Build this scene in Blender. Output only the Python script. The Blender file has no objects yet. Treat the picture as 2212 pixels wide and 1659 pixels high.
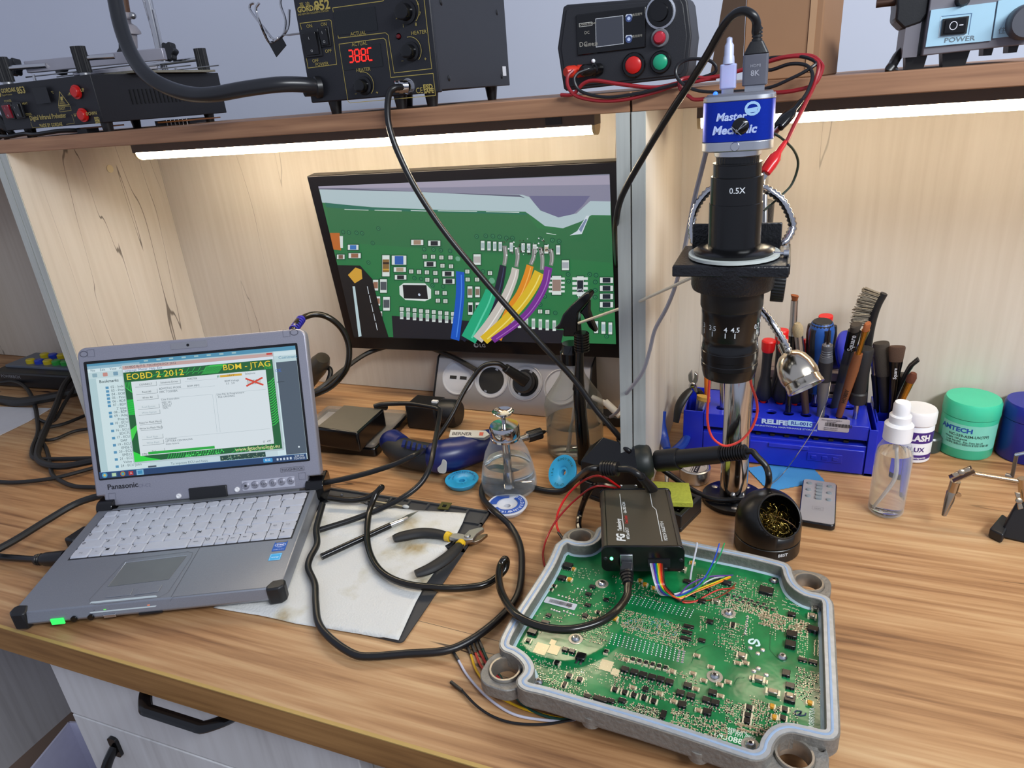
import bpy, bmesh, math, random
from mathutils import Vector, Matrix, Euler
PI = math.pi
sc = bpy.context.scene
COL = sc.collection
# ---------------------------------------------------------------- camera
CH = 0.49746602            # lens height above the worktop (z = 0)
FPX = 1481.589589           # focal length in pixels of the 2212 px wide frame
R = ((0.93380936, 0.07293169, -0.35025855), (0.34963016, -0.39368245, 0.8501605), (-0.075887, -0.91634879, -0.39312347))
cam = bpy.data.cameras.new('camera'); camo = bpy.data.objects.new('camera', cam); COL.objects.link(camo)
cam.sensor_fit = 'HORIZONTAL'; cam.sensor_width = 36; cam.lens = 36 * FPX / 2212
cam.clip_start = 0.02; cam.clip_end = 50
camo.matrix_world = Matrix([[R[i][0], -R[i][1], -R[i][2], (0, 0, CH)[i]] for i in range(3)] + [[0, 0, 0, 1]])
sc.camera = camo
# ---------------------------------------------------------------- light and exposure
sc.view_settings.view_transform = 'Standard'; sc.view_settings.look = 'None'
sc.view_settings.gamma = 1; sc.view_settings.use_curve_mapping = False
sc.view_settings.exposure = 0.0
w = bpy.data.worlds.new('room_light'); sc.world = w; w.use_nodes = True
w.node_tree.nodes['Background'].inputs[0].default_value = (0.72, 0.79, 1.0, 1)
w.node_tree.nodes['Background'].inputs[1].default_value = 0.5
def area(name, loc, aim, sx, sy, power, col):
    l = bpy.data.lights.new(name, 'AREA'); l.shape = 'RECTANGLE'; l.size = sx; l.size_y = sy; l.energy = power; l.color = col
    o = bpy.data.objects.new(name, l); COL.objects.link(o); o.location = loc
    o.rotation_euler = (Vector(aim) - Vector(loc)).to_track_quat('-Z', 'Y').to_euler()
    return o
area('ceiling_lamp', (0.95, -0.10, 1.2), (0.0, 0.7, 0), 1.1, 0.22, 30, (0.93, 0.97, 1.0))
# ---------------------------------------------------------------- picture -> place helpers (2212 x 1659)
def ray(px, py):
    v = ((px - 1106) / FPX, (py - 829.5) / FPX, 1)
    return Vector([sum(R[i][k] * v[k] for k in range(3)) for i in range(3)])
def P(px, py, z=0.0):
    d = ray(px, py); t = (z - CH) / d.z; return Vector((d.x * t, d.y * t, z))
def PY(px, py, y):
    d = ray(px, py); t = y / d.y; return Vector((d.x * t, y, CH + d.z * t))
def PX(px, py, x):
    d = ray(px, py); t = x / d.x; return Vector((x, d.y * t, CH + d.z * t))
# ---------------------------------------------------------------- materials
def L(h):
    if not isinstance(h, str): return (*h[:3], 1)
    c = [int(h[i:i + 2], 16) / 255 for i in (0, 2, 4)]
    return tuple([(x / 12.92 if x <= 0.04045 else ((x + 0.055) / 1.055) ** 2.4) for x in c] + [1])
def newmat(name):
    m = bpy.data.materials.new(name); m.use_nodes = True
    return m, m.node_tree, m.node_tree.nodes['Principled BSDF']
def setin(b, **k):
    for n, v in k.items():
        b.inputs[n.replace('_', ' ')].default_value = v
MATS = {}
def mat(name, h, rough=0.5, metal=0.0, var=0.06, scale=60, bump=0.0, **k):
    """plain material whose colour and gloss vary a little with a noise texture"""
    if name in MATS: return MATS[name]
    m, t, b = newmat(name); N = t.nodes
    c = L(h)
    co = N.new('ShaderNodeTexCoord'); nz = N.new('ShaderNodeTexNoise'); nz.inputs['Scale'].default_value = scale; nz.inputs['Detail'].default_value = 4
    t.links.new(co.outputs['Object'], nz.inputs['Vector'])
    mx = N.new('ShaderNodeMix'); mx.data_type = 'RGBA'
    mx.inputs[6].default_value = (*[x * (1 - var) for x in c[:3]], 1); mx.inputs[7].default_value = (*[min(1, x * (1 + var)) for x in c[:3]], 1)
    t.links.new(nz.outputs[0], mx.inputs[0]); t.links.new(mx.outputs[2], b.inputs['Base Color'])
    setin(b, Roughness=rough, Metallic=metal)
    for n, v in k.items(): b.inputs[n.replace('_', ' ')].default_value = v
    if bump:
        bp = N.new('ShaderNodeBump'); bp.inputs['Strength'].default_value = bump; bp.inputs['Distance'].default_value = 0.001
        t.links.new(nz.outputs[0], bp.inputs['Height']); t.links.new(bp.outputs[0], b.inputs['Normal'])
    MATS[name] = m; return m
def emat(name, h, s=1.0):
    if name in MATS: return MATS[name]
    m, t, b = newmat(name); setin(b, Base_Color=L(h), Roughness=0.4, Emission_Color=L(h), Emission_Strength=s)
    MATS[name] = m; return m
def glass(name, h, rough=0.0, ior=1.45):
    if name in MATS: return MATS[name]
    m, t, b = newmat(name); setin(b, Base_Color=L(h), Roughness=rough, IOR=ior, Transmission_Weight=1.0)
    MATS[name] = m; return m
def clearfilm(name, h, alpha, rough=0.05):
    """thin clear plastic or glass wall: mostly lets the light through, keeps its gloss"""
    if name in MATS: return MATS[name]
    m, t, b = newmat(name); setin(b, Base_Color=L(h), Roughness=rough)
    tr = t.nodes.new('ShaderNodeBsdfTransparent'); tr.inputs[0].default_value = (0.97, 0.97, 0.97, 1)
    lw = t.nodes.new('ShaderNodeLayerWeight'); lw.inputs[0].default_value = 0.35
    mr = t.nodes.new('ShaderNodeMapRange'); mr.inputs[3].default_value = alpha; mr.inputs[4].default_value = min(1, alpha + 0.55)
    ms = t.nodes.new('ShaderNodeMixShader')
    t.links.new(lw.outputs['Facing'], mr.inputs[0]); t.links.new(mr.outputs[0], ms.inputs[0])
    t.links.new(tr.outputs[0], ms.inputs[1]); t.links.new(b.outputs[0], ms.inputs[2])
    t.links.new(ms.outputs[0], t.nodes['Material Output'].inputs[0])
    MATS[name] = m; return m
def colmat(name, emit=0.0, rough=0.45, metal=0.0):
    """flat printed graphics: colour read from the print's own colour layer"""
    if name in MATS: return MATS[name]
    m, t, b = newmat(name); a = t.nodes.new('ShaderNodeVertexColor'); a.layer_name = 'Col'
    t.links.new(a.outputs[0], b.inputs['Base Color']); setin(b, Roughness=rough, Metallic=metal)
    if emit:
        b.inputs['Base Color'].default_value = (0, 0, 0, 1)
        for l in list(b.inputs['Base Color'].links): t.links.remove(l)
        b.inputs['Base Color'].default_value = (0.01, 0.01, 0.01, 1)
        t.links.new(a.outputs[0], b.inputs['Emission Color']); b.inputs['Emission Strength'].default_value = emit
    MATS[name] = m; return m
def wood(name, cols, axis, crack=0.5, rough=0.45, gs=1.0, crackcol='2a1810', crackw=0.012, bias=0.0, cscale=1.0, cmask=0.52, fw=0.45):
    """grain along AXIS: stretched noise through a colour ramp, plus dark hairline cracks"""
    m, t, b = newmat(name); N = t.nodes; K = t.links.new
    co = N.new('ShaderNodeTexCoord')
    def stretched(s, along, scale, detail, dist=0.0, off=0.0):
        mp = N.new('ShaderNodeMapping'); sv = [s, s, s]; sv[axis] = along; mp.inputs['Scale'].default_value = sv; mp.inputs['Location'].default_value = (off, off, off)
        nz = N.new('ShaderNodeTexNoise'); nz.inputs['Scale'].default_value = scale; nz.inputs['Detail'].default_value = detail; nz.inputs['Distortion'].default_value = dist
        K(co.outputs['Object'], mp.inputs[0]); K(mp.outputs[0], nz.inputs['Vector']); return nz.outputs[0]
    big = stretched(6 * gs, 1.2 * gs, 1, 3, 0.8)
    fine = stretched(120 * gs, 5 * gs, 1, 5, 0.3, 3)
    ad = N.new('ShaderNodeMath'); ad.operation = 'MULTIPLY_ADD'; K(fine, ad.inputs[0]); ad.inputs[1].default_value = fw
    mb = N.new('ShaderNodeMath'); mb.operation = 'MULTIPLY'; K(big, mb.inputs[0]); mb.inputs[1].default_value = 1.2 - fw; K(mb.outputs[0], ad.inputs[2])
    ra = N.new('ShaderNodeValToRGB'); K(ad.outputs[0], ra.inputs[0])
    e = ra.color_ramp.elements; n = len(cols)
    for i, c in enumerate(cols):
        p = 0.36 + 0.48 * i / (n - 1)
        el = e[i] if i < 2 else e.new(p); el.position = p; el.color = L(c)
    for i, c in enumerate(cols): e[i].position = 0.36 + 0.48 * i / (n - 1); e[i].color = L(c)
    # cracks: thin iso-lines of a stretched noise, kept only where a mask is high
    cr = stretched(11 * cscale, 0.7 * cscale, 1, 3, 0.25, 7.3)
    s1 = N.new('ShaderNodeMath'); s1.operation = 'SUBTRACT'; K(cr, s1.inputs[0]); s1.inputs[1].default_value = 0.5
    s2 = N.new('ShaderNodeMath'); s2.operation = 'ABSOLUTE'; K(s1.outputs[0], s2.inputs[0])
    mr = N.new('ShaderNodeMapRange'); K(s2.outputs[0], mr.inputs[0]); mr.inputs[1].default_value = crackw * 0.35; mr.inputs[2].default_value = crackw; mr.inputs[3].default_value = 1; mr.inputs[4].default_value = 0
    mk = stretched(5 * cscale, 1.6 * cscale, 1, 2, 0, 1.7)
    m2 = N.new('ShaderNodeMapRange'); K(mk, m2.inputs[0]); m2.inputs[1].default_value = cmask; m2.inputs[2].default_value = cmask + 0.1
    mu = N.new('ShaderNodeMath'); mu.operation = 'MULTIPLY'; K(mr.outputs[0], mu.inputs[0]); K(m2.outputs[0], mu.inputs[1])
    mu2 = N.new('ShaderNodeMath'); mu2.operation = 'MULTIPLY'; K(mu.outputs[0], mu2.inputs[0]); mu2.inputs[1].default_value = crack
    mx = N.new('ShaderNodeMix'); mx.data_type = 'RGBA'; K(mu2.outputs[0], mx.inputs[0]); K(ra.outputs[0], mx.inputs[6]); mx.inputs[7].default_value = L(crackcol)
    K(mx.outputs[2], b.inputs['Base Color']); b.inputs['Roughness'].default_value = rough
    bp = N.new('ShaderNodeBump'); bp.inputs['Strength'].default_value = 0.12; bp.inputs['Distance'].default_value = 0.001; K(ad.outputs[0], bp.inputs['Height']); K(bp.outputs[0], b.inputs['Normal'])
    MATS[name] = m; return m
# ---------------------------------------------------------------- mesh building
def T(x=0, y=0, z=0, rx=0, ry=0, rz=0, s=1):
    return Matrix.Translation((x, y, z)) @ Euler((rx, ry, rz)).to_matrix().to_4x4() @ Matrix.Scale(s, 4)
def along(a, b):
    a, b = Vector(a), Vector(b); d = b - a
    return Matrix.Translation(a) @ d.to_track_quat('Z', 'Y').to_matrix().to_4x4(), d.length
def frame(o, x, y):
    """matrix with origin o, X axis along x, Y axis near y"""
    x = Vector(x).normalized(); z = x.cross(Vector(y)).normalized(); y = z.cross(x)
    m = Matrix((x, y, z)).transposed().to_4x4(); m.translation = Vector(o); return m
def wmat(o):
    return (wmat(o.parent) @ o.matrix_parent_inverse if o.parent else Matrix.Identity(4)) @ o.matrix_basis
class MB:
    def __init__(s): s.v = []; s.f = []; s.mi = []; s.c = []
    def add(s, vs, fs, M=None, mi=0, col=None):
        o = len(s.v)
        s.v += [tuple(M @ Vector(p)) for p in vs] if M else [tuple(p) for p in vs]
        for f in fs: s.f.append([i + o for i in f]); s.mi.append(mi); s.c.append(col)
        return s
    def box(s, c, d, M=None, mi=0, col=None):
        x, y, z = [q / 2 for q in d]; X, Y, Z = c
        vs = [(X + i * x, Y + j * y, Z + k * z) for k in (-1, 1) for j in (-1, 1) for i in (-1, 1)]
        return s.add(vs, [(0, 2, 3, 1), (4, 5, 7, 6), (0, 1, 5, 4), (2, 6, 7, 3), (0, 4, 6, 2), (1, 3, 7, 5)], M, mi, col)
    def prism(s, poly, z0, z1, M=None, mi=0, top=None, col=None):
        n = len(poly); top = top or poly
        vs = [(p[0], p[1], z0) for p in poly] + [(p[0], p[1], z1) for p in top]
        return s.add(vs, [list(range(n))[::-1], list(range(n, 2 * n))] + [(i, (i + 1) % n, n + (i + 1) % n, n + i) for i in range(n)], M, mi, col)
    def lathe(s, prof, M=None, seg=28, mi=0, a0=0.0, a1=2 * PI, col=None, sx=1.0, sy=1.0):
        full = abs(a1 - a0 - 2 * PI) < 1e-6; n = seg if full else seg + 1; vs = []; idx = []
        for r, z in prof:
            if r < 1e-7: idx.append([len(vs)] * n); vs.append((0, 0, z)); continue
            idx.append(list(range(len(vs), len(vs) + n)))
            for k in range(n):
                a = a0 + (a1 - a0) * k / seg; vs.append((r * math.cos(a) * sx, r * math.sin(a) * sy, z))
        fs = []
        for i in range(len(prof) - 1):
            A, B = idx[i], idx[i + 1]
            for k in range(n if full else n - 1):
                l = (k + 1) % n; q = [A[k], A[l], B[l], B[k]]; q = [x for j, x in enumerate(q) if x not in q[:j]]
                if len(q) > 2: fs.append(q)
        return s.add(vs, fs, M, mi, col)
    def cyl(s, a, b, r0, r1=None, seg=20, mi=0, M=None, col=None):
        m, l = along(a, b); r1 = r0 if r1 is None else r1
        if M: m = M @ m
        return s.lathe([(0, 0), (r0, 0), (r1, l), (0, l)], m, seg, mi, col=col)
    def sphere(s, c, r, M=None, seg=16, mi=0, sc_=(1, 1, 1), col=None):
        n = max(6, seg // 2); m = Matrix.Translation(c) @ Matrix.Diagonal((*sc_, 1))
        if M: m = M @ m
        return s.lathe([(r * math.sin(PI * i / n), -r * math.cos(PI * i / n)) for i in range(n + 1)], m, seg, mi, col=col)
    def tube(s, pts, r, seg=8, mi=0, M=None, flat=None, caps=True, col=None):
        pts = [Vector(p) for p in pts]; n = len(pts); rs = r if isinstance(r, (list, tuple)) else [r] * n
        u = None; vs = []; fs = []
        for i, p in enumerate(pts):
            t = (pts[min(i + 1, n - 1)] - pts[max(i - 1, 0)])
            if t.length < 1e-9: t = Vector((0, 0, 1))
            t.normalize()
            if u is None:
                u = Vector((0, 0, 1)) if abs(t.z) < 0.9 else Vector((1, 0, 0))
            u = (u - t * u.dot(t)); u.normalize(); w_ = t.cross(u)
            fx, fy = flat if flat else (1, 1)
            for k in range(seg):
                a = 2 * PI * k / seg; vs.append(p + (w_ * math.cos(a) * fx + u * math.sin(a) * fy) * rs[i])
        for i in range(n - 1):
            for k in range(seg):
                l = (k + 1) % seg; fs.append((i * seg + k, i * seg + l, (i + 1) * seg + l, (i + 1) * seg + k))
        if caps: fs += [list(range(seg))[::-1], list(range((n - 1) * seg, n * seg))]
        return s.add(vs, fs, M, mi, col)
    def build(s, name, m, parent=None, bev=0.0, bseg=2, ang=38, label=None, sub=0, M=None, kind=None, raw=False, world=False):
        me = bpy.data.meshes.new(name); me.from_pydata(s.v, [], s.f); ms = m if isinstance(m, (list, tuple)) else [m]
        for q in ms: me.materials.append(q)
        me.polygons.foreach_set('material_index', s.mi)
        if any(c is not None for c in s.c):
            ca = me.color_attributes.new('Col', 'FLOAT_COLOR', 'CORNER'); vals = []
            for p, c in zip(me.polygons, s.c): vals += list(c or (0, 0, 0, 1)) * p.loop_total
            ca.data.foreach_set('color', vals)
        if not raw:
            bm = bmesh.new(); bm.from_mesh(me); bmesh.ops.recalc_face_normals(bm, faces=bm.faces); bm.to_mesh(me); bm.free()
            me.polygons.foreach_set('use_smooth', [True] * len(me.polygons)); me.set_sharp_from_angle(angle=math.radians(ang))
        me.update()
        o = bpy.data.objects.new(name, me); COL.objects.link(o)
        if parent: o.parent = parent
        elif not M and s.v:
            lo = [min(v[i] for v in s.v) for i in range(3)]; hi = [max(v[i] for v in s.v) for i in range(3)]
            c = Vector(((lo[0] + hi[0]) / 2, (lo[1] + hi[1]) / 2, lo[2])); me.transform(Matrix.Translation(-c)); o.location = c
        if M: o.matrix_basis = M
        if world and parent: o.matrix_parent_inverse = wmat(parent).inverted()
        if bev:
            q = o.modifiers.new('bevel', 'BEVEL'); q.width = bev; q.segments = bseg; q.limit_method = 'ANGLE'; q.angle_limit = math.radians(40); q.harden_normals = False
        if sub:
            q = o.modifiers.new('sub', 'SUBSURF'); q.levels = sub; q.render_levels = sub
        if label: o['label'] = label
        if kind: o['kind'] = kind
        return o
def VF(y):
    """upright plane at depth y: local x = x, local y = height, local z towards the viewer"""
    return Matrix(((1, 0, 0, 0), (0, 0, -1, y), (0, 1, 0, 0), (0, 0, 0, 1)))
def thing(name, label, cat, loc=(0, 0, 0), rz=0.0, group=None, rot=None):
    o = bpy.data.objects.new(name, None); COL.objects.link(o); o.empty_display_size = 0.02
    o.location = loc; o.rotation_euler = rot if rot else (0, 0, rz); o['label'] = label; o['category'] = cat
    if group: o['group'] = group
    return o
def tag(o, label, cat, group=None, kind=None):
    o['label'] = label; o['category'] = cat
    if group: o['group'] = group
    if kind: o['kind'] = kind
    return o
def dup(root, loc=None, rz=None, label=None, M=None):
    r = root.copy(); COL.objects.link(r)
    if loc is not None: r.location = loc
    if rz is not None: r.rotation_euler = (0, 0, rz)
    if M: r.matrix_world = M
    if label: r['label'] = label
    def rec(a, b):
        for ch in [c for c in KIDS.get(a.name, [])]:
            d = ch.copy(); COL.objects.link(d); d.parent = b; rec(ch, d)
    KIDS = {}
    for o in bpy.data.objects:
        if o.parent: KIDS.setdefault(o.parent.name, []).append(o)
    rec(root, r); return r
def smooth(pts, n=8):
    """Catmull-Rom through the points"""
    p = [Vector(q) for q in pts]; p = [2 * p[0] - p[1]] + p + [2 * p[-1] - p[-2]]; out = []
    for i in range(1, len(p) - 2):
        a, b, c, d = p[i - 1:i + 3]
        for k in range(n):
            t = k / n; out.append(0.5 * ((2 * b) + (c - a) * t + (2 * a - 5 * b + 4 * c - d) * t * t + (3 * b - a - 3 * c + d) * t ** 3))
    out.append(p[-2]); return out
def rrect(w_, h_, r, seg=4, cx=0.0, cy=0.0):
    r = min(r, w_ / 2 - 1e-6, h_ / 2 - 1e-6); out = []
    for qx, qy, a in ((1, -1, -PI / 2), (1, 1, 0), (-1, 1, PI / 2), (-1, -1, PI)):
        for k in range(seg + 1):
            t = a + PI / 2 * k / seg; out.append((cx + qx * (w_ / 2 - r) + r * math.cos(t), cy + qy * (h_ / 2 - r) + r * math.sin(t)))
    return out
def ngon(r, n, a0=0.0, cx=0.0, cy=0.0):
    return [(cx + r * math.cos(a0 + 2 * PI * k / n), cy + r * math.sin(a0 + 2 * PI * k / n)) for k in range(n)]
# ---------------------------------------------------------------- lettering
_G = {}
def glyphs(s, res=2, off=0.0):
    k = (s, res, off)
    if k not in _G:
        cu = bpy.data.curves.new('t', 'FONT'); cu.body = s; cu.size = 1; cu.resolution_u = res; cu.offset = off; cu.fill_mode = 'FRONT'
        o = bpy.data.objects.new('t', cu); COL.objects.link(o); bpy.context.view_layer.update()
        me = o.to_mesh(); vs = [tuple(v.co) for v in me.vertices]; fs = [tuple(p.vertices) for p in me.polygons]; o.to_mesh_clear()
        bpy.data.objects.remove(o); bpy.data.curves.remove(cu)
        if vs:
            x0 = min(v[0] for v in vs); x1 = max(v[0] for v in vs)
        else: x0 = x1 = 0
        _G[k] = ([(v[0] - x0, v[1]) for v in vs], fs, x1 - x0)
    return _G[k]
class Canvas(MB):
    """flat print: shapes laid over one another in thin layers, y up, colours in the print's colour layer"""
    def __init__(s, dz=0.00004): super().__init__(); s.z = 0; s.dz = dz
    def poly(s, pts, c):
        s.z += s.dz; return s.add([(p[0], p[1], s.z) for p in pts], [list(range(len(pts)))], col=L(c))
    def rect(s, x, y, w_, h_, c, r=0):
        return s.poly(rrect(w_, h_, r, 4, x + w_ / 2, y + h_ / 2) if r else [(x, y), (x + w_, y), (x + w_, y + h_), (x, y + h_)], c)
    def disc(s, x, y, r, c, n=16): return s.poly(ngon(r, n, 0, x, y), c)
    def line(s, pts, wd, c, closed=False):
        s.z += s.dz; n = len(pts); vs = []; fs = []
        for i, p in enumerate(pts):
            a = pts[(i - 1) % n] if (i or closed) else p; b = pts[(i + 1) % n] if (i < n - 1 or closed) else p
            d1 = Vector((p[0] - a[0], p[1] - a[1])); d2 = Vector((b[0] - p[0], b[1] - p[1]))
            if d1.length: d1.normalize()
            if d2.length: d2.normalize()
            d = d1 + d2
            d = d.normalized() if d.length > 1e-6 else d1
            k = wd / 2 / max(0.4, abs(d.dot(d2 if d2.length else d1)))
            vs += [(p[0] - d.y * k, p[1] + d.x * k, s.z), (p[0] + d.y * k, p[1] - d.x * k, s.z)]
        for i in range(n if closed else n - 1):
            j = (i + 1) % n; fs.append((2 * i, 2 * i + 1, 2 * j + 1, 2 * j))
        return s.add(vs, fs, col=L(c))
    def text(s, t, x, y, size, c, wd=1.0, align='l', rot=0.0, shear=0.0, bold=0.0):
        g, fs, w0 = glyphs(t, 2, bold); s.z += s.dz; ox = {'l': 0, 'c': -w0 / 2, 'r': -w0}[align]; cr, sr = math.cos(rot), math.sin(rot); vs = []
        for a, b in g:
            a = (a + ox + b * shear) * size * wd; b = b * size; vs.append((x + a * cr - b * sr, y + a * sr + b * cr, s.z))
        if vs: s.add(vs, fs, col=L(c))
        return s
    def print(s, name, parent, M, m=None, label=None, world=False):
        me = MB.build(s, name, m or colmat('printed_graphics'), parent, raw=True, M=M, label=label, world=world)
        return me
def lettering(t, parent, M, size, m, wd=1.0, align='c', name='lettering', off=0.0, shear=0.0):
    g, fs, w0 = glyphs(t, 2, off); ox = {'l': 0, 'c': -w0 / 2, 'r': -w0}[align]
    b = MB().add([((a + ox + q * shear) * size * wd, q * size, 0) for a, q in g], fs)
    return b.build(name, m, parent, M=M, raw=True)
def onp(M, px, py, z=0.0):
    """where the line of sight of a photograph pixel meets plane z of the frame M"""
    Mi = M.inverted(); a = Mi @ Vector((0, 0, CH)); d = Mi.to_3x3() @ ray(px, py); t = (z - a.z) / d.z
    return (a.x + d.x * t, a.y + d.y * t)
# common materials
BLACK = mat('black_plastic', '17181b', 0.42, bump=0.05, scale=900)
BLACKG = mat('glossy_black_plastic', '0b0b0d', 0.16)
RUBBER = mat('black_rubber', '121214', 0.35)
CHROME = mat('chrome', 'c8c8ca', 0.12, 1.0)
STEEL = mat('brushed_steel', 'a9a9aa', 0.35, 1.0, bump=0.05)
ALU = mat('silver_metal', 'c9ccd2', 0.32, 1.0)
WHITEP = mat('white_plastic', 'e6e6e8', 0.35)
# ================================================================= the setting
WALLY = 1.016; SZ0, SZ1 = 0.4675, 0.4865; SF = 0.743
bench_wood = wood('worktop_wood', ['5f3e2a', '936a46', 'ae845b', 'bf9a70', 'cbaa83'], 0, crack=0.95, rough=0.42, gs=1.25, cmask=0.50, crackw=0.004, fw=0.62)
edge_wood = wood('worktop_edge', ['5f3f22', '8a6236', 'a57a48', 'b98c58'], 0, crack=0.1, rough=0.5, gs=1.2)
shelf_wood = wood('shelf_wood', ['6e4b35', '9a7052', 'b68a66', 'c69b75'], 0, crack=0.25, rough=0.55, gs=1.1)
pale = wood('pale_board', ['b9b0a3', 'c5bdb1', 'cdc6bb', 'd3cdc4'], 2, crack=0.8, rough=0.5, gs=0.8, crackcol='4a4038', crackw=0.0018, cmask=0.45)
pale_edge = wood('pale_edge_band', ['a9aca6', 'bcc0ba', 'c6cac4'], 2, crack=0.2, rough=0.5, gs=2.0)
whitewood = wood('white_front_board', ['b5b3b3', 'cbcaca', 'd5d5d6', 'dcdcde'], 2, crack=0.6, rough=0.5, gs=0.7, crackcol='4d4a48', crackw=0.006)
def structure(o): o['kind'] = 'structure'; return o
structure(MB().box((0, 1.36, 1.2), (8, 0.1, 4.2)).build('wall_back', mat('painted_wall', 'cdd2e0', 0.8, scale=3, var=0.04, bump=0.02)))
structure(MB().box((0, 0, -0.90), (8, 5, 0.06)).build('floor', mat('floor_tile', '8a7464', 0.55, scale=8, var=0.15)))
# worktop
t = thing('worktop', 'long wood-look worktop carrying the laptop, the open control unit and the tools', 'worktop', (-0.55, 0.34, -0.0375))
MB().box((0, 0.345, 0.01875), (2.9, 0.69, 0.0365)).build('top_board', bench_wood, t)
b = MB(); Mx = T(0, 0, 0)
b.box((0, -0.0006, 0.0182), (2.9, 0.0014, 0.0355)); b.build('edge_band', edge_wood, t)
MB().box((0, -0.0002, 0.0366), (2.9, 0.0035, 0.0012)).build('edge_strip', mat('edge_strip', 'b39455', 0.5), t, label='thin pale strip along the upper edge')
# hutch units
def hutch(x0, x1, label, sides):
    t = thing('shelf_unit', label, 'shelf unit', ((x0 + x1) / 2, WALLY, 0)); cx = (x0 + x1) / 2; wd = x1 - x0
    MB().box((0, 0.008, 0.234), (wd - 0.001, 0.016, 0.467)).build('back_panel', pale, t)
    for sd in sides:
        xx = (x0 + 0.0076 if sd < 0 else x1 - 0.0076) - cx
        b = MB().box((xx, (SF + WALLY) / 2 - WALLY, 0.234), (0.0145, WALLY - SF - 0.001, 0.467))
        o = b.build('side_panel', pale, t)
        MB().box((xx, SF - WALLY - 0.0005, 0.234), (0.0145, 0.0012, 0.467)).build('edge_band', pale_edge, o)
    o = MB().box((0, (SF + WALLY) / 2 - WALLY + 0.02, (SZ0 + SZ1) / 2), (wd - 0.001, WALLY - SF + 0.04, SZ1 - SZ0)).build('shelf_board', shelf_wood, t, bev=0.001)
    return t
hl = hutch(-1.78, -1.106, 'unlit grey end of the shelf unit at far left behind the laptop', (-1, 1))
hm = hutch(-1.105, -0.152, 'middle section of the raised shelf with the monitor under its light strip', (-1, 1))
hr = hutch(-0.151, 0.62, 'right section of the raised shelf behind the blue tool rack', (-1, 1))
MB().lathe([(0, 0), (0.0065, 0), (0.0065, 0.0008), (0, 0.0012)], T(-0.0076 - 0.0006 - 0.952 / 2 + 0.0158, 0, 0)).build('cover_cap', mat('cover_cap', 'd9cfae', 0.5), hm, M=T(-0.4765 + 0.0152, PX(237, 364, -1.09).y - WALLY, PX(237, 364, -1.09).z, 0, PI / 2, 0) @ T(0.4765 - 0.0076, 0, 0))
# LED strips: half-round profile under the shelf
def ledbar(x0, x1, y, label, sw, pw):
    t = thing('led_light_bar', label, 'light', ((x0 + x1) / 2, y, SZ0 - 0.0005), group='light bars under the shelf'); h = (x1 - x0) / 2
    MB().box((0, 0, -0.0075), (2 * h, 0.03, 0.015)).build('housing', mat('bar_housing', '5b5048', 0.5, 0.3), t)
    prof = [(0.0125 * math.sin(a), -0.015 - 0.0115 * math.cos(a)) for a in [PI * (-0.5 + k / 10) for k in range(11)]]
    poly = [(p[0], p[1]) for p in prof]
    M = Matrix(((0, 0, 1, 0), (1, 0, 0, 0), (0, 1, 0, 0), (0, 0, 0, 1)))
    MB().prism(poly, -h + 0.004, h - 0.004, M).build('diffuser', emat('led_diffuser_%d' % pw, 'ffeccb', pw), t, ang=60)
    for sx in (-1, 1):
        MB().prism([(p[0] * 1.1, p[1] - (0.0008 if p[1] < -0.016 else 0)) for p in poly] , -0.002, 0.002, T(sx * (h - 0.002), 0, 0) @ M).build('end_cap', mat('bar_end', 'c9b488', 0.4), t)
    if sw:
        MB().box((h - 0.05, -0.0155, -0.0078), (0.02, 0.002, 0.008)).build('switch', BLACK, t)
    return t
ledbar(-0.952, -0.215, 0.858, 'lit warm light bar under the middle shelf above the monitor', True, 31)
ledbar(-0.098, 0.45, 0.862, 'lit warm light bar under the right shelf behind the microscope', False, 20)
# base cabinet below the worktop
t = thing('base_cabinet', 'white-board cabinet with black bow handles under the worktop', 'cabinet', (-0.545, 0.37, -0.87)); 
MB().box((0, 0.28, 0.414), (0.42, 0.54, 0.825)).build('body', pale, t)
def bow(M, name_parent, ln, proud):
    pts = []
    for k in range(25):
        u = k / 24; a = u * ln - ln / 2; e = min(u, 1 - u) * ln
        d = proud * min(1, (e / (0.2 * ln))) ** 0.6 if e > 0.0001 else 0
        pts.append((a, -max(0.003, d), 0 + 0.0))
    b = MB().tube(smooth(pts, 2), 0.0055, 10, flat=(1.25, 0.8))
    for sx in (-1, 1): b.prism([(sx * ln / 2 + q[0], q[1]) for q in rrect(0.03, 0.014, 0.005)], 0, 0.004, T(0, 0, 0, PI / 2, 0, 0))
    return b.build('handle', BLACKG, name_parent, M=M)
dr = MB().box((0, 0, 0), (0.418, 0.018, 0.109)).build('drawer_front', whitewood, t, bev=0.0012, M=T(0, -0.001, 0.87 - 0.0935))
bow(T(0.018, -0.009, 0.0455), dr, 0.122, 0.03)
dd = MB().box((0, 0, 0), (0.418, 0.018, 0.66)).build('door_front', whitewood, t, bev=0.0012, M=T(0, -0.001, 0.87 - 0.1505 - 0.33))
bow(T(-0.148, -0.009, 0.232, 0, PI / 2, 0), dd, 0.135, 0.03)
t = thing('side_cabinet', 'grey-white board side of the next cabinet beyond the knee space', 'cabinet', (-1.80, 0.66, -0.87))
MB().box((0, 0, 0.41), (0.40, 0.62, 0.82)).build('body', whitewood, t)
t2 = thing('kick_panel', 'grey gap between two cabinets below the worktop edge', 'panel', (-0.2, 0.5, -0.87))
MB().box((0, 0, 0.41), (0.26, 0.2, 0.82)).build('board', mat('grey_carcass', '8c8b8e', 0.5), t2)
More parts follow.
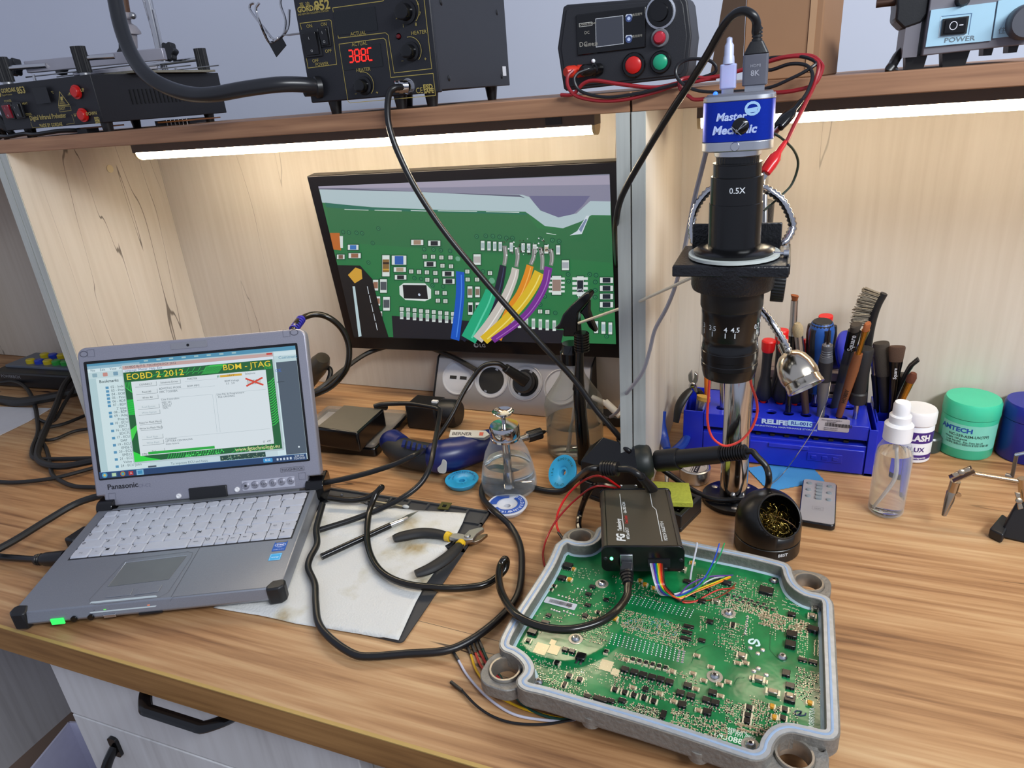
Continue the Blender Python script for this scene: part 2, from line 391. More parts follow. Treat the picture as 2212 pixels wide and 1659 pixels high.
# white printed carton with a CE mark on the floor
pc = P(172, 1640, -0.62)
t = thing('carton', 'open white cardboard carton with a CE mark on the floor by the cabinet', 'box', (-1.09, 0.51, -0.87), 0.25)
b = MB(); hh = 0.30
for (cx_, cy_, sx_, sy_) in ((0, -0.1, 0.24, 0.004), (0, 0.1, 0.24, 0.004), (-0.12, 0, 0.004, 0.2), (0.12, 0, 0.004, 0.2)): b.box((cx_, cy_, hh / 2), (sx_, sy_, hh))
b.box((0, 0, 0.003), (0.24, 0.2, 0.004)); b.build('carton_body', mat('white_card', 'd9d9ee', 0.6), t)
c = Canvas(); c.text('CE', -0.03, -0.02, 0.05, '3c3c42'); c.poly([(-0.02, 0.07), (0.02, 0.07), (0, 0.04)], '6a6a70'); c.line([(-0.1, 0.035), (0.1, 0.035)], 0.001, '8888a0')
c.print('print', t, T(0, -0.1022, hh - 0.09, PI / 2, 0, 0))
# dark equipment case seen past the shelf unit
MB().box((-1.86, 0.93, 0.16), (0.12, 0.20, 0.315)).build('equipment_case', BLACK, bev=0.004)
tag(bpy.data.objects['equipment_case'], 'upright black case at the far left end of the worktop', 'case')
# ================================================================= pixel on a local plane
INK = '2c2d33'
# ================================================================= laptop
lap_silver = mat('laptop_silver', '8e929b', 0.38, 0.55, var=0.12, scale=900, bump=0.03)
lid_silver = mat('lid_silver', '9a9aa6', 0.4, 0.45, var=0.14, scale=700, bump=0.03)
key_grey = mat('key_grey', 'b7bac4', 0.42)
LO = Vector((-0.7385, 0.3355, 0)); LRZ = 0.4175
lap = thing('laptop', 'open silver rugged laptop showing a green-bordered flashing program', 'laptop', LO, LRZ)
LM = T(LO.x, LO.y, 0, 0, 0, LRZ)
LW = 0.2905
prof = [(0.006, 0.0062), (0.0, 0.012), (0.003, 0.0255), (0.195, 0.0298), (0.200, 0.0230), (0.236, 0.0230), (0.236, 0.0062)]
MX = Matrix(((0, 0, 1, 0), (1, 0, 0, 0), (0, 1, 0, 0), (0, 0, 0, 1)))
base = MB().prism(prof, 0.002, LW - 0.002, MX).build('base', lap_silver, lap, bev=0.0015)
tilt = math.atan2(0.0043, 0.192)
def KT(x=0, y=0, z=0): return T(0, 0.003, 0.0255) @ T(0, 0, 0, tilt, 0, 0) @ T(x, y - 0.003, z)   # frame lying on the sloped top
for (x, y, nm) in ((0.0, 0.0, 'corner_guard'), (LW, 0.0, 'corner_guard')):
    sx = 1 if x == 0 else -1
    pl = [(0, 0.004), (0.003, 0), (0.017, -0.0012), (0.019, 0.005), (0.014, 0.0145), (0.003, 0.016), (-0.0008, 0.013), (-0.0008, 0.005)]
    pl = [(x + sx * (a - 0.0005), b) for a, b in pl]
    MB().prism(pl, 0.0055, 0.0265).build(nm, BLACK, lap, bev=0.002)
for x, y in ((0.025, 0.02), (0.025, 0.215), (LW - 0.03, 0.215), (LW - 0.03, 0.02)): MB().lathe([(0, 0.0062), (0.007, 0.0062), (0.0065, 0.0), (0, 0.0)], T(x, y, 0.0 if x < 0.1 else 0.0), 16).build('rubber_foot', RUBBER, lap)
# keyboard well and keys
well = MB().prism([(0.0165, 0.0890), (0.281, 0.0890), (0.281, 0.1895), (0.0165, 0.1895)], 0.0, 0.0003).build('keyboard_bed', mat('keyboard_bed', '1c1d20', 0.5), lap, M=KT())
rows = [
 (0.0905, 0.0163, [1.2, .85, .9, .95, .95, 2.9, 1.0, .8, .8, .75, .85, .95, .9, .9], ['Strg', 'Fn', '\u25a0', 'Alt', '<', '', 'AltGr', '\u25a1', 'Einfg', 'Entf', 'Strg', '\u2190', 'Bild', '\u2192']),
 (0.1070, 0.0163, [1.7, 1.05, 1.05, 1.05, 1.05, 1.05, 1.05, 1.1, .8, .75, .8, 1.6, .85, .95], ['\u21e7', 'Z', 'X', 'C', 'V', 'B', 'N', 'M', ';', ':', '_', '\u21e7', 'Bild', 'Ende']),
 (0.1235, 0.0163, [1.1, 1.05, 1.05, 1.05, 1.05, 1.05, 1.05, 1.05, 1.05, 1.05, 1.05, 1.05, 2.2], ['\u21ea', 'A', 'S', 'D', 'F', 'G', 'H', 'J', 'K', 'L', '\u00d6', '\u00c4', '\u21b5']),
 (0.1400, 0.0163, [.85, 1.05, 1.05, 1.05, 1.05, 1.05, 1.05, 1.05, 1.05, 1.05, 1.05, 1.05, 1.0, 1.1], ['\u21b9', 'Q', 'W', 'E', 'R', 'T', 'Y', 'U', 'I', 'O', 'P', '\u00dc', '+', '#']),
 (0.1565, 0.0163, [1.1, 1.05, 1.05, 1.05, 1.05, 1.05, 1.05, 1.05, 1.05, 1.05, 1.05, 1.0, 1.6], ['1', '2', '3', '4', '5', '6', '7', '8', '9', '0', '\u00df', '\u00b4', '\u2190']),
 (0.1730, 0.0130, [1.0] * 16, ['Esc', 'F1', 'F2', 'F3', 'F4', 'F5', 'F6', 'F7', 'F8', 'F9', 'F10', 'F11', 'F12', 'Num', 'Druck', 'Pause'])]
leg = Canvas()
for y0, h, ws, ls in rows:
    tot = sum(ws); x = 0.0175
    for w_, l in zip(ws, ls):
        kw = 0.262 * w_ / tot; g = 0.0007
        a = rrect(kw - g, h - g, 0.0013, 2, x + kw / 2, y0 + h / 2); bt = rrect(kw - g - 0.0022, h - g - 0.002, 0.0012, 2, x + kw / 2, y0 + h / 2 + 0.0002)
        MB().prism(a, 0.0004, 0.0024, None, 0, bt).build('key', key_grey, lap, M=KT(), ang=30)
        if l:
            big = len(l) == 1
            leg.text(l, x + 0.0028 if big else x + kw / 2, y0 + h * (0.50 if big else 0.42), 0.0052 if big else 0.0028, INK, align='l' if big else 'c', bold=0.012 if big else 0)
            if big and l in '1234567890': leg.text('!"\u00a7$%&/()='[int(l) - 1 if l != '0' else 9], x + 0.003, y0 + h * 0.8, 0.003, INK); leg.text('\u00b7', x + kw * 0.7, y0 + h * 0.5, 0.004, INK)
            if y0 > 0.17: leg.rect(x + kw * 0.3, y0 + 0.003, kw * 0.4, 0.0004, INK)
        x += kw
leg.print('key_legends', lap, KT(0, 0, 0.0025))
# touchpad
def q(px, py, z=0.0): return onp(LM @ KT(), px, py, z)
Z7 = lambda X, Y: q(X / 3.072, 1020 + Y / 3.072)
c = Canvas(); c.line([Z7(*p) for p in ((1135, 830), (1330, 495))], 0.0004, '4a4c52'); c.line([Z7(*p) for p in ((1128, 860), (1150, 828), (1760, 765))], 0.0004, '5a5c62')
c.line([Z7(*p) for p in ((600, 870), (595, 845), (830, 590), (870, 575), (1250, 528), (1280, 535), (1270, 565), (1115, 800), (1060, 830), (640, 880))], 0.0004, '63656b', True)
c.print('panel_seams', lap, KT(0, 0, 0.0002))
tp = [Z7(*p) for p in ((715, 762), (835, 602), (1240, 555), (1120, 712))]
MB().prism(tp, 0.0, 0.0004).build('touchpad', mat('touchpad_grey', '6d7173', 0.4, 0.2), lap, M=KT())
MB().tube([(*tp[i], 0.0005) for i in (0, 1, 2)], 0.0005, 6).build('touchpad_rim', ALU, lap, M=KT())
for pts in (((700, 835), (718, 795), (890, 770), (868, 817)), ((890, 818), (920, 772), (1080, 750), (1050, 796))):
    pp = [Z7(*p) for p in pts]; MB().prism(pp, 0.0, 0.0008).build('touchpad_button', lap_silver, lap, M=KT(), bev=0.0004)
# front status light strip, power switch, jacks
c = Canvas()
for k in range(7):
    c.rect(0.094 + k * 0.0085, 0.014, 0.0035, 0.0035, '54575c', 0.0008); c.rect(0.0947 + k * 0.0085, 0.0147, 0.0021, 0.0021, 'b9c3c4')
c.rect(0.0985, 0.0115, 0.003, 0.0018, '7dff6a', 0.0006); c.rect(0.1450, 0.0115, 0.003, 0.0018, 'ff8a5a', 0.0006); c.text('S', 0.088, 0.012, 0.004, '33363a')
strip = MB().prism(rrect(0.072, 0.012, 0.0025, 3, 0.119, 0.0155), 0, 0.0012).build('status_strip', mat('strip_grey', 'b6c0c1', 0.4), lap, M=T(0, -0.0006, 0.0115, 0.95, 0, 0) @ T(0, -0.004, 0.0012))
c.print('status_lights', strip, T(0, 0, 0.0013), colmat('status_print', 0.0))
MB().box((0.0485, -0.0003, 0.012), (0.014, 0.002, 0.0075)).build('power_switch', emat('power_green', '35e060', 0.8), lap, bev=0.0006)
for x in (0.066, 0.084): MB().cyl((x, 0.004, 0.013), (x, -0.0012, 0.013), 0.0033).build('audio_jack', BLACKG, lap)
MB().box((0.104, -0.0003, 0.0125), (0.013, 0.0016, 0.004)).build('wireless_switch', ALU, lap, bev=0.0004)
MB().box((0.147, -0.0001, 0.0108), (0.025, 0.0016, 0.0018)).build('card_slot', BLACK, lap)
# stickers
c = Canvas(); a = Z7(1800, 528)
c.rect(0, 0, 0.0155, 0.0185, '1a56b0', 0.001); c.rect(0.001, 0.0165, 0.0135, 0.0015, '8a7a30'); c.line([(0.0078 + 0.0062 * math.cos(t_), 0.0115 + 0.0032 * math.sin(t_)) for t_ in [k * PI / 10 for k in range(20)]], 0.0005, 'd8e6f8', True)
c.text('intel', 0.0078, 0.0103, 0.0048, 'ffffff', align='c', bold=0.01); c.text('inside', 0.0078, 0.0065, 0.0022, 'd8e6f8', align='c'); c.text('CORE i5 vPro', 0.0078, 0.002, 0.0022, 'd8e6f8', align='c')
c.print('processor_sticker', lap, KT(a[0], a[1], 0.0002))
a = Z7(1778, 590); c = Canvas(); c.rect(0, 0, 0.0135, 0.0125, '35a8e0', 0.0008); c.line([(0.001, 0.001), (0.0125, 0.001), (0.0125, 0.0115), (0.001, 0.0115)], 0.0003, 'c8ecff', True); c.text('energy', 0.0068, 0.005, 0.0032, 'e8f8ff', align='c'); c.print('energy_sticker', lap, KT(a[0], a[1], 0.0002))
# lid
LDO = LM.inverted() @ Vector((-0.8229, 0.5180, 0.0293)); th = 0.3357
LDM = Matrix.Translation(LDO) @ Matrix.Rotation(0.4126 - LRZ, 4, 'Z') @ Matrix(((1, 0, 0, 0), (0, math.sin(th), -math.cos(th), 0), (0, math.cos(th), math.sin(th), 0), (0, 0, 0, 1)))
W_, H_ = 0.299, 0.2127
# outline with the hinge notches cut out of the lower corners
ol = [(0.0105, 0), (W_ - 0.018, 0), (W_ - 0.018, 0.016), (W_, 0.016)] + [(W_ - 0.011 + 0.011 * math.cos(a_), H_ - 0.011 + 0.011 * math.sin(a_)) for a_ in [PI / 2 * k / 5 for k in range(6)]] + [(0.011 - 0.011 * math.sin(a_), H_ - 0.011 + 0.011 * math.cos(a_)) for a_ in [PI / 2 * k / 5 for k in range(6)]] + [(0, 0.015), (0.0105, 0.015)]
lid = MB().prism(ol, -0.015, 0.0).build('lid', lid_silver, lap, bev=0.0022, M=LDM)
LWM = LM @ LDM
def lq(X, Y): return onp(LWM, 180 + X / 4.254, 700 + Y / 4.254)      # second look at the lid
def l3(X, Y): return onp(LWM, X / 3.072, 660 + Y / 3.072)
bz = [l3(552, 382), l3(1968, 240), l3(2062, 1020), l3(663, 1172)]
x0 = (bz[0][0] + bz[3][0]) / 2; x1 = (bz[1][0] + bz[2][0]) / 2; y0 = (bz[2][1] + bz[3][1]) / 2; y1 = (bz[0][1] + bz[1][1]) / 2
MB().prism(rrect(x1 - x0, y1 - y0, 0.002, 3, (x0 + x1) / 2, (y0 + y1) / 2), 0, 0.0005).build('screen_bezel', BLACKG, lid)
SX0, SX1, SY0, SY1 = x0 + 0.004, x1 - 0.003, y0 + 0.003, y1 - 0.0035; SW, SH = SX1 - SX0, SY1 - SY0
c = Canvas(0.000012); U = lambda u: SX0 + u * SW; V = lambda v: SY0 + (1 - v) * SH     # u right, v down, 0..1
def ur(u0, v0, u1, v1, col, r=0): c.rect(U(u0), V(v1), (u1 - u0) * SW, (v1 - v0) * SH, col, r)
ur(0, 0, 1, 1, 'cfe4ea'); ur(0, 0, 1, 0.035, '4f93b4'); ur(0.0, 0.02, 0.25, 0.045, '8fb8cc')
ur(0, 0.045, 1, 0.075, 'd7eaf0'); ur(0, 0.075, 1, 0.13, 'c3dbe0')
for k, s_ in enumerate(('File', 'Edit', 'View', 'Window', 'Help')): c.text(s_, U(0.015 + k * 0.045), V(0.068), 0.0045, '5c7782')
for k in range(4): ur(0.02 + k * 0.05, 0.085, 0.043 + k * 0.05, 0.118, ['8fb0bd', 'c98f86', '7aa2b8', '8dbb8d'][k], 0.001)
ur(0, 0.13, 0.24, 0.945, 'd3e8ec'); ur(0, 0.13, 0.035, 0.945, 'b5d2d8'); c.text('Bookmarks', U(0.05), V(0.172), 0.0055, '2f4248', bold=0.012)
for k, s_ in enumerate(('02 - Index', '03 - Premise', '04 - EOBD2', '05 - Pinout EOBD', '06 - BDM Motorola', '07 - BDM Motorola', "2' type", '08 - BDM Bosch', '09 - Adapter for', 'Prep to FGTech', '10 - ECU Bosch', 'EDC7', '16 - ECU Bosch', 'EDC7UC31', '17 - ECU Delphi', 'DAF', '19 - ECU Motorola', 'EMS6 Scania', '20 - ECU Motorola', 'EMS12 Scania', '21 - ECU TRW EMS', 'Volvo - Renault', '24 - ECU John')):
    v = 0.225 + k * 0.0315; i = s_[0].isdigit() and s_[1].isdigit()
    if i: ur(0.075, v - 0.018, 0.09, v + 0.004, '5796bd')
    c.text(s_, U(0.1 if i else 0.115), V(v), 0.0047, '4d6169')
ur(0.24, 0.13, 0.9, 0.945, 'c9dfe6'); ur(0.9, 0.13, 1, 0.945, '4e5c6b'); ur(0.86, 0.13, 0.9, 0.945, 'd4ecf2'); c.text('Sign', U(0.86), V(0.105), 0.006, '4a88ac'); c.text('Comment', U(0.915), V(0.105), 0.006, '4a88ac')
c.text('RUCK', U(0.865), V(0.215), 0.006, '3a68c8'); ur(0.84, 0.30, 0.93, 0.304, '2c3840'); c.text('EMS2', U(0.865), V(0.845), 0.004, '5d7078'); c.text('EMS2', U(0.865), V(0.86), 0.004, '5d7078')
c.disc(U(0.965), V(0.885), 0.0012, 'e8f6ff')
ur(0.23, 0.93, 0.27, 0.945, '465361'); c.text('To improve ECU and basic', U(0.34), V(0.94), 0.0045, '56707c'); ur(0.58, 0.90, 0.80, 0.945, '20463c')
rnd = random.Random(4)
for k in range(60): a_, b_ = 0.58 + 0.21 * rnd.random(), 0.903 + 0.038 * rnd.random(); ur(a_, b_, a_ + 0.004, b_ + 0.004, rnd.choice(['8fc8b0', 'c9d8b0', '123028']))
# program window
ur(0.165, 0.035, 0.895, 0.90, 'b9ccd2', 0.002); ur(0.17, 0.045, 0.89, 0.075, 'c9a8a4'); c.text('EOBD2 By F.G. TECHNOLOGY 2012', U(0.185), V(0.064), 0.0042, '4a4a55'); ur(0.86, 0.043, 0.888, 0.058, 'c8392e')
ur(0.17, 0.075, 0.89, 0.10, 'dbe8f5'); c.text('Language  Master  Help  Exit', U(0.18), V(0.094), 0.0042, '46648a')
ur(0.17, 0.10, 0.885, 0.885, '12602f')
WX0, WX1, WY0, WY1 = 0.17, 0.885, 0.10, 0.885
def tr(pts, wd=0.0006, col='35c850'): c.line([(U(a_), V(b_)) for a_, b_ in pts], wd, col)
for k in range(14): s_ = 0.54 + k * 0.006; tr([(s_, 0.175), (s_ + 0.012, 0.155), (s_ + 0.03, 0.115), (s_ + 0.05, 0.105)])
for k in range(9): tr([(0.30 + k * 0.028, 0.165), (0.315 + k * 0.028, 0.145), (0.33 + k * 0.028, 0.145), (0.345 + k * 0.028, 0.108)])
for k in range(7): tr([(0.845 + k * 0.0055, 0.18), (0.845 + k * 0.0055, 0.12 + k * 0.004)], 0.0006, '2eb848')
for k in range(16): tr([(0.172, 0.34 + k * 0.0085), (0.205, 0.34 + k * 0.0085)], 0.0008, '22e04a')
for k in range(5): tr([(0.175 + k * 0.007, 0.185), (0.175 + k * 0.007, 0.23 + 0.01 * k), (0.19 + k * 0.006, 0.26 + 0.01 * k)], 0.0007)
for k in range(18): tr([(0.852, 0.30 + k * 0.022), (0.866, 0.29 + k * 0.022), (0.884, 0.262 + k * 0.022)], 0.0011, '2fd04c')
c.poly([(U(a_), V(b_)) for a_, b_ in ((0.172, 0.79), (0.23, 0.85), (0.30, 0.884), (0.172, 0.884))], '25dc3c')
c.poly([(U(a_), V(b_)) for a_, b_ in ((0.172, 0.60), (0.205, 0.56), (0.205, 0.60), (0.172, 0.70))], '3fd848')
for k in range(22): s_ = 0.33 + k * 0.012; tr([(s_, 0.882), (s_ + 0.008, 0.86), (s_ + 0.012, 0.838)], 0.0007)
for k in range(26): c.disc(U(0.42 + 0.19 * rnd.random()), V(0.842 + 0.035 * rnd.random()), 0.0008, '58f070', 8)
for k in range(10): s_ = 0.64 + k * 0.022; tr([(s_, 0.882), (s_ + 0.02, 0.865), (s_ + 0.02, 0.84)], 0.0006)
c.text('EOBD 2 2012', U(0.188), V(0.166), 0.0115, 'f0d238', wd=1.15, bold=0.004); c.text('BDM - JTAG', U(0.875), V(0.158), 0.0105, 'f0d238', wd=1.15, align='r', bold=0.004)
ur(0.205, 0.185, 0.85, 0.835, 'dfe9ef'); c.text('www.fgtechnology.eu', U(0.876), V(0.872), 0.0068, 'dfe0a0', align='r', bold=0.01)
for k, (s_, on) in enumerate((('CONNECT', 1), ('Read All', 1), ('Write All', 1), ('Read Eprom', 0), ('Write Eprom', 0), ('Read Int Flash Micro', 1), ('Write Int Flash Micro', 1), ('Read Flash', 0), ('Write Flash', 0), ('Esci', 1))):
    v = (0.20, 0.265, 0.315, 0.395, 0.445, 0.53, 0.58, 0.66, 0.71, 0.785)[k]
    ur(0.222, v, 0.325, v + 0.037, '6c7a80'); ur(0.222, v, 0.3235, v + 0.0345, 'dde7ec'); c.text(s_, U(0.273), V(v + 0.025), 0.0035, '34424a' if on else '9db0ba', align='c')
ur(0.335, 0.20, 0.44, 0.237, '6c7a80'); ur(0.335, 0.20, 0.4385, 0.2345, 'dde7ec'); c.text('Seleziona Driver', U(0.387), V(0.223), 0.0035, '34424a', align='c')
c.text('MASTER', U(0.475), V(0.213), 0.0035, '52626a'); c.text('BDM/JTAG MODE', U(0.335), V(0.275), 0.0037, '52626a'); c.text('BDM MPC', U(0.47), V(0.275), 0.0037, '52626a'); c.text('MPC TOSHIBA', U(0.335), V(0.305), 0.0037, '52626a')
for a_, b_, d_ in ((0.335, 0.285, 0.6), (0.46, 0.225, 0.62), (0.335, 0.355, 0.585), (0.60, 0.355, 0.84), (0.335, 0.70, 0.84)): tr([(a_, b_), (d_, b_)], 0.0002, '8fa0a8')
ur(0.63, 0.197, 0.735, 0.216, 'dfae34'); ur(0.617, 0.197, 0.62, 0.216, '2c8a50'); ur(0.623, 0.197, 0.626, 0.216, '2c8a50'); c.text('14.6 V', U(0.683), V(0.212), 0.0036, '6a4a10', align='c'); c.text('Selezione', U(0.75), V(0.212), 0.0036, '52626a')
c.text('BDM Voltage', U(0.65), V(0.26), 0.0035, '52626a'); c.text('3.3   5.0', U(0.655), V(0.282), 0.0035, '52626a')
for k in range(9): ur(0.758 + k * 0.007, 0.262, 0.761 + k * 0.007, 0.30, '3c3c40')
ur(0.755, 0.268, 0.822, 0.294, 'c9cfd0'); tr([(0.75, 0.245), (0.832, 0.315)], 0.0022, 'd8432a'); tr([(0.75, 0.312), (0.832, 0.250)], 0.0022, 'd8432a')
for s_, a_, b_ in (('Lista Controllers', 0.34, 0.37), ('Lista File da Programmare', 0.605, 0.37), ('MPC 561', 0.34, 0.395), ('CPU1 v.1', 0.34, 0.412), ('VOLVO', 0.34, 0.428), ('TRP1', 0.34, 0.445), ('FILE ORIGINAL', 0.61, 0.392), ('Commenti', 0.335, 0.715), ('LETTURA CENTRALINA', 0.335, 0.735), ('Inizio lettura', 0.335, 0.758)): c.text(s_, U(a_), V(b_), 0.0034, '52626a')
tr([(0.585, 0.36), (0.585, 0.69)], 0.0003, 'a9bac2'); tr([(0.60, 0.36), (0.60, 0.69)], 0.0003, 'a9bac2'); tr([(0.835, 0.80), (0.835, 0.825)], 0.0003, '8fa0a8'); c.text("0'  47''", U(0.80), V(0.818), 0.004, '52626a')
c.text('57%', U(0.215), V(0.832), 0.004, '44545c'); ur(0.245, 0.805, 0.565, 0.828, '1fae3a')
ur(0, 0.945, 1, 1, '1b3f6e'); ur(0, 0.945, 1, 0.95, '3f6c9e')
c.disc(U(0.025), V(0.973), 0.0036, '4aa0c8', 14); c.disc(U(0.025), V(0.973), 0.0022, 'd8c060', 4); ur(0.055, 0.955, 0.085, 0.995, '2f557f'); ur(0.06, 0.96, 0.08, 0.99, 'b9d8b0'); c.disc(U(0.112), V(0.975), 0.0033, 'd84a38', 12); c.disc(U(0.112), V(0.975), 0.0028, '5cae50', 6); c.disc(U(0.112), V(0.975), 0.0015, '4a86e0', 8); ur(0.14, 0.958, 0.162, 0.993, 'b02a2a'); c.text('A', U(0.146), V(0.985), 0.0045, 'f0d0d0'); ur(0.178, 0.952, 0.212, 0.998, '7fb8d8'); ur(0.184, 0.96, 0.206, 0.99, '3a8ab8')
ur(0.79, 0.957, 0.835, 0.992, '3a9ad8', 0.001); c.text('8:32', U(0.812), V(0.981), 0.004, 'ffffff', align='c')
for k in range(5): ur(0.855 + k * 0.016, 0.965, 0.864 + k * 0.016, 0.985, 'c8d8e8')
c.text('3:09 PM', U(0.965), V(0.970), 0.0038, 'd8e4f0', align='c'); c.text('7/26/2025', U(0.965), V(0.99), 0.0038, 'd8e4f0', align='c')
for k in range(8): ur(0.28 + k * 0.06, 0.008, 0.30 + k * 0.06, 0.022, '9fc4cc')
c.print('screen', lid, T(0, 0, 0.0006), colmat('laptop_screen_light', 0.85))
# lid lettering, buttons, screws, hinge block, camera bar
c = Canvas(); a = lq(228, 1528); c.text('Panasonic', a[0], a[1] + 0.001, 0.0098, '22222a', bold=0.02, wd=1.05); a = lq(508, 1502); c.text('CF-C2', a[0], a[1], 0.0062, '77788a')
a = lq(1817, 1362); b_ = lq(2025, 1310); c.line([(a[0], a[1]), (a[0] + 0.031, a[1]), (a[0] + 0.031, a[1] + 0.0055), (a[0], a[1] + 0.0055)], 0.0003, '3c3c46', True); c.text('TOUGHBOOK', a[0] + 0.0155, a[1] + 0.0012, 0.0045, '3c3c46', align='c')
for X, Y in ((70, 268), (1866, 85), (266, 1585), (2012, 1397)):
    a = lq(X, Y); c.line([(a[0] + i, a[1] + j) for i, j in ((-0.0045, -0.0045), (0.0045, -0.0045), (0.0045, 0.0045), (-0.0045, 0.0045))], 0.0003, '5e5f6e', True)
for X, Y in ((5, 276), (1938, 76)):
    a = lq(X, Y); c.line([(a[0] + 0.005 * math.cos(t_), a[1] + 0.0037 * math.sin(t_)) for t_ in [k * PI / 8 for k in range(16)]], 0.0006, '3f404e', True)
c.print('lid_print', lid, T(0, 0, 0.0003))
a = lq(970, 192); b_ = MB().prism(rrect(0.0475, 0.0085, 0.001, 2, a[0], a[1]), 0, 0.0008).build('camera_bar', mat('camera_bar_grey', '86878f', 0.4), lid)
MB().cyl((a[0] - 0.001, a[1], 0.0008), (a[0] - 0.001, a[1], 0.0012), 0.0018).build('camera_lens', BLACKG, b_)
a0_, a1_ = lq(1455, 1490), lq(1950, 1440)
pan = MB().prism(rrect(0.070, 0.0135, 0.001, 2, (a0_[0] + a1_[0]) / 2, (a0_[1] + a1_[1]) / 2), 0, 0.0006).build('button_panel', mat('button_panel_grey', 'b2b3c0', 0.35), lid)
for k, (X, Y) in enumerate(((1495, 1485), (1578, 1475), (1660, 1465), (1742, 1457), (1824, 1447), (1907, 1438))):
    a = lq(X, Y); bb = MB().lathe([(0, 0.0016), (0.0036, 0.0016), (0.0042, 0.0012), (0.0046, 0.0016), (0.005, 0.0014), (0.005, 0)], T(a[0], a[1], 0), 20).build('tablet_button', lid_silver, pan)
    c = Canvas(); c.text(('\u25a0', '<Ca', 'Ca>', '\u25a1', 'A1', 'A2')[k], a[0], a[1] - 0.0015, 0.0042, INK, align='c'); c.print('legend', bb, T(0, 0, 0.0018))
for X, Y in ((878, 1580), (1415, 1520)):
    a = lq(X, Y); MB().lathe([(0, 0.001), (0.0012, 0.001), (0.0022, 0.0022), (0.0032, 0.0018), (0.0035, 0)], T(a[0], a[1], 0), 18).build('rubber_stop', WHITEP, lid)
p0, p1, p2, p3 = lq(970, 1512), lq(1318, 1478), lq(1335, 1575), lq(985, 1625)
MB().box(((p0[0] + p1[0]) / 2, (p0[1] + p3[1]) / 2 - 0.0015, -0.004), (p1[0] - p0[0], p0[1] - p3[1] + 0.004, 0.0125)).build('swivel_hinge', BLACK, lid, bev=0.001)
# black hinge blocks at both sides of the base
for x, w2, nm in ((0.0105, 0.021, 0), (LW - 0.004, 0.024, 1)):
    MB().prism(rrect(0.042, 0.030, 0.010, 4, 0.214 if nm else 0.212, 0.0235), x - w2 / 2, x + w2 / 2, MX).build('hinge', BLACKG, lap, bev=0.001)
MB().box((LW / 2, 0.197, 0.0265), (LW - 0.05, 0.009, 0.006)).build('hinge_bar', mat('hinge_bar_grey', '6b6f70', 0.45, 0.3), lap, bev=0.0008)
# ================================================================= monitor
k_ = 0.455 / 0.44
mo = Vector((-0.6569 * k_, 0.9203 * k_, CH + (0.138 - CH) * k_)); ya, thm = 0.0617, -0.113
MM = Matrix.Translation(mo) @ Matrix.Rotation(ya, 4, 'Z') @ Matrix(((1, 0, 0, 0), (0, math.sin(thm), -math.cos(thm), 0), (0, math.cos(thm), math.sin(thm), 0), (0, 0, 0, 1)))
mon = thing('monitor', 'wide black-framed monitor showing a close-up of wires soldered on a green board', 'monitor', mo)
mon.matrix_world = MM
SWm, SHm = 0.455, 0.2585
MB().box((SWm / 2, SHm / 2 - 0.0045, -0.012), (SWm + 0.034, SHm + 0.041, 0.022)).build('frame', mat('monitor_black', '0d0b0f', 0.3), mon, bev=0.0015)
MB().box((SWm / 2, SHm / 2, -0.0285), (0.22, 0.14, 0.012)).build('back_cover', BLACK, mon, bev=0.003)
MB().cyl((SWm / 2, SHm / 2, -0.034), (SWm / 2 - 0.0, SHm / 2 - 0.004, -0.052), 0.02).build('wall_mount', BLACK, mon)
def ms(X, Y): return onp(MM, 640 + X / 3.072, 340 + Y / 3.072)
def inside(pts):   # keep shapes within the screen area
    return [(min(max(a, 0), SWm), min(max(b, 0), SHm)) for a, b in pts]
c = Canvas(0.00001); mp = lambda pts: inside([ms(*p) for p in pts])
c.rect(0, 0, SWm, SHm, '2c7a48')
c.poly(mp([(200, 320), (700, 350), (1530, 370), (1600, 470), (1750, 480), (1900, 400), (2100, 390), (2110, 700), (1500, 650), (230, 560)]), '2f7348')
c.poly(mp([(130, 180), (2085, 110), (2086, 300), (1960, 290), (1880, 370), (1740, 400), (1620, 350), (1520, 262), (1200, 250), (600, 225), (150, 212)]), '8b8ba3')
c.poly(mp([(1545, 255), (1950, 255), (1900, 320), (1830, 385), (1740, 402), (1660, 385), (1600, 330)]), '6d6d92')
c.poly(mp([(150, 200), (500, 212), (1050, 240), (1500, 248), (1545, 262), (1620, 352), (1740, 398), (1860, 372), (1950, 290), (2085, 292), (2086, 384), (1960, 382), (1890, 425), (1770, 470), (1650, 455), (1570, 395), (1520, 360), (1000, 350), (500, 330), (170, 300)]), 'b7ccd3')
c.poly(mp([(150, 212), (800, 228), (1480, 262), (1520, 270), (1480, 250), (1000, 236), (150, 196)]), '5d5f78')
c.poly(mp([(145, 187), (900, 150), (2085, 118), (2085, 180), (1400, 190), (900, 200), (150, 205)]), 'a7a2b8')
c.poly(mp([(190, 300), (500, 332), (1000, 352), (1530, 368), (1530, 380), (1000, 366), (400, 348), (200, 330)]), '1f6f5c')
for X0, X1, Y in ((320, 480, 345), (520, 700, 350), (760, 900, 352), (940, 1200, 354), (1260, 1480, 360)): c.line(mp([(X0, Y), (X1, Y + 5)]), 0.0009, 'e6f2f0')
WH, SOL = 'dfe9e6', '9fb3b6'
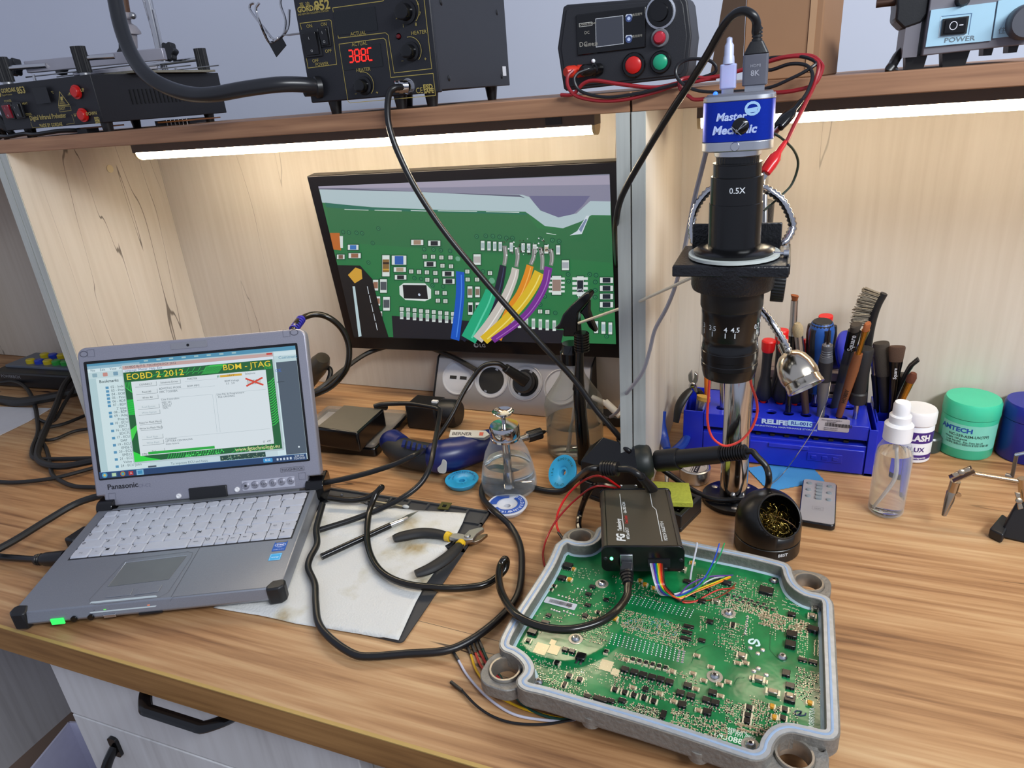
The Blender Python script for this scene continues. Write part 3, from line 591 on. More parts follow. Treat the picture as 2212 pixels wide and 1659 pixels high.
def part(X, Y, w_, h_, body, vert=False, halo=True):
    if halo: c.poly(mp([(X - w_ / 2 - 6, Y - h_ / 2 - 6), (X + w_ / 2 + 6, Y - h_ / 2 - 6), (X + w_ / 2 + 6, Y + h_ / 2 + 6), (X - w_ / 2 - 6, Y + h_ / 2 + 6)]), '1d5236')
    c.poly(mp([(X - w_ / 2, Y - h_ / 2), (X + w_ / 2, Y - h_ / 2), (X + w_ / 2, Y + h_ / 2), (X - w_ / 2, Y + h_ / 2)]), WH)
    a_, b_ = (w_ / 2 - 2, h_ * 0.3) if vert else (w_ * 0.3, h_ / 2 - 2)
    c.poly(mp([(X - a_, Y - b_), (X + a_, Y - b_), (X + a_, Y + b_), (X - a_, Y + b_)]), body)
def via(X, Y, r=14): p = ms(X, Y); c.disc(p[0], p[1], r / 3.072 * 0.00083, '14553c', 10); c.disc(p[0], p[1], r / 3.072 * 0.0005, '3a8a5c', 8); c.disc(p[0], p[1], r / 3.072 * 0.00022, '12382a', 6)
for X, Y in ((545, 472), (400, 500), (350, 498), (312, 495), (438, 503), (508, 568), (480, 697), (1197, 524), (1258, 520), (1305, 522), (1350, 527), (1395, 535), (1435, 535), (1620, 540), (1700, 548), (1745, 556), (850, 608), (912, 610), (960, 615), (1022, 620), (785, 800), (830, 805), (905, 848), (975, 855), (1240, 755), (1805, 775), (1808, 820), (1948, 775), (1990, 780), (1985, 825), (1985, 880), (1620, 975), (1650, 920), (2060, 1185), (1720, 1030), (2025, 1010), (1985, 925)): via(X, Y)
c.poly(mp([(225, 500), (290, 500), (300, 615), (250, 610)]), 'c06a28'); c.poly(mp([(290, 520), (312, 520), (312, 600), (296, 600)]), WH)
for X, Y, w_, h_, bc in ((380, 595, 70, 34, '3c78c0'), (390, 650, 80, 32, '9a6a50'), (298, 658, 50, 30, '7a5f50'), (805, 562, 80, 34, 'a58a74'), (918, 568, 80, 34, '20242e'), (890, 706, 76, 34, '20242e'), (1010, 770, 76, 34, '20242e'), (1015, 820, 76, 34, '20242e'), (690, 742, 80, 30, 'b09a84'), (695, 793, 76, 30, '20242e'), (685, 680, 96, 60, '2f62b4'), (2060, 812, 86, 36, '1d2634'), (2060, 866, 86, 36, '1d2634'), (2060, 920, 86, 36, '1d2634'), (2060, 974, 86, 36, '1d2634')): part(X, Y, w_, h_, bc)
for X, Y, w_, h_, bc in ((1155, 890, 32, 74, '8a7768'), (1205, 890, 30, 70, '8a7768'), (1158, 1000, 30, 80, '23262c'), (1207, 1000, 30, 80, '23262c'), (530, 845, 34, 70, '9a6f5a'), (582, 850, 44, 90, '50565e'), (545, 950, 30, 60, '9a6f5a'), (602, 968, 44, 90, '50565e'), (558, 1048, 30, 60, '9a6f5a'), (576, 1160, 24, 60, '8a6a5c'), (1203, 675, 48, 70, 'b9b6b4'), (1788, 712, 46, 66, 'a9b0b8'), (1240, 582, 24, 62, 'a8bcc0'), (1282, 584, 22, 60, 'a8bcc0'), (1320, 586, 22, 60, 'a8bcc0'), (1357, 588, 22, 60, 'a8bcc0'), (1430, 592, 22, 60, 'b5c6cc'), (1508, 596, 22, 60, 'b5c6cc'), (1545, 598, 22, 60, 'b5c6cc'), (1585, 602, 26, 56, 'c8cccc'), (1662, 606, 26, 56, 'c8b8a0'), (1740, 610, 26, 60, 'b5c6cc'), (1992, 1122, 26, 78, 'a8c0c8'), (2040, 1126, 26, 78, 'a8c0c8'), (2086, 1130, 24, 78, 'a8c0c8')): part(X, Y, w_, h_, bc, True)
part(1730, 845, 60, 125, '9a8278', True)
for k in range(4):
    for X in (1690, 1772): part(X, 800 + k * 28, 24, 14, WH, halo=False)
part(1887, 850, 44, 130, '1c2230', True)
for k in range(4):
    for X in (1850, 1922): part(X, 800 + k * 32, 30, 18, WH, halo=False)
a = ms(1868, 880); c.text('363', a[0] + 0.008, a[1] - 0.004, 0.011, 'd8e0e8', rot=PI / 2, align='c')
part(600, 715, 48, 140, '8a6a3c', True); c.poly(mp([(580, 690), (622, 690), (622, 704), (580, 704)]), '3a2a20'); c.poly(mp([(580, 735), (622, 735), (622, 745), (580, 745)]), 'c8a040')
for X, Y in ((858, 655), (912, 655), (968, 660), (1028, 660), (975, 714), (1032, 718), (768, 752), (820, 755), (872, 758), (928, 762), (875, 808), (932, 812), (1140, 752), (1142, 805), (1290, 762), (940, 892), (990, 895), (945, 945), (995, 948), (1205, 805), (1670, 1020), (1622, 1016)):
    part(X, Y, 26, 24, 'b4bcb0')
c.poly(mp([(690, 850), (720, 828), (860, 830), (900, 870), (900, 930), (860, 948), (730, 940), (692, 905)]), WH); c.poly(mp([(712, 840), (870, 842), (880, 935), (720, 930)]), '16181e'); a = ms(822, 905); c.disc(a[0], a[1], 0.0022, 'c8d4e8', 10)
# black connector at the left edge, chip at the bottom
c.poly(mp([(280, 710), (430, 712), (510, 800), (560, 1000), (620, 1190), (390, 1188)]), '101014'); c.poly(mp([(350, 775), (400, 725), (440, 740), (445, 800), (395, 830)]), 'd8a53a'); c.poly(mp([(380, 850), (396, 850), (440, 1180), (420, 1185)]), 'bfd6dc')
for k in range(5): c.line(mp([(478 + k * 14, 850 + k * 60), (488 + k * 14, 900 + k * 60)]), 0.0012, 'd5dee6')
c.poly(mp([(640, 1045), (1110, 1075), (1780, 1140), (1760, 1228), (1200, 1215), (650, 1190)]), '1b1c26')
for k in range(9): X = 706 + k * 42.5; part(X, 1040 + k * 3.5, 22, 54, 'a9b6b4', True, False); part(X, 1000 + k * 4, 24, 24, 'c3cdc6')
for k in range(7): X = 1440 + k * 46; part(X, 1085 + k * 4, 22, 70, 'a9b6b4', True, False)
c.line(mp([(380, 1185), (1100, 1200)]), 0.001, '101014')
def wire(pts, w0, w1, col, hi):
    s = smooth([(*ms(*p), 0) for p in pts], 8); n = len(s); A_ = []; B_ = []
    for i in range(n):
        d = (s[min(i + 1, n - 1)] - s[max(i - 1, 0)]).normalized(); wd = (w0 + (w1 - w0) * i / n) / 3.072 * 0.00081 / 2; A_.append((s[i].x - d.y * wd, s[i].y + d.x * wd)); B_.append((s[i].x + d.y * wd, s[i].y - d.x * wd))
    c.z += c.dz
    for i in range(n - 1): c.add([(*A_[i], c.z), (*A_[i + 1], c.z), (*B_[i + 1], c.z), (*B_[i], c.z)], [(0, 1, 2, 3)], col=L(col))
    c.z += c.dz; m_ = lambda i, f: (A_[i][0] * (1 - f) + B_[i][0] * f, A_[i][1] * (1 - f) + B_[i][1] * f, c.z)
    for i in range(1, n - 2): c.add([m_(i, 0.3), m_(i + 1, 0.3), m_(i + 1, 0.42), m_(i, 0.42)], [(0, 1, 2, 3)], col=L(hi))
for a_, b_ in (((1388, 580), (1385, 710)), ((1468, 590), (1465, 720)), ((1585, 600), (1560, 705)), ((1625, 590), (1635, 740)), ((1692, 600), (1695, 710))): wire([a_, ((a_[0] + b_[0]) / 2 + 8, (a_[1] + b_[1]) / 2), b_], 26, 22, '8a8a88', 'e8e8e8')
p = [(1395, 545), (1490, 520), (1560, 540), (1680, 560), (1735, 600), (1600, 625), (1480, 640), (1400, 610)]; 
for k in range(70): X, Y = 1380 + 330 * rnd.random(), 525 + 120 * rnd.random(); a = ms(X, Y); c.disc(a[0], a[1], 0.0004 + 0.0011 * rnd.random(), rnd.choice(['2a2320', '4a4038', 'e8eef0', '6a6a66', '1c3a2a']), 7)
wire([(1380, 710), (1365, 790), (1335, 900), (1260, 1020), (1100, 1195)], 40, 62, '161a30', '3c4468')
wire([(1300, 880), (1270, 960), (1220, 1060), (1150, 1200)], 70, 100, '1fae80', '5cd6ae')
wire([(1462, 728), (1445, 800), (1390, 930), (1300, 1080), (1210, 1200)], 44, 66, 'cfc8c0', 'f4f0ea')
wire([(1558, 710), (1535, 790), (1490, 900), (1420, 1010), (1340, 1195)], 42, 56, 'e8901c', 'ffc060')
wire([(1620, 755), (1575, 850), (1500, 960), (1390, 1080), (1250, 1205)], 62, 62, 'e3be28', 'fae878')
wire([(1680, 720), (1650, 850), (1570, 990), (1470, 1090), (1310, 1205)], 46, 40, '7a2e96', 'b070c8')
wire([(1095, 750), (1095, 900), (1080, 1050), (1060, 1200)], 52, 58, '0f58c8', '4c8cf0')
a = ms(1080, 665); c.disc(a[0], a[1], 0.004, '6aa888', 12); a = ms(1305, 810); c.disc(a[0], a[1], 0.005, '6aa888', 12)
c.poly(mp([(1820, 510), (1870, 480), (1930, 380), (1950, 380), (1900, 500)]), 'd8e4ee'); c.poly(mp([(1880, 470), (1925, 400), (1935, 405), (1895, 490)]), '7f8fb0'); c.line(mp([(1665, 495), (1730, 505)]), 0.0009, 'd8ece4')
c.print('screen', mon, T(0, 0, 0.0001), colmat('monitor_screen_light', 0.8))
c = Canvas(); a = ms(1192, 1248); c.disc(a[0], a[1], 0.0042, 'a8a8ac', 16); c.disc(a[0] + 0.0008, a[1] + 0.0006, 0.0026, '1c1c20', 12); c.text('LG', a[0] + 0.0065, a[1] - 0.003, 0.0088, 'b4b4b8', bold=0.01)
c.print('maker_mark', mon, T(0, 0, -0.0007))
# ================================================================= equipment on the shelf
ST = SZ1      # shelf top
def Y3(pts): return [PY(*p) for p in pts]
def feet(t, pts, r0, r1, z0, z1, m=None):
    for x, y in pts: MB().lathe([(0, z0), (r1, z0), (r0, z1), (0, z1)], T(x, y, 0), 16).build('foot', m or RUBBER, t, world=True)
dark = mat('powder_black', '1b1c22', 0.5, bump=0.15, scale=1200)
dark_side = mat('powder_black_side', '26272d', 0.55, bump=0.15, scale=1200)
GOLD = 'a8964e'
# ---- hot air station 952
gy = 0.765; GV = VF(gy)
def G(X, Y): return onp(GV, 520 + X / 3.456, Y / 3.456)
st = thing('soldering_station', 'black soldering station with a red lit temperature display on the middle shelf', 'soldering station', (-0.46, gy, ST))
gx0, gx1, gz0, gz1 = -0.5475, -0.375, 0.5035, 0.635
MB().box(((gx0 + gx1) / 2, gy + 0.118, (gz0 + gz1) / 2), (gx1 - gx0, 0.224, gz1 - gz0)).build('case', dark_side, st, world=True, bev=0.001)
MB().box(((gx0 + gx1) / 2, gy + 0.003, (gz0 + gz1) / 2 - 0.001), (gx1 - gx0 + 0.003, 0.008, gz1 - gz0 + 0.003)).build('front_panel', dark, st, world=True, bev=0.0015)
feet(st, [(-0.525, gy + 0.014), (-0.432, gy + 0.012), (-0.395, gy + 0.02), (-0.525, gy + 0.2), (-0.392, gy + 0.2)], 0.0085, 0.006, ST, gz0)
for x, z in ((0, 0.012), (0.0, 0.09)):
    for y in (0.03, 0.2): MB().sphere((gx1, gy + y, gz0 + x + z), 0.0035, seg=10, sc_=(0.5, 1, 1)).build('screw', BLACK, st, world=True)
c = Canvas()
def gl(pts, wd=0.0007, closed=False): c.line([G(*p) for p in pts], wd, GOLD, closed)
gl([(690, 60), (1065, 8), (1090, -20)]); gl([(690, 60), (735, 285), (1085, 245), (1105, 262), (1150, 545), (1430, 512), (1372, -10)], 0.0007)
gl([(738, 330), (1070, 285), (1088, 300), (1125, 578), (1440, 548), (1458, 712), (820, 768), (805, 755), (738, 330)])
gl([(460, 222), (448, 175), (665, 148), (680, 155), (722, 480), (508, 508), (495, 432)])
a = G(432, 95); c.text('GORDAK', a[0], a[1], 0.0078, GOLD, bold=0.03); a = G(560, 80); c.text('952', a[0], a[1], 0.0135, GOLD, bold=0.03, wd=1.05); a = G(448, 60); c.text('\u9ad8 \u8fea', a[0], a[1], 0.0065, GOLD); a = G(435, 118); c.text('SMD REWORK SOLDERING STATION', a[0], a[1], 0.0027, GOLD, wd=0.95)
for s_, X, Y, z_ in (('ON', 520, 207, .0052), ('ON', 627, 194, .0052), ('OFF', 662, 393, .0052), ('OFF', 566, 465, .0052), ('POWER', 616, 491, .0054), ('ACTUAL', 884, 262, .0054), ('ACTUAL', 894, 340, .0054), ('HEATER', 924, 532, .0054), ('HEATER', 1338, 256, .0054), ('\u2212', 868, 715, .006), ('+', 1026, 705, .006), ('\u2212', 1215, 470, .006), ('+', 1386, 455, .006), ('6', 1331, 40, .005), ('7', 1346, 115, .005), ('8', 1316, 195, .005), ('1', 1222, 205, .005), ('2', 1170, 143, .005)):
    a = G(X, Y); c.text(s_, a[0], a[1], z_, GOLD, align='c')
a = G(1372, 668); c.text('ESD', a[0], a[1], 0.0072, GOLD, bold=0.04); a = G(1375, 697); c.text('SAFE', a[0], a[1] , 0.0064, GOLD, bold=0.04, wd=0.95); a = G(1318, 697); c.text('CE', a[0], a[1], 0.0085, GOLD, wd=0.9)
for (X, Y, r) in ((925, 630, .0135), (1275, 375, .0135), (1245, 75, .0155)):
    a = G(X, Y); c.line([(a[0] + r * math.cos(t_), a[1] + r * math.sin(t_)) for t_ in [math.radians(-50 + 150 * k / 20) for k in range(21)]], 0.0006, GOLD)
c.print('panel_print', st, GV @ T(0, 0, 0.0012), world=True)
def knob(X, Y, r, l, par=st, M_=GV, f=G, m=BLACKG, sk=1.35):
    a = f(X, Y); return MB().lathe([(0, 0), (r * sk, 0), (r * sk, l * 0.25), (r, l * 0.3), (r * 0.94, l * 0.97), (r * 0.85, l), (0, l)], M_ @ T(a[0], a[1], 0), 28).build('knob', m, par, world=True)
knob(928, 640, 0.0075, 0.015); knob(1278, 385, 0.0075, 0.015); knob(1245, 92, 0.0088, 0.016)
def rocker(par, M_, cx_, cy_, w_, h_, m=BLACKG, name='rocker_switch', sym='O'):
    o = MB().box((0, 0, 0.001), (w_, h_, 0.003)).build(name, BLACK, par, world=True, M=M_ @ T(cx_, cy_, 0.0005), bev=0.0006)
    MB().box((0, 0, 0.002), (w_ * 0.8, h_ * 0.82, 0.004)).build('rocker', m, o, M=T(0, 0, 0.001, 0.14, 0, 0), bev=0.0006)
    c_ = Canvas(); c_.text(sym, 0, -h_ * 0.32, 0.004, 'c8c8c8', align='c'); c_.text('I', 0, h_ * 0.14, 0.004, 'c8c8c8', align='c'); c_.print('symbols', o, T(0, 0, 0.0056, 0.14, 0, 0)); return o
a = G(540, 325); rocker(st, GV, a[0], a[1], 0.0235, 0.029); a = G(637, 275); rocker(st, GV, a[0], a[1], 0.0135, 0.021)
for (X0, Y0, X1, Y1, lit) in ((715, 90, 1010, 225, 0), (765, 365, 1050, 485, 1)):
    a, b_ = G(X0, Y1), G(X1, Y0); MB().prism(rrect(b_[0] - a[0], 0.024, 0.001, 2, (a[0] + b_[0]) / 2, (a[1] + b_[1]) / 2), 0, 0.0016).build('display_window', mat('display_glass', '14171a', 0.15), st, world=True, M=GV)
# seven-segment figures
c = Canvas(); a = G(818, 470); SEG = {'3': 'abcdg', '8': 'abcdefg', 'C': 'adef'}
def seg7(ch, x, y, w_, h_, col, t_=0.0016):
    P_ = {'a': ((0, 1), (1, 1)), 'b': ((1, 1), (1, .5)), 'c': ((1, .5), (1, 0)), 'd': ((0, 0), (1, 0)), 'e': ((0, 0), (0, .5)), 'f': ((0, .5), (0, 1)), 'g': ((0, .5), (1, .5))}
    for k in SEG[ch]:
        (u0, v0), (u1, v1) = P_[k]; du, dv = (u1 - u0) * 0.1, (v1 - v0) * 0.08
        c.line([(x + (u0 + du) * w_ + (v0 + dv) * h_ * 0.06, y + (v0 + dv) * h_), (x + (u1 - du) * w_ + (v1 - dv) * h_ * 0.06, y + (v1 - dv) * h_)], t_, col)
for k, ch in enumerate('388C'): seg7(ch, a[0] + k * 0.0088, a[1] + 0.0005, 0.0058, 0.0125, 'ff2418')
c.print('display_figures', st, GV @ T(0, 0, 0.0018), colmat('red_led_figures', 1.6), world=True)
a = G(1182, 272); MB().lathe([(0, 0.003), (0.002, 0.0022), (0.0026, 0), (0.0034, 0)], GV @ T(a[0], a[1], 0.001), 14).build('indicator_lamp', mat('dim_red_lamp', '5a1016', 0.2), st, world=True)
# socket with the iron's plug, hose sleeve, holder bracket
a = G(1255, 645); MB().lathe([(0, 0), (0.0085, 0), (0.0085, 0.002), (0.0062, 0.002), (0.0062, 0.006), (0.0052, 0.006), (0.0052, 0)], GV @ T(a[0], a[1], 0), 24).build('socket', CHROME, st, world=True)
hose_end = PY(692, 188, gy)
MB().lathe([(0, 0), (0.0125, 0), (0.0125, 0.006), (0.010, 0.008), (0.0095, 0.02), (0, 0.02)], GV @ T(hose_end.x, hose_end.z, 0, 0, -0.7, 0), 22).build('hose_sleeve', RUBBER, st, world=True)
hp = smooth([Vector((hose_end.x, gy - 0.002, hose_end.z))] + Y3([(655, 183, 0.745), (600, 183, 0.725), (530, 192, 0.71), (460, 204, 0.70), (410, 203, 0.70), (360, 188, 0.70), (315, 160, 0.70), (283, 115, 0.71), (262, 60, 0.72), (249, 0, 0.73), (240, -60, 0.74)]), 6)
MB().tube(hp, 0.0088, 14).build('air_hose', mat('grey_black_hose', '1f2024', 0.3), st, world=True)
br = MB().tube(smooth(Y3([(625, 20, 0.80), (622, 60, 0.80), (605, 82, 0.80), (590, 84, 0.80), (570, 60, 0.80), (552, 38, 0.80), (540, 20, 0.80), (541, 10, 0.80), (549, 6, 0.80)]), 5), 0.0016, 8)
br.tube(smooth(Y3([(608, -10, 0.82), (606, 10, 0.82), (617, 45, 0.82), (612, 75, 0.81), (598, 84, 0.80), (582, 92, 0.80), (562, 50, 0.79), (553, 20, 0.79), (560, 6, 0.79)]), 5), 0.0016, 8)
br.build('gun_cradle', CHROME, st, world=True)
BVm = VF(0.80); pl = [onp(BVm, *p) for p in ((580, 92), (608, 80), (618, 98), (597, 123))]
pb = MB().prism(pl, -0.001, 0.0005, BVm).build('cradle_plate', BLACK, st, world=True)
MB().box(((PY(590, 75, .8).x + gx0) / 2, 0.805, PY(620, 75, .8).z), (0.035, 0.014, 0.001), None).build('cradle_arm', STEEL, st, world=True)
a = G(2013, 555); MB().box((gx1 + 0.0006, 0.975, 0.522), (0.0006, 0.012, 0.012)).build('sticker', WHITEP, st, world=True)
# ---- soldering iron cable and iron (built with the bench things)
iron_cable_top = Y3([(868, 188, 0.752), (852, 190, 0.742), (841, 202, 0.738), (837, 235, 0.735), (841, 275, 0.732), (860, 330, 0.73), (900, 410, 0.73), (960, 500, 0.735), (1040, 598, 0.74), (1110, 678, 0.745), (1180, 755, 0.75), (1240, 820, 0.755), (1290, 888, 0.755), (1335, 940, 0.755)])
# ---- preheater 853
py_ = 0.757; PV = VF(py_)
def Z8(X, Y): return onp(PV, X / 6.9125, 80 + Y / 6.9125)
ph = thing('preheater', 'black infrared preheater with two red buttons and a clamp frame on top', 'preheater', (-1.0, py_, ST))
px0, px1, pz0, pz1 = -1.095, -0.8945, 0.4985, 0.5605
MB().box(((px0 + px1) / 2, py_ + 0.124, (pz0 + pz1) / 2), (px1 - px0, 0.245, pz1 - pz0)).build('case', mat('preheater_black', '17171c', 0.5, bump=0.1, scale=1200), ph, world=True, bev=0.001)
feet(ph, [(-1.07, py_ + 0.02), (-0.905, py_ + 0.015), (-0.905, py_ + 0.215), (-1.07, py_ + 0.215)], 0.008, 0.0065, ST, pz0)
c = Canvas(); T8 = lambda s_, X, Y, z_, **k: c.text(s_, *Z8(X, Y), z_, GOLD, **k)
T8('GORDAK', 48, 835, 0.0078, bold=0.03, wd=0.95); T8('853', 290, 845, 0.0122, bold=0.03, wd=0.95); T8('Digital Preheater', 60, 880, 0.0032); T8('TEMP', 650, 788, 0.0045, align='c'); T8('\u2103', 795, 845, 0.0045); T8('POWER', 150, 970, 0.0045, align='c'); T8('HEAT', 365, 1010, 0.0045); T8('COOL', 418, 1170, 0.0045); T8('ON', 75, 1042, 0.004); T8('OFF', 118, 1205, 0.004)
T8('UP', 1235, 820, 0.0062, bold=0.02); T8('DOWN', 1320, 1170, 0.0062, bold=0.02); T8('Digital Infrared Preheater', 485, 1245, 0.0092, wd=0.78, bold=0.015); T8('MADE BY GORDAK', 630, 1350, 0.0068, wd=0.8, bold=0.02); T8('ESD', 1445, 1245, 0.0062, bold=0.04, wd=0.9); T8('SAFE', 1455, 1290, 0.0056, bold=0.04, wd=0.8)
c.line([Z8(*p) for p in ((625, 1345), (515, 1352), (488, 1262))], 0.0004, GOLD); c.line([Z8(*p) for p in ((1020, 1300), (1140, 1285), (1110, 1170), (1095, 1160))], 0.0004, GOLD)
c.line([Z8(*p) for p in ((920, 815), (905, 1025), (1065, 1010))], 0.0010, GOLD, True); c.line([Z8(*p) for p in ((905, 1045), (1080, 1030), (1095, 1095), (925, 1115))], 0.0005, GOLD, True)
c.poly([Z8(*p) for p in ((930, 890), (965, 887), (972, 945), (938, 950))], GOLD)
for k in range(4): c.line([Z8(930 - k * 2, 965 + k * 13), Z8(985 + k * 9, 960 + k * 12)], 0.0004, GOLD)
T8('HOT', 935, 1092, 0.0052); a = Z8(18, 850); c.disc(a[0], a[1], 0.0045, GOLD, 7)
for X, Y in ((1070, 865), (1155, 1150)): c.line([Z8(X - 25, Y), Z8(X + 25, Y - 5)], 0.0006, GOLD); c.poly([Z8(X - 14, Y - 12 if X < 1100 else Y + 10), Z8(X + 14, Y - 14 if X < 1100 else Y + 8), Z8(X, Y - 45 if X < 1100 else Y + 45)], GOLD)
c.rect(*Z8(585, 1000), 0.029, 0.021, '131418')
c.print('panel_print', ph, PV @ T(0, 0, -0.0 + 0.0006 + 0.0018), world=True)
RED = mat('red_button', 'c01c18', 0.3)
for X, Y in ((1147, 820), (1248, 1165)):
    a = Z8(X, Y); MB().lathe([(0, 0.0035), (0.0062, 0.0035), (0.0068, 0.0028), (0.007, 0.0), (0.0092, 0), (0.0092, -0.002)], PV @ T(a[0], a[1], 0.002), 24).build('button', RED, ph, world=True)
a = Z8(175, 1108); rocker(ph, PV @ T(0, 0, 0.002), a[0], a[1], 0.017, 0.022, mat('dark_red_rocker', '7a1020', 0.2)); a = Z8(320, 1095); rocker(ph, PV @ T(0, 0, 0.002), a[0], a[1], 0.017, 0.022)
sv = MB()
for k in range(14): sv.box((px1 + 0.0003, py_ + 0.06 + k * 0.0075, 0.530), (0.0012, 0.0025, 0.020))
sv.build('vent_slots', mat('vent_dark', '050506', 0.6), ph, world=True)
# clamp frame on the preheater: four ribbed posts, chrome rods, grey beams, star knobs, wire grate
def knurl(x, y, z0, z1, r): return MB().prism([((r if k % 2 else r * 0.9) * math.cos(PI * k / 18) + x, (r if k % 2 else r * 0.9) * math.sin(PI * k / 18) + y) for k in range(36)], z0, z1)
posts = [(PY(18, 180, 0.775), 0), (PY(186, 165, 0.775), 0), (PY(442, 155, 0.985), 0), (PY(300, 155, 0.985), 1)]
for p, hid in posts:
    if hid: continue
    knurl(p.x, p.y, pz1 + 0.004, pz1 + 0.037, 0.0095).build('post', mat('ribbed_black_knob', '1a1a1c', 0.6), ph, world=True)
    MB().cyl((p.x, p.y, pz1), (p.x, p.y, pz1 + 0.004), 0.007).build('post_foot', STEEL, ph, world=True)
def rod(a, b, r=0.0035, name='rod', m=CHROME): return MB().cyl(a, b, r, seg=14).build(name, m, ph, world=True)
z_ = pz1 + 0.022
q1, q2, q3 = posts[0][0], posts[1][0], posts[2][0]
rod((q1.x, q1.y, z_), (q1.x + 0.05, q1.y + 0.03, z_)); rod((q2.x, q2.y, z_), (q2.x + 0.035, 0.80, z_)); rod((q3.x - 0.155, q3.y, z_), (q3.x, q3.y, z_))
b0, b1 = PY(60, 148, 0.80), PY(345, 118, 0.86)
def beam(a, b, w_, h_, name='clamp_beam', m=None):
    m_, l = along(a, b); fx = frame(a, Vector(b) - Vector(a), (0, 1, 0)); return MB().box((l / 2, 0, 0), (l, w_, h_)).build(name, m or mat('anodised_grey', 'a8a6ae', 0.4, 0.6), ph, world=True, M=fx, bev=0.001)
beam((b0.x, b0.y, z_), (b1.x, b1.y + 0.01, z_ + 0.002), 0.010, 0.016)
beam((b0.x + 0.09, 0.80, pz1 + 0.006), (b1.x - 0.02, 0.87, pz1 + 0.008), 0.014, 0.006, 'lower_clamp_beam')
def star(p, r, ax=(0, -1, 0.2), l=0.012):
    m_, _ = along(p, Vector(p) + Vector(ax)); return MB().prism([(r * (1 + 0.14 * math.cos(6 * t_)) * math.cos(t_), r * (1 + 0.14 * math.cos(6 * t_)) * math.sin(t_)) for t_ in [PI * k / 18 for k in range(36)]], 0, l, m_).build('star_knob', BLACK, ph, world=True, bev=0.001)
star(PY(40, 147, 0.80), 0.0115); star(PY(282, 115, 0.86), 0.0125); star(PY(372, 114, 0.98), 0.0135); star(PY(140, 152, 0.86), 0.008)
MB().box(((q2.x + q3.x) / 2 - 0.03, 0.90, pz1 + 0.002), (0.13, 0.16, 0.003)).build('heater_mesh', mat('heater_mesh_grey', '8d8878', 0.6, 0.3, var=0.3, scale=500, bump=0.5), ph, world=True)
for k, (x, y) in enumerate(((-1.03, 0.78), (-0.935, 0.785), (-0.93, 0.95), (-1.0, 0.97))): rod((x, y, pz1), (x, y, pz1 + 0.010), 0.002, 'pin')
w0 = MB()
for y in (0.79, 0.84, 0.90, 0.96): w0.cyl((-1.06, y, pz1 + 0.0085), (-0.86, y + 0.01, pz1 + 0.0085), 0.001, seg=6)
w0.build('grate', STEEL, ph, world=True)
# ---- stand with pale clamp and chrome rods behind the preheater
sdt = thing('tool_stand', 'chrome stand rods with a pale clamp rising behind the preheater', 'stand', PY(360, 190, 1.02))
for a, b_, r in (((362, 185, 1.016), (318, -10, 1.016), 0.0062), ((354, 150, 1.02), (308, -10, 1.02), 0.0025), ((370, 185, 1.014), (332, 20, 1.014), 0.002)):
    MB().cyl(PY(*a), PY(*b_), r, seg=16).build('rod', CHROME, sdt, world=True)
cl = [(0, 0), (0.010, 0), (0.012, 0.022), (0.019, 0.024), (0.0185, 0.028), (0.013, 0.036), (0.006, 0.040), (0.006, 0.046), (0.010, 0.047), (0.010, 0.057), (0, 0.057)]
a, b_ = PY(284, 104, 1.012), PY(272, 26, 1.012); m_, l = along(a, b_)
MB().lathe([(r, z * l / 0.057) for r, z in cl], m_, 24).build('clamp', mat('pale_plastic', '9a9498', 0.5), sdt, world=True)
MB().cyl(PY(272, 30, 1.012), PY(262, -30, 1.012), 0.0075, seg=16).build('handle', mat('brown_grip', '5a3c28', 0.5), sdt, world=True)
a = PY(287, 34, 1.0); MB().sphere(a, 0.0055, seg=14).build('screw', STEEL, sdt, world=True)
MB().box((PY(365, 190, 1.02).x, 1.03, ST + 0.004), (0.08, 0.045, 0.008)).build('base', BLACK, sdt, world=True)
# clutter under the preheater
t = thing('board_scrap', 'brown circuit board scrap lying under the preheater', 'board', (-0.93, 0.78, ST)); MB().box((-0.94, 0.79, ST + 0.007), (0.06, 0.03, 0.002)).build('board', mat('brown_board', '7a4a22', 0.5), t, world=True); MB().box((-0.955, 0.78, ST + 0.003), (0.02, 0.02, 0.006)).build('part', BLACK, t, world=True)
t = thing('board_scrap', 'second brown board with pins under the back corner of the preheater', 'board', (-0.86, 0.88, ST)); MB().box((-0.878, 0.90, ST + 0.006), (0.05, 0.08, 0.002)).build('board', mat('brown_board', '7a4a22', 0.5), t, world=True)
b = MB(); 
for k in range(6): b.cyl((-0.895 + k * 0.008, 0.87, ST + 0.0), (-0.895 + k * 0.008, 0.87, ST + 0.009), 0.0008, seg=6)
b.build('pins', STEEL, t, world=True)
o = MB().tube(smooth([(-1.12, 0.76, ST + 0.006), (-1.09, 0.755, ST + 0.004), (-1.06, 0.76, ST + 0.006), (-1.03, 0.755, ST + 0.004), (-0.985, 0.76, ST + 0.006), (-0.96, 0.78, ST + 0.004)], 6), 0.003, 8).build('cable_scrap', RUBBER); tag(o, 'thin black cable lying along the front edge below the preheater', 'cable')
b = MB(); rnd = random.Random(2)
for k in range(7): b.tube(smooth([(-1.135 + 0.012 * math.cos(k), 0.765 + 0.01 * k * 0.3, ST + 0.012 + 0.012 * math.sin(k)), (-1.12, 0.765, ST + 0.02 + 0.003 * k), (-1.105, 0.765, ST + 0.015 + 0.002 * k), (-1.10, 0.77, ST + 0.006)], 5), 0.004, 8)
o = b.build('cable_bundle', RUBBER); tag(o, 'coil of black cable at the far left end of the shelf', 'cable')
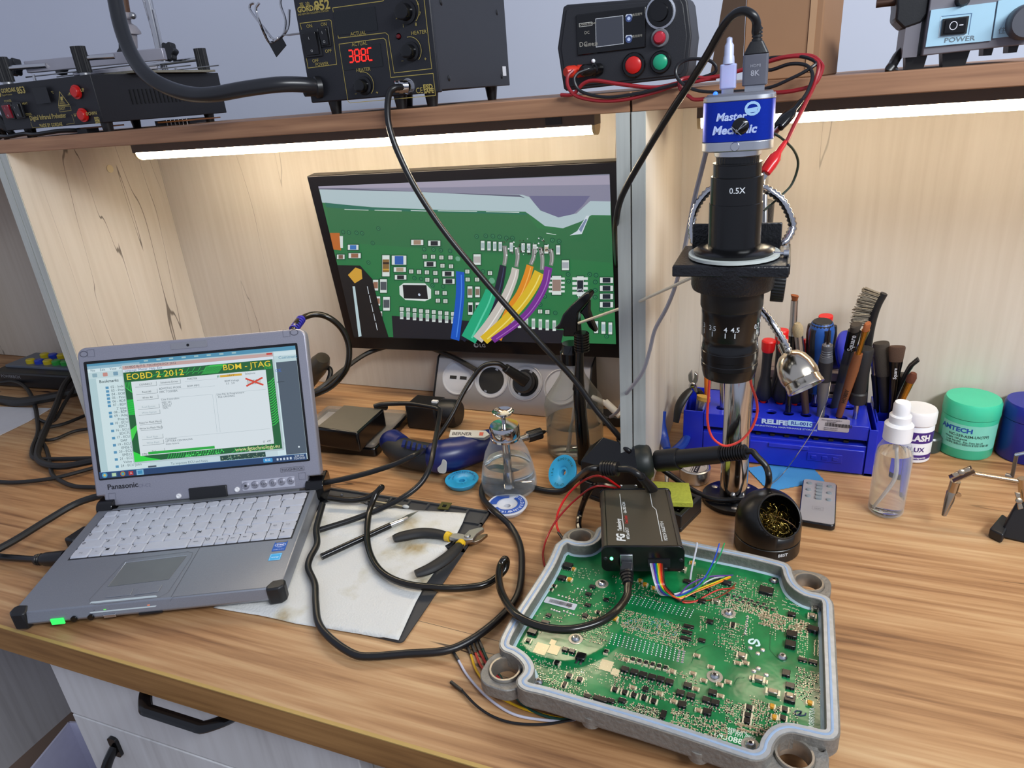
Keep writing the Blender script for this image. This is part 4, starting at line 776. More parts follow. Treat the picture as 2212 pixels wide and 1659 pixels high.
# ---- spot welder
wy = 0.775; WV = VF(wy)
def WZ(X, Y): return onp(WV, 1140 + X / 3.072, Y / 3.072)
wd_ = thing('spot_welder', 'black battery spot welder with a small screen and red and green buttons', 'spot welder', (-0.155, wy, ST))
plast = mat('ribbed_black_plastic', '1f2025', 0.5, bump=0.1, scale=800)
fp = [(197, 320), (235, 45), (262, 30), (1040, -30), (1060, 10), (1087, 235), (1062, 470), (1040, 515), (255, 603), (238, 590)]
cc = [WZ(*p) for p in fp]; body = [(x, y) for x, y in cc]
MB().prism(body, -0.065, 0.0, WV).build('case', plast, wd_, world=True, bev=0.0015)
ctr = (sum(p[0] for p in body) / len(body), sum(p[1] for p in body) / len(body))
MB().prism([(ctr[0] + (x - ctr[0]) * 0.94, ctr[1] + (y - ctr[1]) * 0.92) for x, y in body], 0.0, 0.0015, WV).build('face_plate', plast, wd_, world=True, bev=0.0008)
a, b_ = WZ(325, 370), WZ(785, 42)
sp = MB().prism([WZ(*p) for p in ((325, 100), (788, 42), (785, 315), (335, 370))], 0.0015, 0.0035, WV).build('screen_module', BLACKG, wd_, world=True, bev=0.0008)
c = Canvas(); c.poly([WZ(*p) for p in ((457, 127), (637, 105), (640, 290), (460, 313))], '3c3f48'); c.line([WZ(*p) for p in ((457, 127), (637, 105), (640, 290), (460, 313))], 0.0005, 'c8ccd0', True)
for X, Y in ((678, 112), (678, 250)): c.poly([WZ(X - 24, Y - 5), WZ(X - 18, Y - 15), WZ(X + 15, Y - 18), WZ(X + 22, Y - 8), WZ(X + 20, Y + 6), WZ(X - 22, Y + 10)], 'c8d0dc'); a = WZ(X - 2, Y + 12); c.disc(a[0], a[1], 0.0034, '3a4a78', 12); c.disc(a[0], a[1], 0.0017, 'b8c8e8', 10)
for s_, X, Y, z_ in (('Seesii-Robot', 352, 172, .0034), ('DC', 385, 228, .0038), ('DC', 352, 312, .0062), ('\u70b9\u710a\u7535\u6e90', 385, 310, .0035), ('\u7535\u538b\u8c03\u8282', 700, 108, .0026), ('\u7535\u6d41\u8c03\u8282', 700, 250, .0026)): c.text(s_ if z_ != .0034 else 'Dook-Robot', *WZ(X, Y), z_, 'a8a498')
c.line([WZ(*p) for p in ((348, 158), (432, 148), (434, 170), (350, 180))], 0.0004, 'c8c8c0', True)
c.print('screen_print', wd_, WV @ T(0, 0, 0.0037), world=True)
a = WZ(885, 85); MB().lathe([(0, 0), (0.0145, 0), (0.0145, 0.002), (0.0125, 0.0022), (0.0125, 0.006), (0.0085, 0.0065), (0.008, 0.012), (0, 0.013)], WV @ T(a[0], a[1], 0.0015), 28).build('dial', BLACKG, wd_, world=True)
MB().lathe([(0.0128, 0.0022), (0.0128, 0.0032), (0.0148, 0.0028), (0.0148, 0)], WV @ T(a[0], a[1], 0.0015), 28).build('dial_ring', ALU, wd_, world=True)
def pbut(X, Y, r, m, rim, name='push_button', dome=0.003, d=0.004):
    a = WZ(X, Y); o = MB().lathe([(0, 0), (r * 1.42, 0), (r * 1.42, d * 0.7), (r * 1.3, d), (r * 1.02, d), (r * 1.02, d * 0.6), (0, d * 0.6)], WV @ T(a[0], a[1], 0.0015), 28).build(name, rim, wd_, world=True)
    MB().lathe([(0, d + dome), (r * 0.7, d + dome * 0.9), (r * 0.95, d + dome * 0.5), (r, d * 0.5)], WV @ T(a[0], a[1], 0.0015), 24).build('cap', m, o, world=True)
pbut(708, 432, 0.0085, RED, BLACKG); pbut(885, 412, 0.0075, mat('green_button', '1e9a72', 0.3), BLACKG); pbut(880, 252, 0.0062, mat('pink_red_button', 'b02838', 0.35), mat('grey_rim', '6c6d72', 0.4), dome=0.006)
def bind(X, Y, m, nm):
    a = WZ(X, Y); MB().lathe([(0, 0), (0.006, 0), (0.0062, 0.008), (0.0050, 0.009), (0.0050, 0.012), (0.0060, 0.013), (0.0058, 0.022), (0.004, 0.025), (0, 0.025)], WV @ T(a[0], a[1], 0.0015, 0.0, -0.6, 0), 20).build(nm, m, wd_, world=True)
bind(375, 470, mat('red_terminal', 'c8301c', 0.3), 'red_terminal'); bind(480, 460, BLACKG, 'black_terminal')
a = WZ(438, 405); MB().sphere((a[0], wy - 0.002, a[1]), 0.0022, seg=10).build('indicator_lamp', WHITEP, wd_, world=True)
# test leads
RL = mat('red_silicone', '8e1a22', 0.35); BL = mat('black_silicone', '141418', 0.35)
def lead(pts, r, m, name, lab, n=7):
    o = MB().tube(smooth(Y3(pts), n), r, 8).build(name, m); tag(o, lab, 'lead'); return o
def wz(X, Y, y): return (1140 + X / 3.072, Y / 3.072, y)
red = lead([wz(300, 470, 0.745), wz(265, 510, 0.74), wz(270, 580, 0.735), wz(330, 640, 0.735), wz(480, 670, 0.735), wz(650, 660, 0.735), wz(850, 610, 0.737), wz(1000, 560, 0.737), wz(1170, 530, 0.737), wz(1400, 470, 0.74), wz(1560, 420, 0.735), wz(1750, 372, 0.73), wz(1880, 372, 0.73), wz(1945, 420, 0.725), wz(1950, 470, 0.72), wz(1900, 560, 0.715), wz(1780, 600, 0.715), wz(1640, 615, 0.72), wz(1500, 600, 0.728), wz(1150, 660, 0.73), wz(1070, 640, 0.731), wz(1010, 580, 0.732), wz(1040, 520, 0.737), wz(1250, 510, 0.737), wz(1500, 440, 0.733), wz(1700, 380, 0.728), wz(1850, 378, 0.726), wz(1930, 430, 0.72), wz(1900, 560, 0.71), wz(1840, 690, 0.69), wz(1770, 830, 0.67), wz(1715, 945, 0.655)], 0.0019, RL, 'red_test_lead', 'red silicone test lead looped along the shelf edge beside the welder')
red2 = MB().tube(smooth(Y3([wz(220, 630, 0.737), wz(300, 625, 0.735), wz(370, 555, 0.735), wz(450, 535, 0.735), wz(620, 560, 0.735), wz(850, 580, 0.737), wz(1050, 540, 0.737), wz(1250, 520, 0.739)]), 6), 0.0019, 8).build('lead_loop', RL, red, world=True)
blk = lead([wz(400, 460, 0.745), wz(330, 490, 0.738), wz(310, 540, 0.734), wz(360, 610, 0.733), wz(520, 645, 0.733), wz(700, 625, 0.733), wz(900, 580, 0.734), wz(1200, 500, 0.738), wz(1250, 450, 0.738), wz(1200, 400, 0.737), wz(1080, 392, 0.735), wz(1000, 430, 0.732), wz(985, 500, 0.729), wz(1050, 570, 0.727), wz(1200, 610, 0.725), wz(1560, 590, 0.72), wz(1750, 520, 0.718), wz(1880, 450, 0.718), wz(1910, 410, 0.722), wz(1820, 375, 0.726), wz(1700, 378, 0.73), wz(1580, 395, 0.733), wz(1600, 465, 0.73), wz(1740, 425, 0.724), wz(1850, 435, 0.72), wz(1890, 500, 0.712), wz(1860, 600, 0.70), wz(1810, 680, 0.69)], 0.0016, BL, 'black_test_lead', 'black silicone test lead with a black clip dangling beside the camera')
def clip(par, tipx, endx, m, nm):
    a, b_ = PY(*endx), PY(*tipx); m_, l = along(a, b_)
    MB().lathe([(0.0018, 0), (0.0026, l * 0.08), (0.0030, l * 0.28), (0.0058, l * 0.42), (0.0060, l * 0.6), (0.0052, l * 0.8), (0.0042, l * 0.82), (0, l * 0.82)], m_, 16, sx=1.0, sy=0.8).build(nm, m, par, world=True)
    b = MB(); b.box((0.0016, 0, l * 0.9), (0.0012, 0.005, l * 0.26)); b.box((-0.0016, 0, l * 0.9), (0.0012, 0.005, l * 0.26)); b.build('clip_jaws', CHROME, par, M=m_, world=True)
clip(red, (1641, 390, 0.635), (1697, 305, 0.655), mat('red_clip', 'c81c20', 0.25), 'clip_cover')
clip(blk, (1668, 290, 0.66), (1732, 215, 0.69), BLACKG, 'clip_cover')
lead([(1672, 288, 0.655), (1690, 300, 0.66), (1715, 325, 0.67), (1724, 355, 0.68), (1712, 395, 0.68), (1690, 420, 0.67), (1650, 455, 0.66)], 0.0011, mat('dark_green_wire', '1c2a1e', 0.4), 'thin_wire', 'thin dark wire curving from the black clip behind the microscope tube')
# ---- brown carton
cb = mat('corrugated_card', '8f6a4b', 0.75, var=0.06, scale=30, bump=0.04)
t = thing('cardboard_box', 'brown cardboard box with a dark open flap on the shelf behind the microscope', 'box', (-0.012, 0.84, ST))
A_, B_, C_ = PY(1603, 165, 0.80), PY(1768, 158, 0.80), PY(1808, 155, 0.87)
ddx, ddy = C_.x - B_.x, C_.y - B_.y; z1 = 0.66
b = MB().prism([(A_.x, A_.y), (B_.x, B_.y), (C_.x, C_.y), (A_.x + ddx, A_.y + ddy)], ST, z1); b.build('box_body', cb, t, world=True, bev=0.0015)
MB().box(((A_.x * 0.13 + B_.x * 0.87), A_.y - 0.0006, (ST + z1) / 2), (0.006, 0.0012, z1 - ST - 0.01)).build('crease_strip', mat('card_crease', 'a88462', 0.75), t, world=True)
f0 = PY(1540, 130, 0.79); f1 = PY(1596, -40, 0.80)
MB().add([(A_.x, A_.y, ST + 0.01), (f0.x - 0.004, f0.y + 0.01, ST + 0.004), (f1.x, f1.y, z1), (A_.x, A_.y, z1), (A_.x, A_.y + 0.003, ST + 0.01), (f0.x - 0.004, f0.y + 0.013, ST + 0.004), (f1.x, f1.y + 0.003, z1), (A_.x, A_.y + 0.003, z1)], [(0, 1, 2, 3), (7, 6, 5, 4), (0, 4, 5, 1), (1, 5, 6, 2), (2, 6, 7, 3), (3, 7, 4, 0)]).build('flap', mat('dark_card', '4a3626', 0.8), t, world=True)
# ---- white fronted device at the right
wy2 = 0.772; V2 = VF(wy2)
def ZR(X, Y): return onp(V2, 1890 + X / 6.87, Y / 6.87)
t = thing('rotation_unit', 'grey device with a pale blue front and power switch at the shelf right end', 'machine', (0.2, wy2, ST))
P4 = lambda *p: [ZR(*q_) for q_ in p]
grey = mat('device_grey', '77757c', 0.45, 0.2)
MB().prism(P4((700, 830), (830, -60), (2600, -320), (2600, 620)), -0.14, 0.0, V2).build('case', grey, t, world=True, bev=0.001)
MB().prism(P4((745, 700), (830, 150), (1795, 30), (1710, 605)), 0.0, 0.002, V2).build('front_plate', mat('pale_blue_plate', 'a9cfe2', 0.35, 0.1), t, world=True)
MB().prism(P4((1740, 570), (1825, 10), (2600, -90), (2600, 480)), 0.0, 0.002, V2).build('front_plate', mat('pale_blue_plate', 'a9cfe2', 0.35, 0.1), t, world=True)
c = Canvas(); c.text('POWER', *ZR(1022, 635), 0.0054, '6b7880', wd=1.25, bold=0.01); c.line(P4((975, 245), (1430, 200), (1380, 520)), 0.0004, '4a6a90'); c.line(P4((975, 245), (940, 555), (1380, 522)), 0.0004, 'd8e8f0'); c.text('\u4f4f\u91cd\u65b9\u5411', *ZR(1815, 500), 0.0058, '7b8890'); c.print('panel_print', t, V2 @ T(0, 0, 0.0022), world=True)
sw = MB().prism(P4((965, 535), (1000, 285), (1385, 240), (1345, 500)), 0.002, 0.004, V2).build('rocker_switch', BLACK, t, world=True)
MB().prism(P4((1010, 495), (1040, 300), (1340, 265), (1315, 480)), 0.004, 0.006, V2).build('rocker', BLACKG, sw, world=True)
c = Canvas(); a = ZR(1145, 385); c.line([(a[0] + 0.0028 * math.cos(k), a[1] + 0.0032 * math.sin(k)) for k in [q_ * PI / 8 for q_ in range(16)]], 0.0006, 'd8d8e0', True); c.line(P4((1230, 378), (1290, 373)), 0.0008, 'd8d8e0'); c.print('symbols', sw, V2 @ T(0, 0, 0.0062), world=True)
a = ZR(2210, 330); MB().lathe([(0, 0.014), (0.012, 0.014), (0.0135, 0.012), (0.014, 0)], V2 @ T(a[0], a[1], 0.002), 28).build('knob', mat('grey_knob', '4e5058', 0.4), t, world=True)
a = ZR(1300, 0); MB().lathe([(0, 0.006), (0.004, 0.006), (0.006, 0)], V2 @ T(a[0], a[1], 0.0), 14).build('knob', BLACK, t, world=True)
for X, w_ in ((640, 0.018), (1230, 0.022), (1710, 0.008), (2080, 0.008)):
    a = ZR(X, 860); top = onp(V2, 1890 + X / 6.87, (830 - (X - 700) * 0.117) / 6.87)
    lo = ST if w_ > 0.01 else top[1] - 0.006
    MB().prism([(a[0] - w_ / 2 * 0.8, lo), (a[0] + w_ / 2 * 0.8, lo), (a[0] + w_ / 2, top[1] + 0.001), (a[0] - w_ / 2, top[1] + 0.001)], -0.03, -0.012, V2).build('foot', RUBBER, t, world=True)
a = ZR(450, 620); MB().box((a[0] - 0.0005 + 0.006, wy2 + 0.03, 0.512), (0.012, 0.05, 0.03)).build('side_bracket', grey, t, world=True)
mt = [ZR(*q_) for q_ in ((330, 120), (310, 300), (440, 430), (700, 340), (800, 200), (830, -60), (330, -60))]
MB().prism(mt, -0.05, -0.004, V2).build('motor_block', BLACK, t, world=True, bev=0.002)
a, b_ = PY(1893, 8, 0.79), PY(1945, 2, 0.79); MB().cyl(a, b_, 0.0035, seg=12).build('shaft', mat('brown_shaft', '4a3428', 0.4, 0.5), t, world=True)
o = MB().tube(smooth(Y3([(1955, 105, 0.80), (1940, 120, 0.79), (1928, 140, 0.78), (1922, 150, 0.775), (1930, 152, 0.80)]), 5), 0.0042, 10).build('cable', RUBBER, t, world=True)
# ================================================================= things along the back of the bench
def plate(b, outer, holes, z0, z1, M=None, mi=0):
    """flat plate with through holes"""
    bm = bmesh.new(); loops = []
    for lp in [outer] + holes:
        vs = [bm.verts.new((p[0], p[1], 0)) for p in lp]; loops.append(len(vs))
        for i in range(len(vs)): bm.edges.new((vs[i], vs[(i + 1) % len(vs)]))
    bmesh.ops.triangle_fill(bm, edges=bm.edges[:], use_beauty=True, use_dissolve=False)
    bm.verts.index_update(); V_ = [v.co.copy() for v in bm.verts]; F_ = [[v.index for v in f.verts] for f in bm.faces]; n = len(V_)
    vs = [(v.x, v.y, z1) for v in V_] + [(v.x, v.y, z0) for v in V_]; fs = list(F_) + [[i + n for i in f[::-1]] for f in F_]; s_ = 0
    for c_ in loops:
        for i in range(c_): fs.append((s_ + i, s_ + (i + 1) % c_, n + s_ + (i + 1) % c_, n + s_ + i))
        s_ += c_
    bm.free(); return b.add(vs, fs, M, mi)
# ---- socket strip
sk = thing('socket_strip', 'brushed steel corner socket strip below the monitor with round sockets', 'power socket', (-0.40, 0.985, 0))
xl, xr = -0.5435, -0.2665
prof = [(0.957, 0.0), (0.957, 0.0225), (0.9905, 0.080), (1.0145, 0.088), (1.0145, 0.0)]
steel2 = mat('socket_steel', 'b4b1b1', 0.42, 0.6, var=0.05, scale=20)
MB().prism(prof, xl + 0.002, xr - 0.002, MX).build('cover', steel2, sk, world=True, bev=0.0015)
for x in (xl, xr): MB().prism([(0.9565, 0), (0.9563, 0.023), (0.990, 0.081), (1.0148, 0.0895), (1.0148, 0)], x - 0.002 if x == xr else x, x if x == xr else x + 0.002, MX).build('end_cap', BLACK, sk, world=True)
SF_ = frame((xl, 0.957, 0.0225), (1, 0, 0), (0, 0.0335, 0.0575))      # slanted face: x right, y up the slope, z outwards
def sq(X, Y): return onp(SF_, 900 + X / 4.424, 740 + Y / 4.424)
SOCKW = mat('socket_grey_white', 'b9bcc6', 0.35); DARKIN = mat('socket_inside', '08080a', 0.6)
def sock(X, Y, kind):
    a = sq(X, Y); Mq = SF_ @ T(a[0], a[1], 0); o = MB().lathe([(0.0225, 0.0002), (0.0265, 0.0002), (0.0285, 0.0022), (0.0300, 0.0016), (0.0305, 0)], Mq, 40).build('socket' if kind != 'usb' else 'usb_module', SOCKW, sk, world=True)
    if kind == 'usb' or kind == 'lid': MB().lathe([(0, 0.0008), (0.0225, 0.0008), (0.0225, 0)], Mq, 32).build('insert', SOCKW, o, world=True)
    else:
        MB().lathe([(0, 0.0003), (0.0222, 0.0003), (0.0225, 0.001)], Mq, 32).build('recess', DARKIN, o, world=True)
        for s_ in (-1, 1): MB().box((0, s_ * 0.0205, 0.0008), (0.005, 0.003, 0.0014)).build('earth_clip', STEEL, o, world=True, M=Mq @ T(0, 0, 0, 0, 0, -0.4))
    if kind == 'usb':
        for dx in (-0.0095, 0.0095): MB().box((dx, 0, 0.0009), (0.0125, 0.0055, 0.0008)).build('usb_port', DARKIN, o, world=True, M=Mq)
    return a
sock(400, 335, 'usb'); sock(715, 362, 's'); a3_ = sock(1040, 385, 's'); sock(1385, 425, 'lid')
# plug in the third socket
Mq = SF_ @ T(a3_[0], a3_[1], 0.0)
pl = thing('power_plug', 'black mains plug pushed into the third socket, cable bending left', 'plug', (Mq @ Vector((0, 0, 0.0))))
MB().lathe([(0, 0.002), (0.0185, 0.002), (0.0185, 0.012), (0.0165, 0.016), (0, 0.018)], Mq, 26).build('plug_body', BLACK, pl, world=True)
pa, pb_ = Mq @ Vector((0.002, 0.002, 0.010)), PY(1092, 795, 0.945)
m_, l = along(pa, pb_); MB().prism(rrect(0.022, 0.020, 0.005), 0, l, m_, 0, rrect(0.015, 0.014, 0.004)).build('plug_head', BLACK, pl, world=True, bev=0.001)
MB().tube(smooth([pb_] + Y3([(1075, 785, 0.94), (1045, 790, 0.93), (1022, 815, 0.92), (1000, 850, 0.90), (975, 900, 0.87), (945, 945, 0.845), (925, 965, 0.83)]) + [P(905, 978, 0.066), P(860, 1000, 0.058), P(800, 1020, 0.045), P(740, 1035, 0.035), P(700, 1043, 0.03)], 6), 0.0037, 10).build('mains_cable', RUBBER, pl, world=True)
# white plug lying at the divider
wp = thing('white_plug', 'white plug lead running behind the spray bottle to the divider', 'plug', P(1330, 910))
MB().cyl(PY(1307, 868, 0.93), PY(1340, 898, 0.92), 0.0055, seg=14).build('lead_sleeve', WHITEP, wp, world=True); MB().cyl(PY(1280, 858, 0.94), PY(1310, 872, 0.93), 0.004, seg=12).build('lead', WHITEP, wp, world=True)
o = MB().box((*P(1325, 912).xy, 0.008), (0.05, 0.03, 0.016)).build('black_adapter', BLACK, bev=0.002); tag(o, 'small black adapter on the worktop behind the spray bottle', 'adapter')
# ---- black wall adapter
ad = thing('wall_adapter', 'black mains adapter lying below the left end of the socket strip', 'adapter', (-0.535, 0.885, 0))
A0 = P(882, 925); rz_ = 0.03
MB().box((A0.x + 0.026, A0.y + 0.022, 0.021), (0.054, 0.044, 0.042)).build('body', BLACK, ad, world=True, bev=0.003)
MB().lathe([(0, 0), (0.021, 0), (0.0225, 0.003), (0.0225, 0.026), (0.019, 0.032), (0, 0.032)], T(A0.x + 0.052, A0.y + 0.025, 0.023, 0, PI / 2, 0), 26).build('plug_head', BLACK, ad, world=True)
MB().box((A0.x + 0.045, A0.y + 0.02, 0.0435), (0.010, 0.006, 0.003)).build('contact', WHITEP, ad, world=True)
# ---- cable from the adapter: over the box, down over the mat and up again
def cable(pts, r, name, lab, m=RUBBER, seg=10, cat='cable', n=6):
    o = MB().tube(smooth([PY(*q[:3]) if len(q) == 4 else P(*q) for q in pts], n), r, seg).build(name, m); tag(o, lab, cat); return o
cable([(808, 878, 0.058), (822, 874, 0.060), (850, 872, 0.060), (885, 872, 0.060), (925, 878, 0.060), (948, 884, 0.058), (950, 895, 0.060), (944, 930, 0.066), (936, 975, 0.062), (928, 1010, 0.052), (908, 1045, 0.040), (870, 1075, 0.03), (820, 1100, 0.018), (760, 1123, 0.011), (690, 1145, 0.0085)], 0.0036, 'power_cable', 'black cable from the small box down across the mat to the laptop')
# ---- clear lidded case with the dark box on it
yaw = 0.067; cO = Vector((-0.5507, 0.772, 0)); CM = T(cO.x, cO.y, 0, 0, 0, yaw)
cs = thing('parts_case', 'shallow black case with a scratched clear lid behind the laptop', 'case', cO, yaw)
MB().prism(rrect(0.155, 0.125, 0.007, 4, -0.0775, 0.0625), 0.0, 0.014).build('tray', BLACKG, cs, bev=0.002)
MB().prism(rrect(0.152, 0.122, 0.007, 4, -0.0775, 0.0625), 0.0145, 0.0205).build('lid', clearfilm('clear_lid', '9a938c', 0.28, 0.12), cs, bev=0.0015)
MB().box((-0.12, 0.085, 0.0148), (0.05, 0.05, 0.0006)).build('label_card', WHITEP, cs)
zt = 0.053
bq = [P(771, 936, zt), P(830, 882.7, zt), P(742.5, 874, zt), P(681, 923.5, zt)]
sb = thing('streaming_box', 'square black box with a grey top resting on the clear lidded case', 'box', ((bq[0] + bq[2]) / 2).xy.to_3d() + Vector((0, 0, 0.0207)))
cx_ = sum(p.x for p in bq) / 4; cy_ = sum(p.y for p in bq) / 4
MB().prism([(p.x, p.y) for p in bq], 0.0207, zt, None).build('body', BLACKG, sb, world=True, bev=0.0035, bseg=3)
MB().prism([(cx_ + (p.x - cx_) * 0.93, cy_ + (p.y - cy_) * 0.93) for p in bq], zt, zt + 0.0006).build('top_plate', mat('warm_grey_top', '6c675c', 0.42, 0.3), sb, world=True, bev=0.0003)
MB().cyl(P(833, 880, 0.045), P(812, 878, 0.056), 0.005, 0.004, seg=12).build('cable_boot', RUBBER, sb, world=True)
# ---- cordless screwdriver
sd = thing('cordless_screwdriver', 'blue cordless screwdriver with dark grip lying behind the glass dispenser', 'cordless screwdriver', (-0.46, 0.80, 0))
BLUE = mat('tool_blue', '15215f', 0.32); GRIP = mat('dark_grip', '1f2124', 0.55)
def PP(pts): return [P(*q) for q in pts]
def taper(pts, rs, fl=None, seg=20, n=4):
    s_ = smooth(pts, n); m_ = len(s_); rr = []
    for i in range(m_):
        t_ = i / (m_ - 1) * (len(rs) - 1); k = min(int(t_), len(rs) - 2); rr.append(rs[k] + (rs[k + 1] - rs[k]) * (t_ - k))
    return MB().tube(s_, rr, seg, flat=fl)
taper(PP([(838, 956, 0.023), (848, 962, 0.023), (880, 978, 0.024), (915, 986, 0.0235), (945, 988, 0.0235)]), [0.009, 0.018, 0.0215, 0.0215, 0.021], (1.0, 0.95)).build('grip', GRIP, sd, world=True)
taper(PP([(930, 987, 0.024), (945, 987, 0.0245), (975, 982, 0.0245), (1000, 975, 0.0245), (1040, 962, 0.0245), (1080, 950, 0.0245)]), [0.0195, 0.0238, 0.0242, 0.0236, 0.0225, 0.018], (1.0, 1.0)).build('motor_housing', BLUE, sd, world=True)
taper(PP([(836, 953, 0.023), (840, 954, 0.025), (850, 954, 0.028), (870, 958, 0.035)]), [0.010, 0.016, 0.0185, 0.012], (1, 1)).build('end_cap', BLUE, sd, world=True)
cp = MB()
for k in range(5): p = P(872 + k * 11, 956 + k * 3, 0.0465 - 0.0002 * k); cp.box((0, 0, 0), (0.0045, 0.016, 0.004), T(p.x, p.y, p.z - 0.0015, 0, 0.2, 0.35))
cp.build('grip_ribs', BLUE, sd, world=True)
p = P(1018, 938, 0.049); c = Canvas(); hx = [(-0.032, -0.0065), (0.020, -0.0065), (0.027, 0), (0.020, 0.0065), (-0.032, 0.0065)]
c.poly(hx, 'b9b9b4'); c.text('BERNER', -0.028, -0.003, 0.0075, '2a2a30', bold=0.03, wd=1.1); c.rect(0.012, -0.003, 0.006, 0.006, 'c0391f')
lb = MB().prism(hx, -0.006, 0).build('name_plate', mat('plate_grey', 'b9b9b4', 0.4), sd, M=T(p.x, p.y, 0.0497, 0.42, 0, 0.16), world=True); c.print('name_print', lb, T(0, 0, 0.0001, 0, 0, 0))
p = P(955, 1008, 0.022); MB().prism(rrect(0.014, 0.020, 0.005), 0, 0.0015).build('button', mat('plate_grey', 'b9b9b4', 0.4), sd, M=T(p.x, p.y + 0.001, p.z, 1.2, 0, -0.05), world=True, bev=0.0005)
a, b_ = P(1120, 950, 0.026), P(1137, 945, 0.026); MB().cyl(a, b_, 0.0048, seg=16).build('spindle', STEEL, sd, world=True)
MB().cyl(P(1137, 945, 0.026), P(1140, 944, 0.026), 0.0075, seg=18).build('collar', CHROME, sd, world=True)
a, b_ = P(1140, 944, 0.026), P(1170, 935, 0.027); m_, l = along(a, b_); MB().prism([((0.0092 if k % 2 else 0.0082) * math.cos(PI * k / 12), (0.0092 if k % 2 else 0.0082) * math.sin(PI * k / 12)) for k in range(24)], 0, l, m_).build('chuck', BLACK, sd, world=True, bev=0.0012)
MB().cyl(P(1169, 935, 0.027), P(1178, 932, 0.027), 0.004, 0.002, seg=10).build('chuck_nose', BLACK, sd, world=True); MB().cyl(P(1177, 932, 0.027), P(1188, 929, 0.027), 0.0013, seg=8).build('bit', STEEL, sd, world=True)
# ---- glass dispenser
GL = clearfilm('clear_glass', 'd8dcdc', 0.05, 0.02); WATER = glass('clear_liquid', 'f4faf8', 0.0, 1.33)
dp = thing('liquid_dispenser', 'conical glass pump dispenser of clear liquid with a steel dish top', 'dispenser', (-0.320, 0.738, 0))
MB().lathe([(0, 0.0012), (0.034, 0.0012), (0.0375, 0.006), (0.0375, 0.018), (0.0345, 0.036), (0.0285, 0.058), (0.0225, 0.070), (0.0190, 0.078), (0.0188, 0.086)], None, 44).build('glass_body', GL, dp, ang=60)
MB().lathe([(0, 0.004), (0.032, 0.004), (0.0358, 0.0075), (0.0358, 0.018), (0.0329, 0.0355), (0.0312, 0.0425), (0, 0.0425)], None, 44).build('liquid', WATER, dp, ang=60)
MB().lathe([(0.0180, 0.077), (0.0196, 0.077), (0.0198, 0.080), (0.0186, 0.081), (0.0198, 0.083), (0.0198, 0.094), (0.0185, 0.097), (0.003, 0.0985), (0, 0.0985)], None, 36).build('steel_cap', CHROME, dp)
MB().lathe([(0.0028, 0.098), (0.0028, 0.108), (0.0060, 0.1095), (0.0125, 0.1135), (0.0145, 0.1165), (0.0137, 0.117), (0.011, 0.1142), (0.005, 0.1115), (0, 0.111)], None, 30).build('pump_dish', CHROME, dp)
MB().sphere((0.002, 0, 0.1135), 0.0055, seg=12, sc_=(1.1, 1, 0.6)).build('cotton_bit', mat('cotton', 'e2d8bc', 0.9, bump=0.6, scale=300), dp, ang=80)
MB().lathe([(0, 0.006), (0.0055, 0.006), (0.0055, 0.078), (0, 0.078)], None, 18).build('inner_tube', CHROME, dp)
# ---- trigger spray bottle
sp = thing('spray_bottle', 'half-full clear trigger spray bottle with a black head before the sockets', 'spray bottle', (-0.2605, 0.858, 0))
MB().lathe([(0, 0.0015), (0.036, 0.0015), (0.0412, 0.006), (0.0415, 0.055), (0.0425, 0.078), (0.040, 0.088), (0.028, 0.106), (0.0185, 0.122), (0.0145, 0.136), (0.0138, 0.150)], None, 40).build('bottle', clearfilm('smoky_clear', '8d9088', 0.16, 0.06), sp, ang=60)
MB().lathe([(0, 0.004), (0.035, 0.004), (0.0402, 0.008), (0.0405, 0.052), (0, 0.052)], None, 40).build('liquid', glass('tinted_liquid', 'd9dcd6', 0.0, 1.2), sp, ang=60)
MB().tube(smooth([(0.002, 0, 0.15), (0.004, 0, 0.10), (-0.002, -0.004, 0.05), (-0.008, -0.006, 0.008)], 6), 0.0022, 8).build('dip_tube', clearfilm('dip_tube', 'd0d0cc', 0.35), sp)
MB().lathe([(0.0155, 0.142), (0.0158, 0.142), (0.0162, 0.158), (0.0135, 0.161), (0.0125, 0.170), (0, 0.170)], None, 30).build('collar', BLACKG, sp)
SV = VF(0.858)
def zs(X, Y): return onp(SV, 1140 + X / 4.147, 620 + Y / 4.147)
hd = [zs(*p) for p in ((330, 425), (338, 355), (290, 362), (255, 352), (300, 310), (330, 230), (400, 150), (490, 72), (545, 32), (575, 38), (585, 70), (560, 115), (470, 215), (462, 300), (470, 425))]
MB().prism(hd, -0.010, 0.010, SV).build('trigger_head', BLACKG, sp, world=True, bev=0.003, bseg=3)
MB().prism([zs(*p) for p in ((470, 220), (560, 115), (558, 210), (585, 290), (628, 392), (600, 392), (555, 350), (530, 300), (500, 240))], -0.006, 0.006, SV).build('trigger', BLACKG, sp, world=True, bev=0.002)
# ---- slim black tool in front of it
bt = thing('slim_black_bottle', 'tall slim black tube with ribbed neck standing before the spray bottle', 'tube', P(1265, 1001))
B0 = P(1262, 998); B1 = PY(1250, 838, B0.y); B2 = PY(1254, 728, B0.y); m_, l = along(B0, B1)
MB().lathe([(0, 0), (0.0112, 0), (0.0116, 0.004), (0.0112, l * 0.5), (0.0102, l * 0.9), (0.0085, l), (0, l)], m_, 24, sx=1.0, sy=0.8).build('tube_body', BLACKG, bt, world=True)
m_, l = along(B1, B2); MB().lathe([(0.0085, -0.002), (0.0068, l * 0.2), (0.0052, l * 0.6), (0.0050, l), (0, l)], m_, 20).build('tube_neck', BLACKG, bt, world=True)
a, b_ = PY(1257, 757, B0.y), PY(1256, 718, B0.y); m_, l = along(a, b_); rb = [(0, 0)]
for k in range(7): rb += [(0.0102, l * k / 7), (0.0102, l * (k + .6) / 7), (0.0088, l * (k + .65) / 7), (0.0088, l * (k + 1) / 7)]
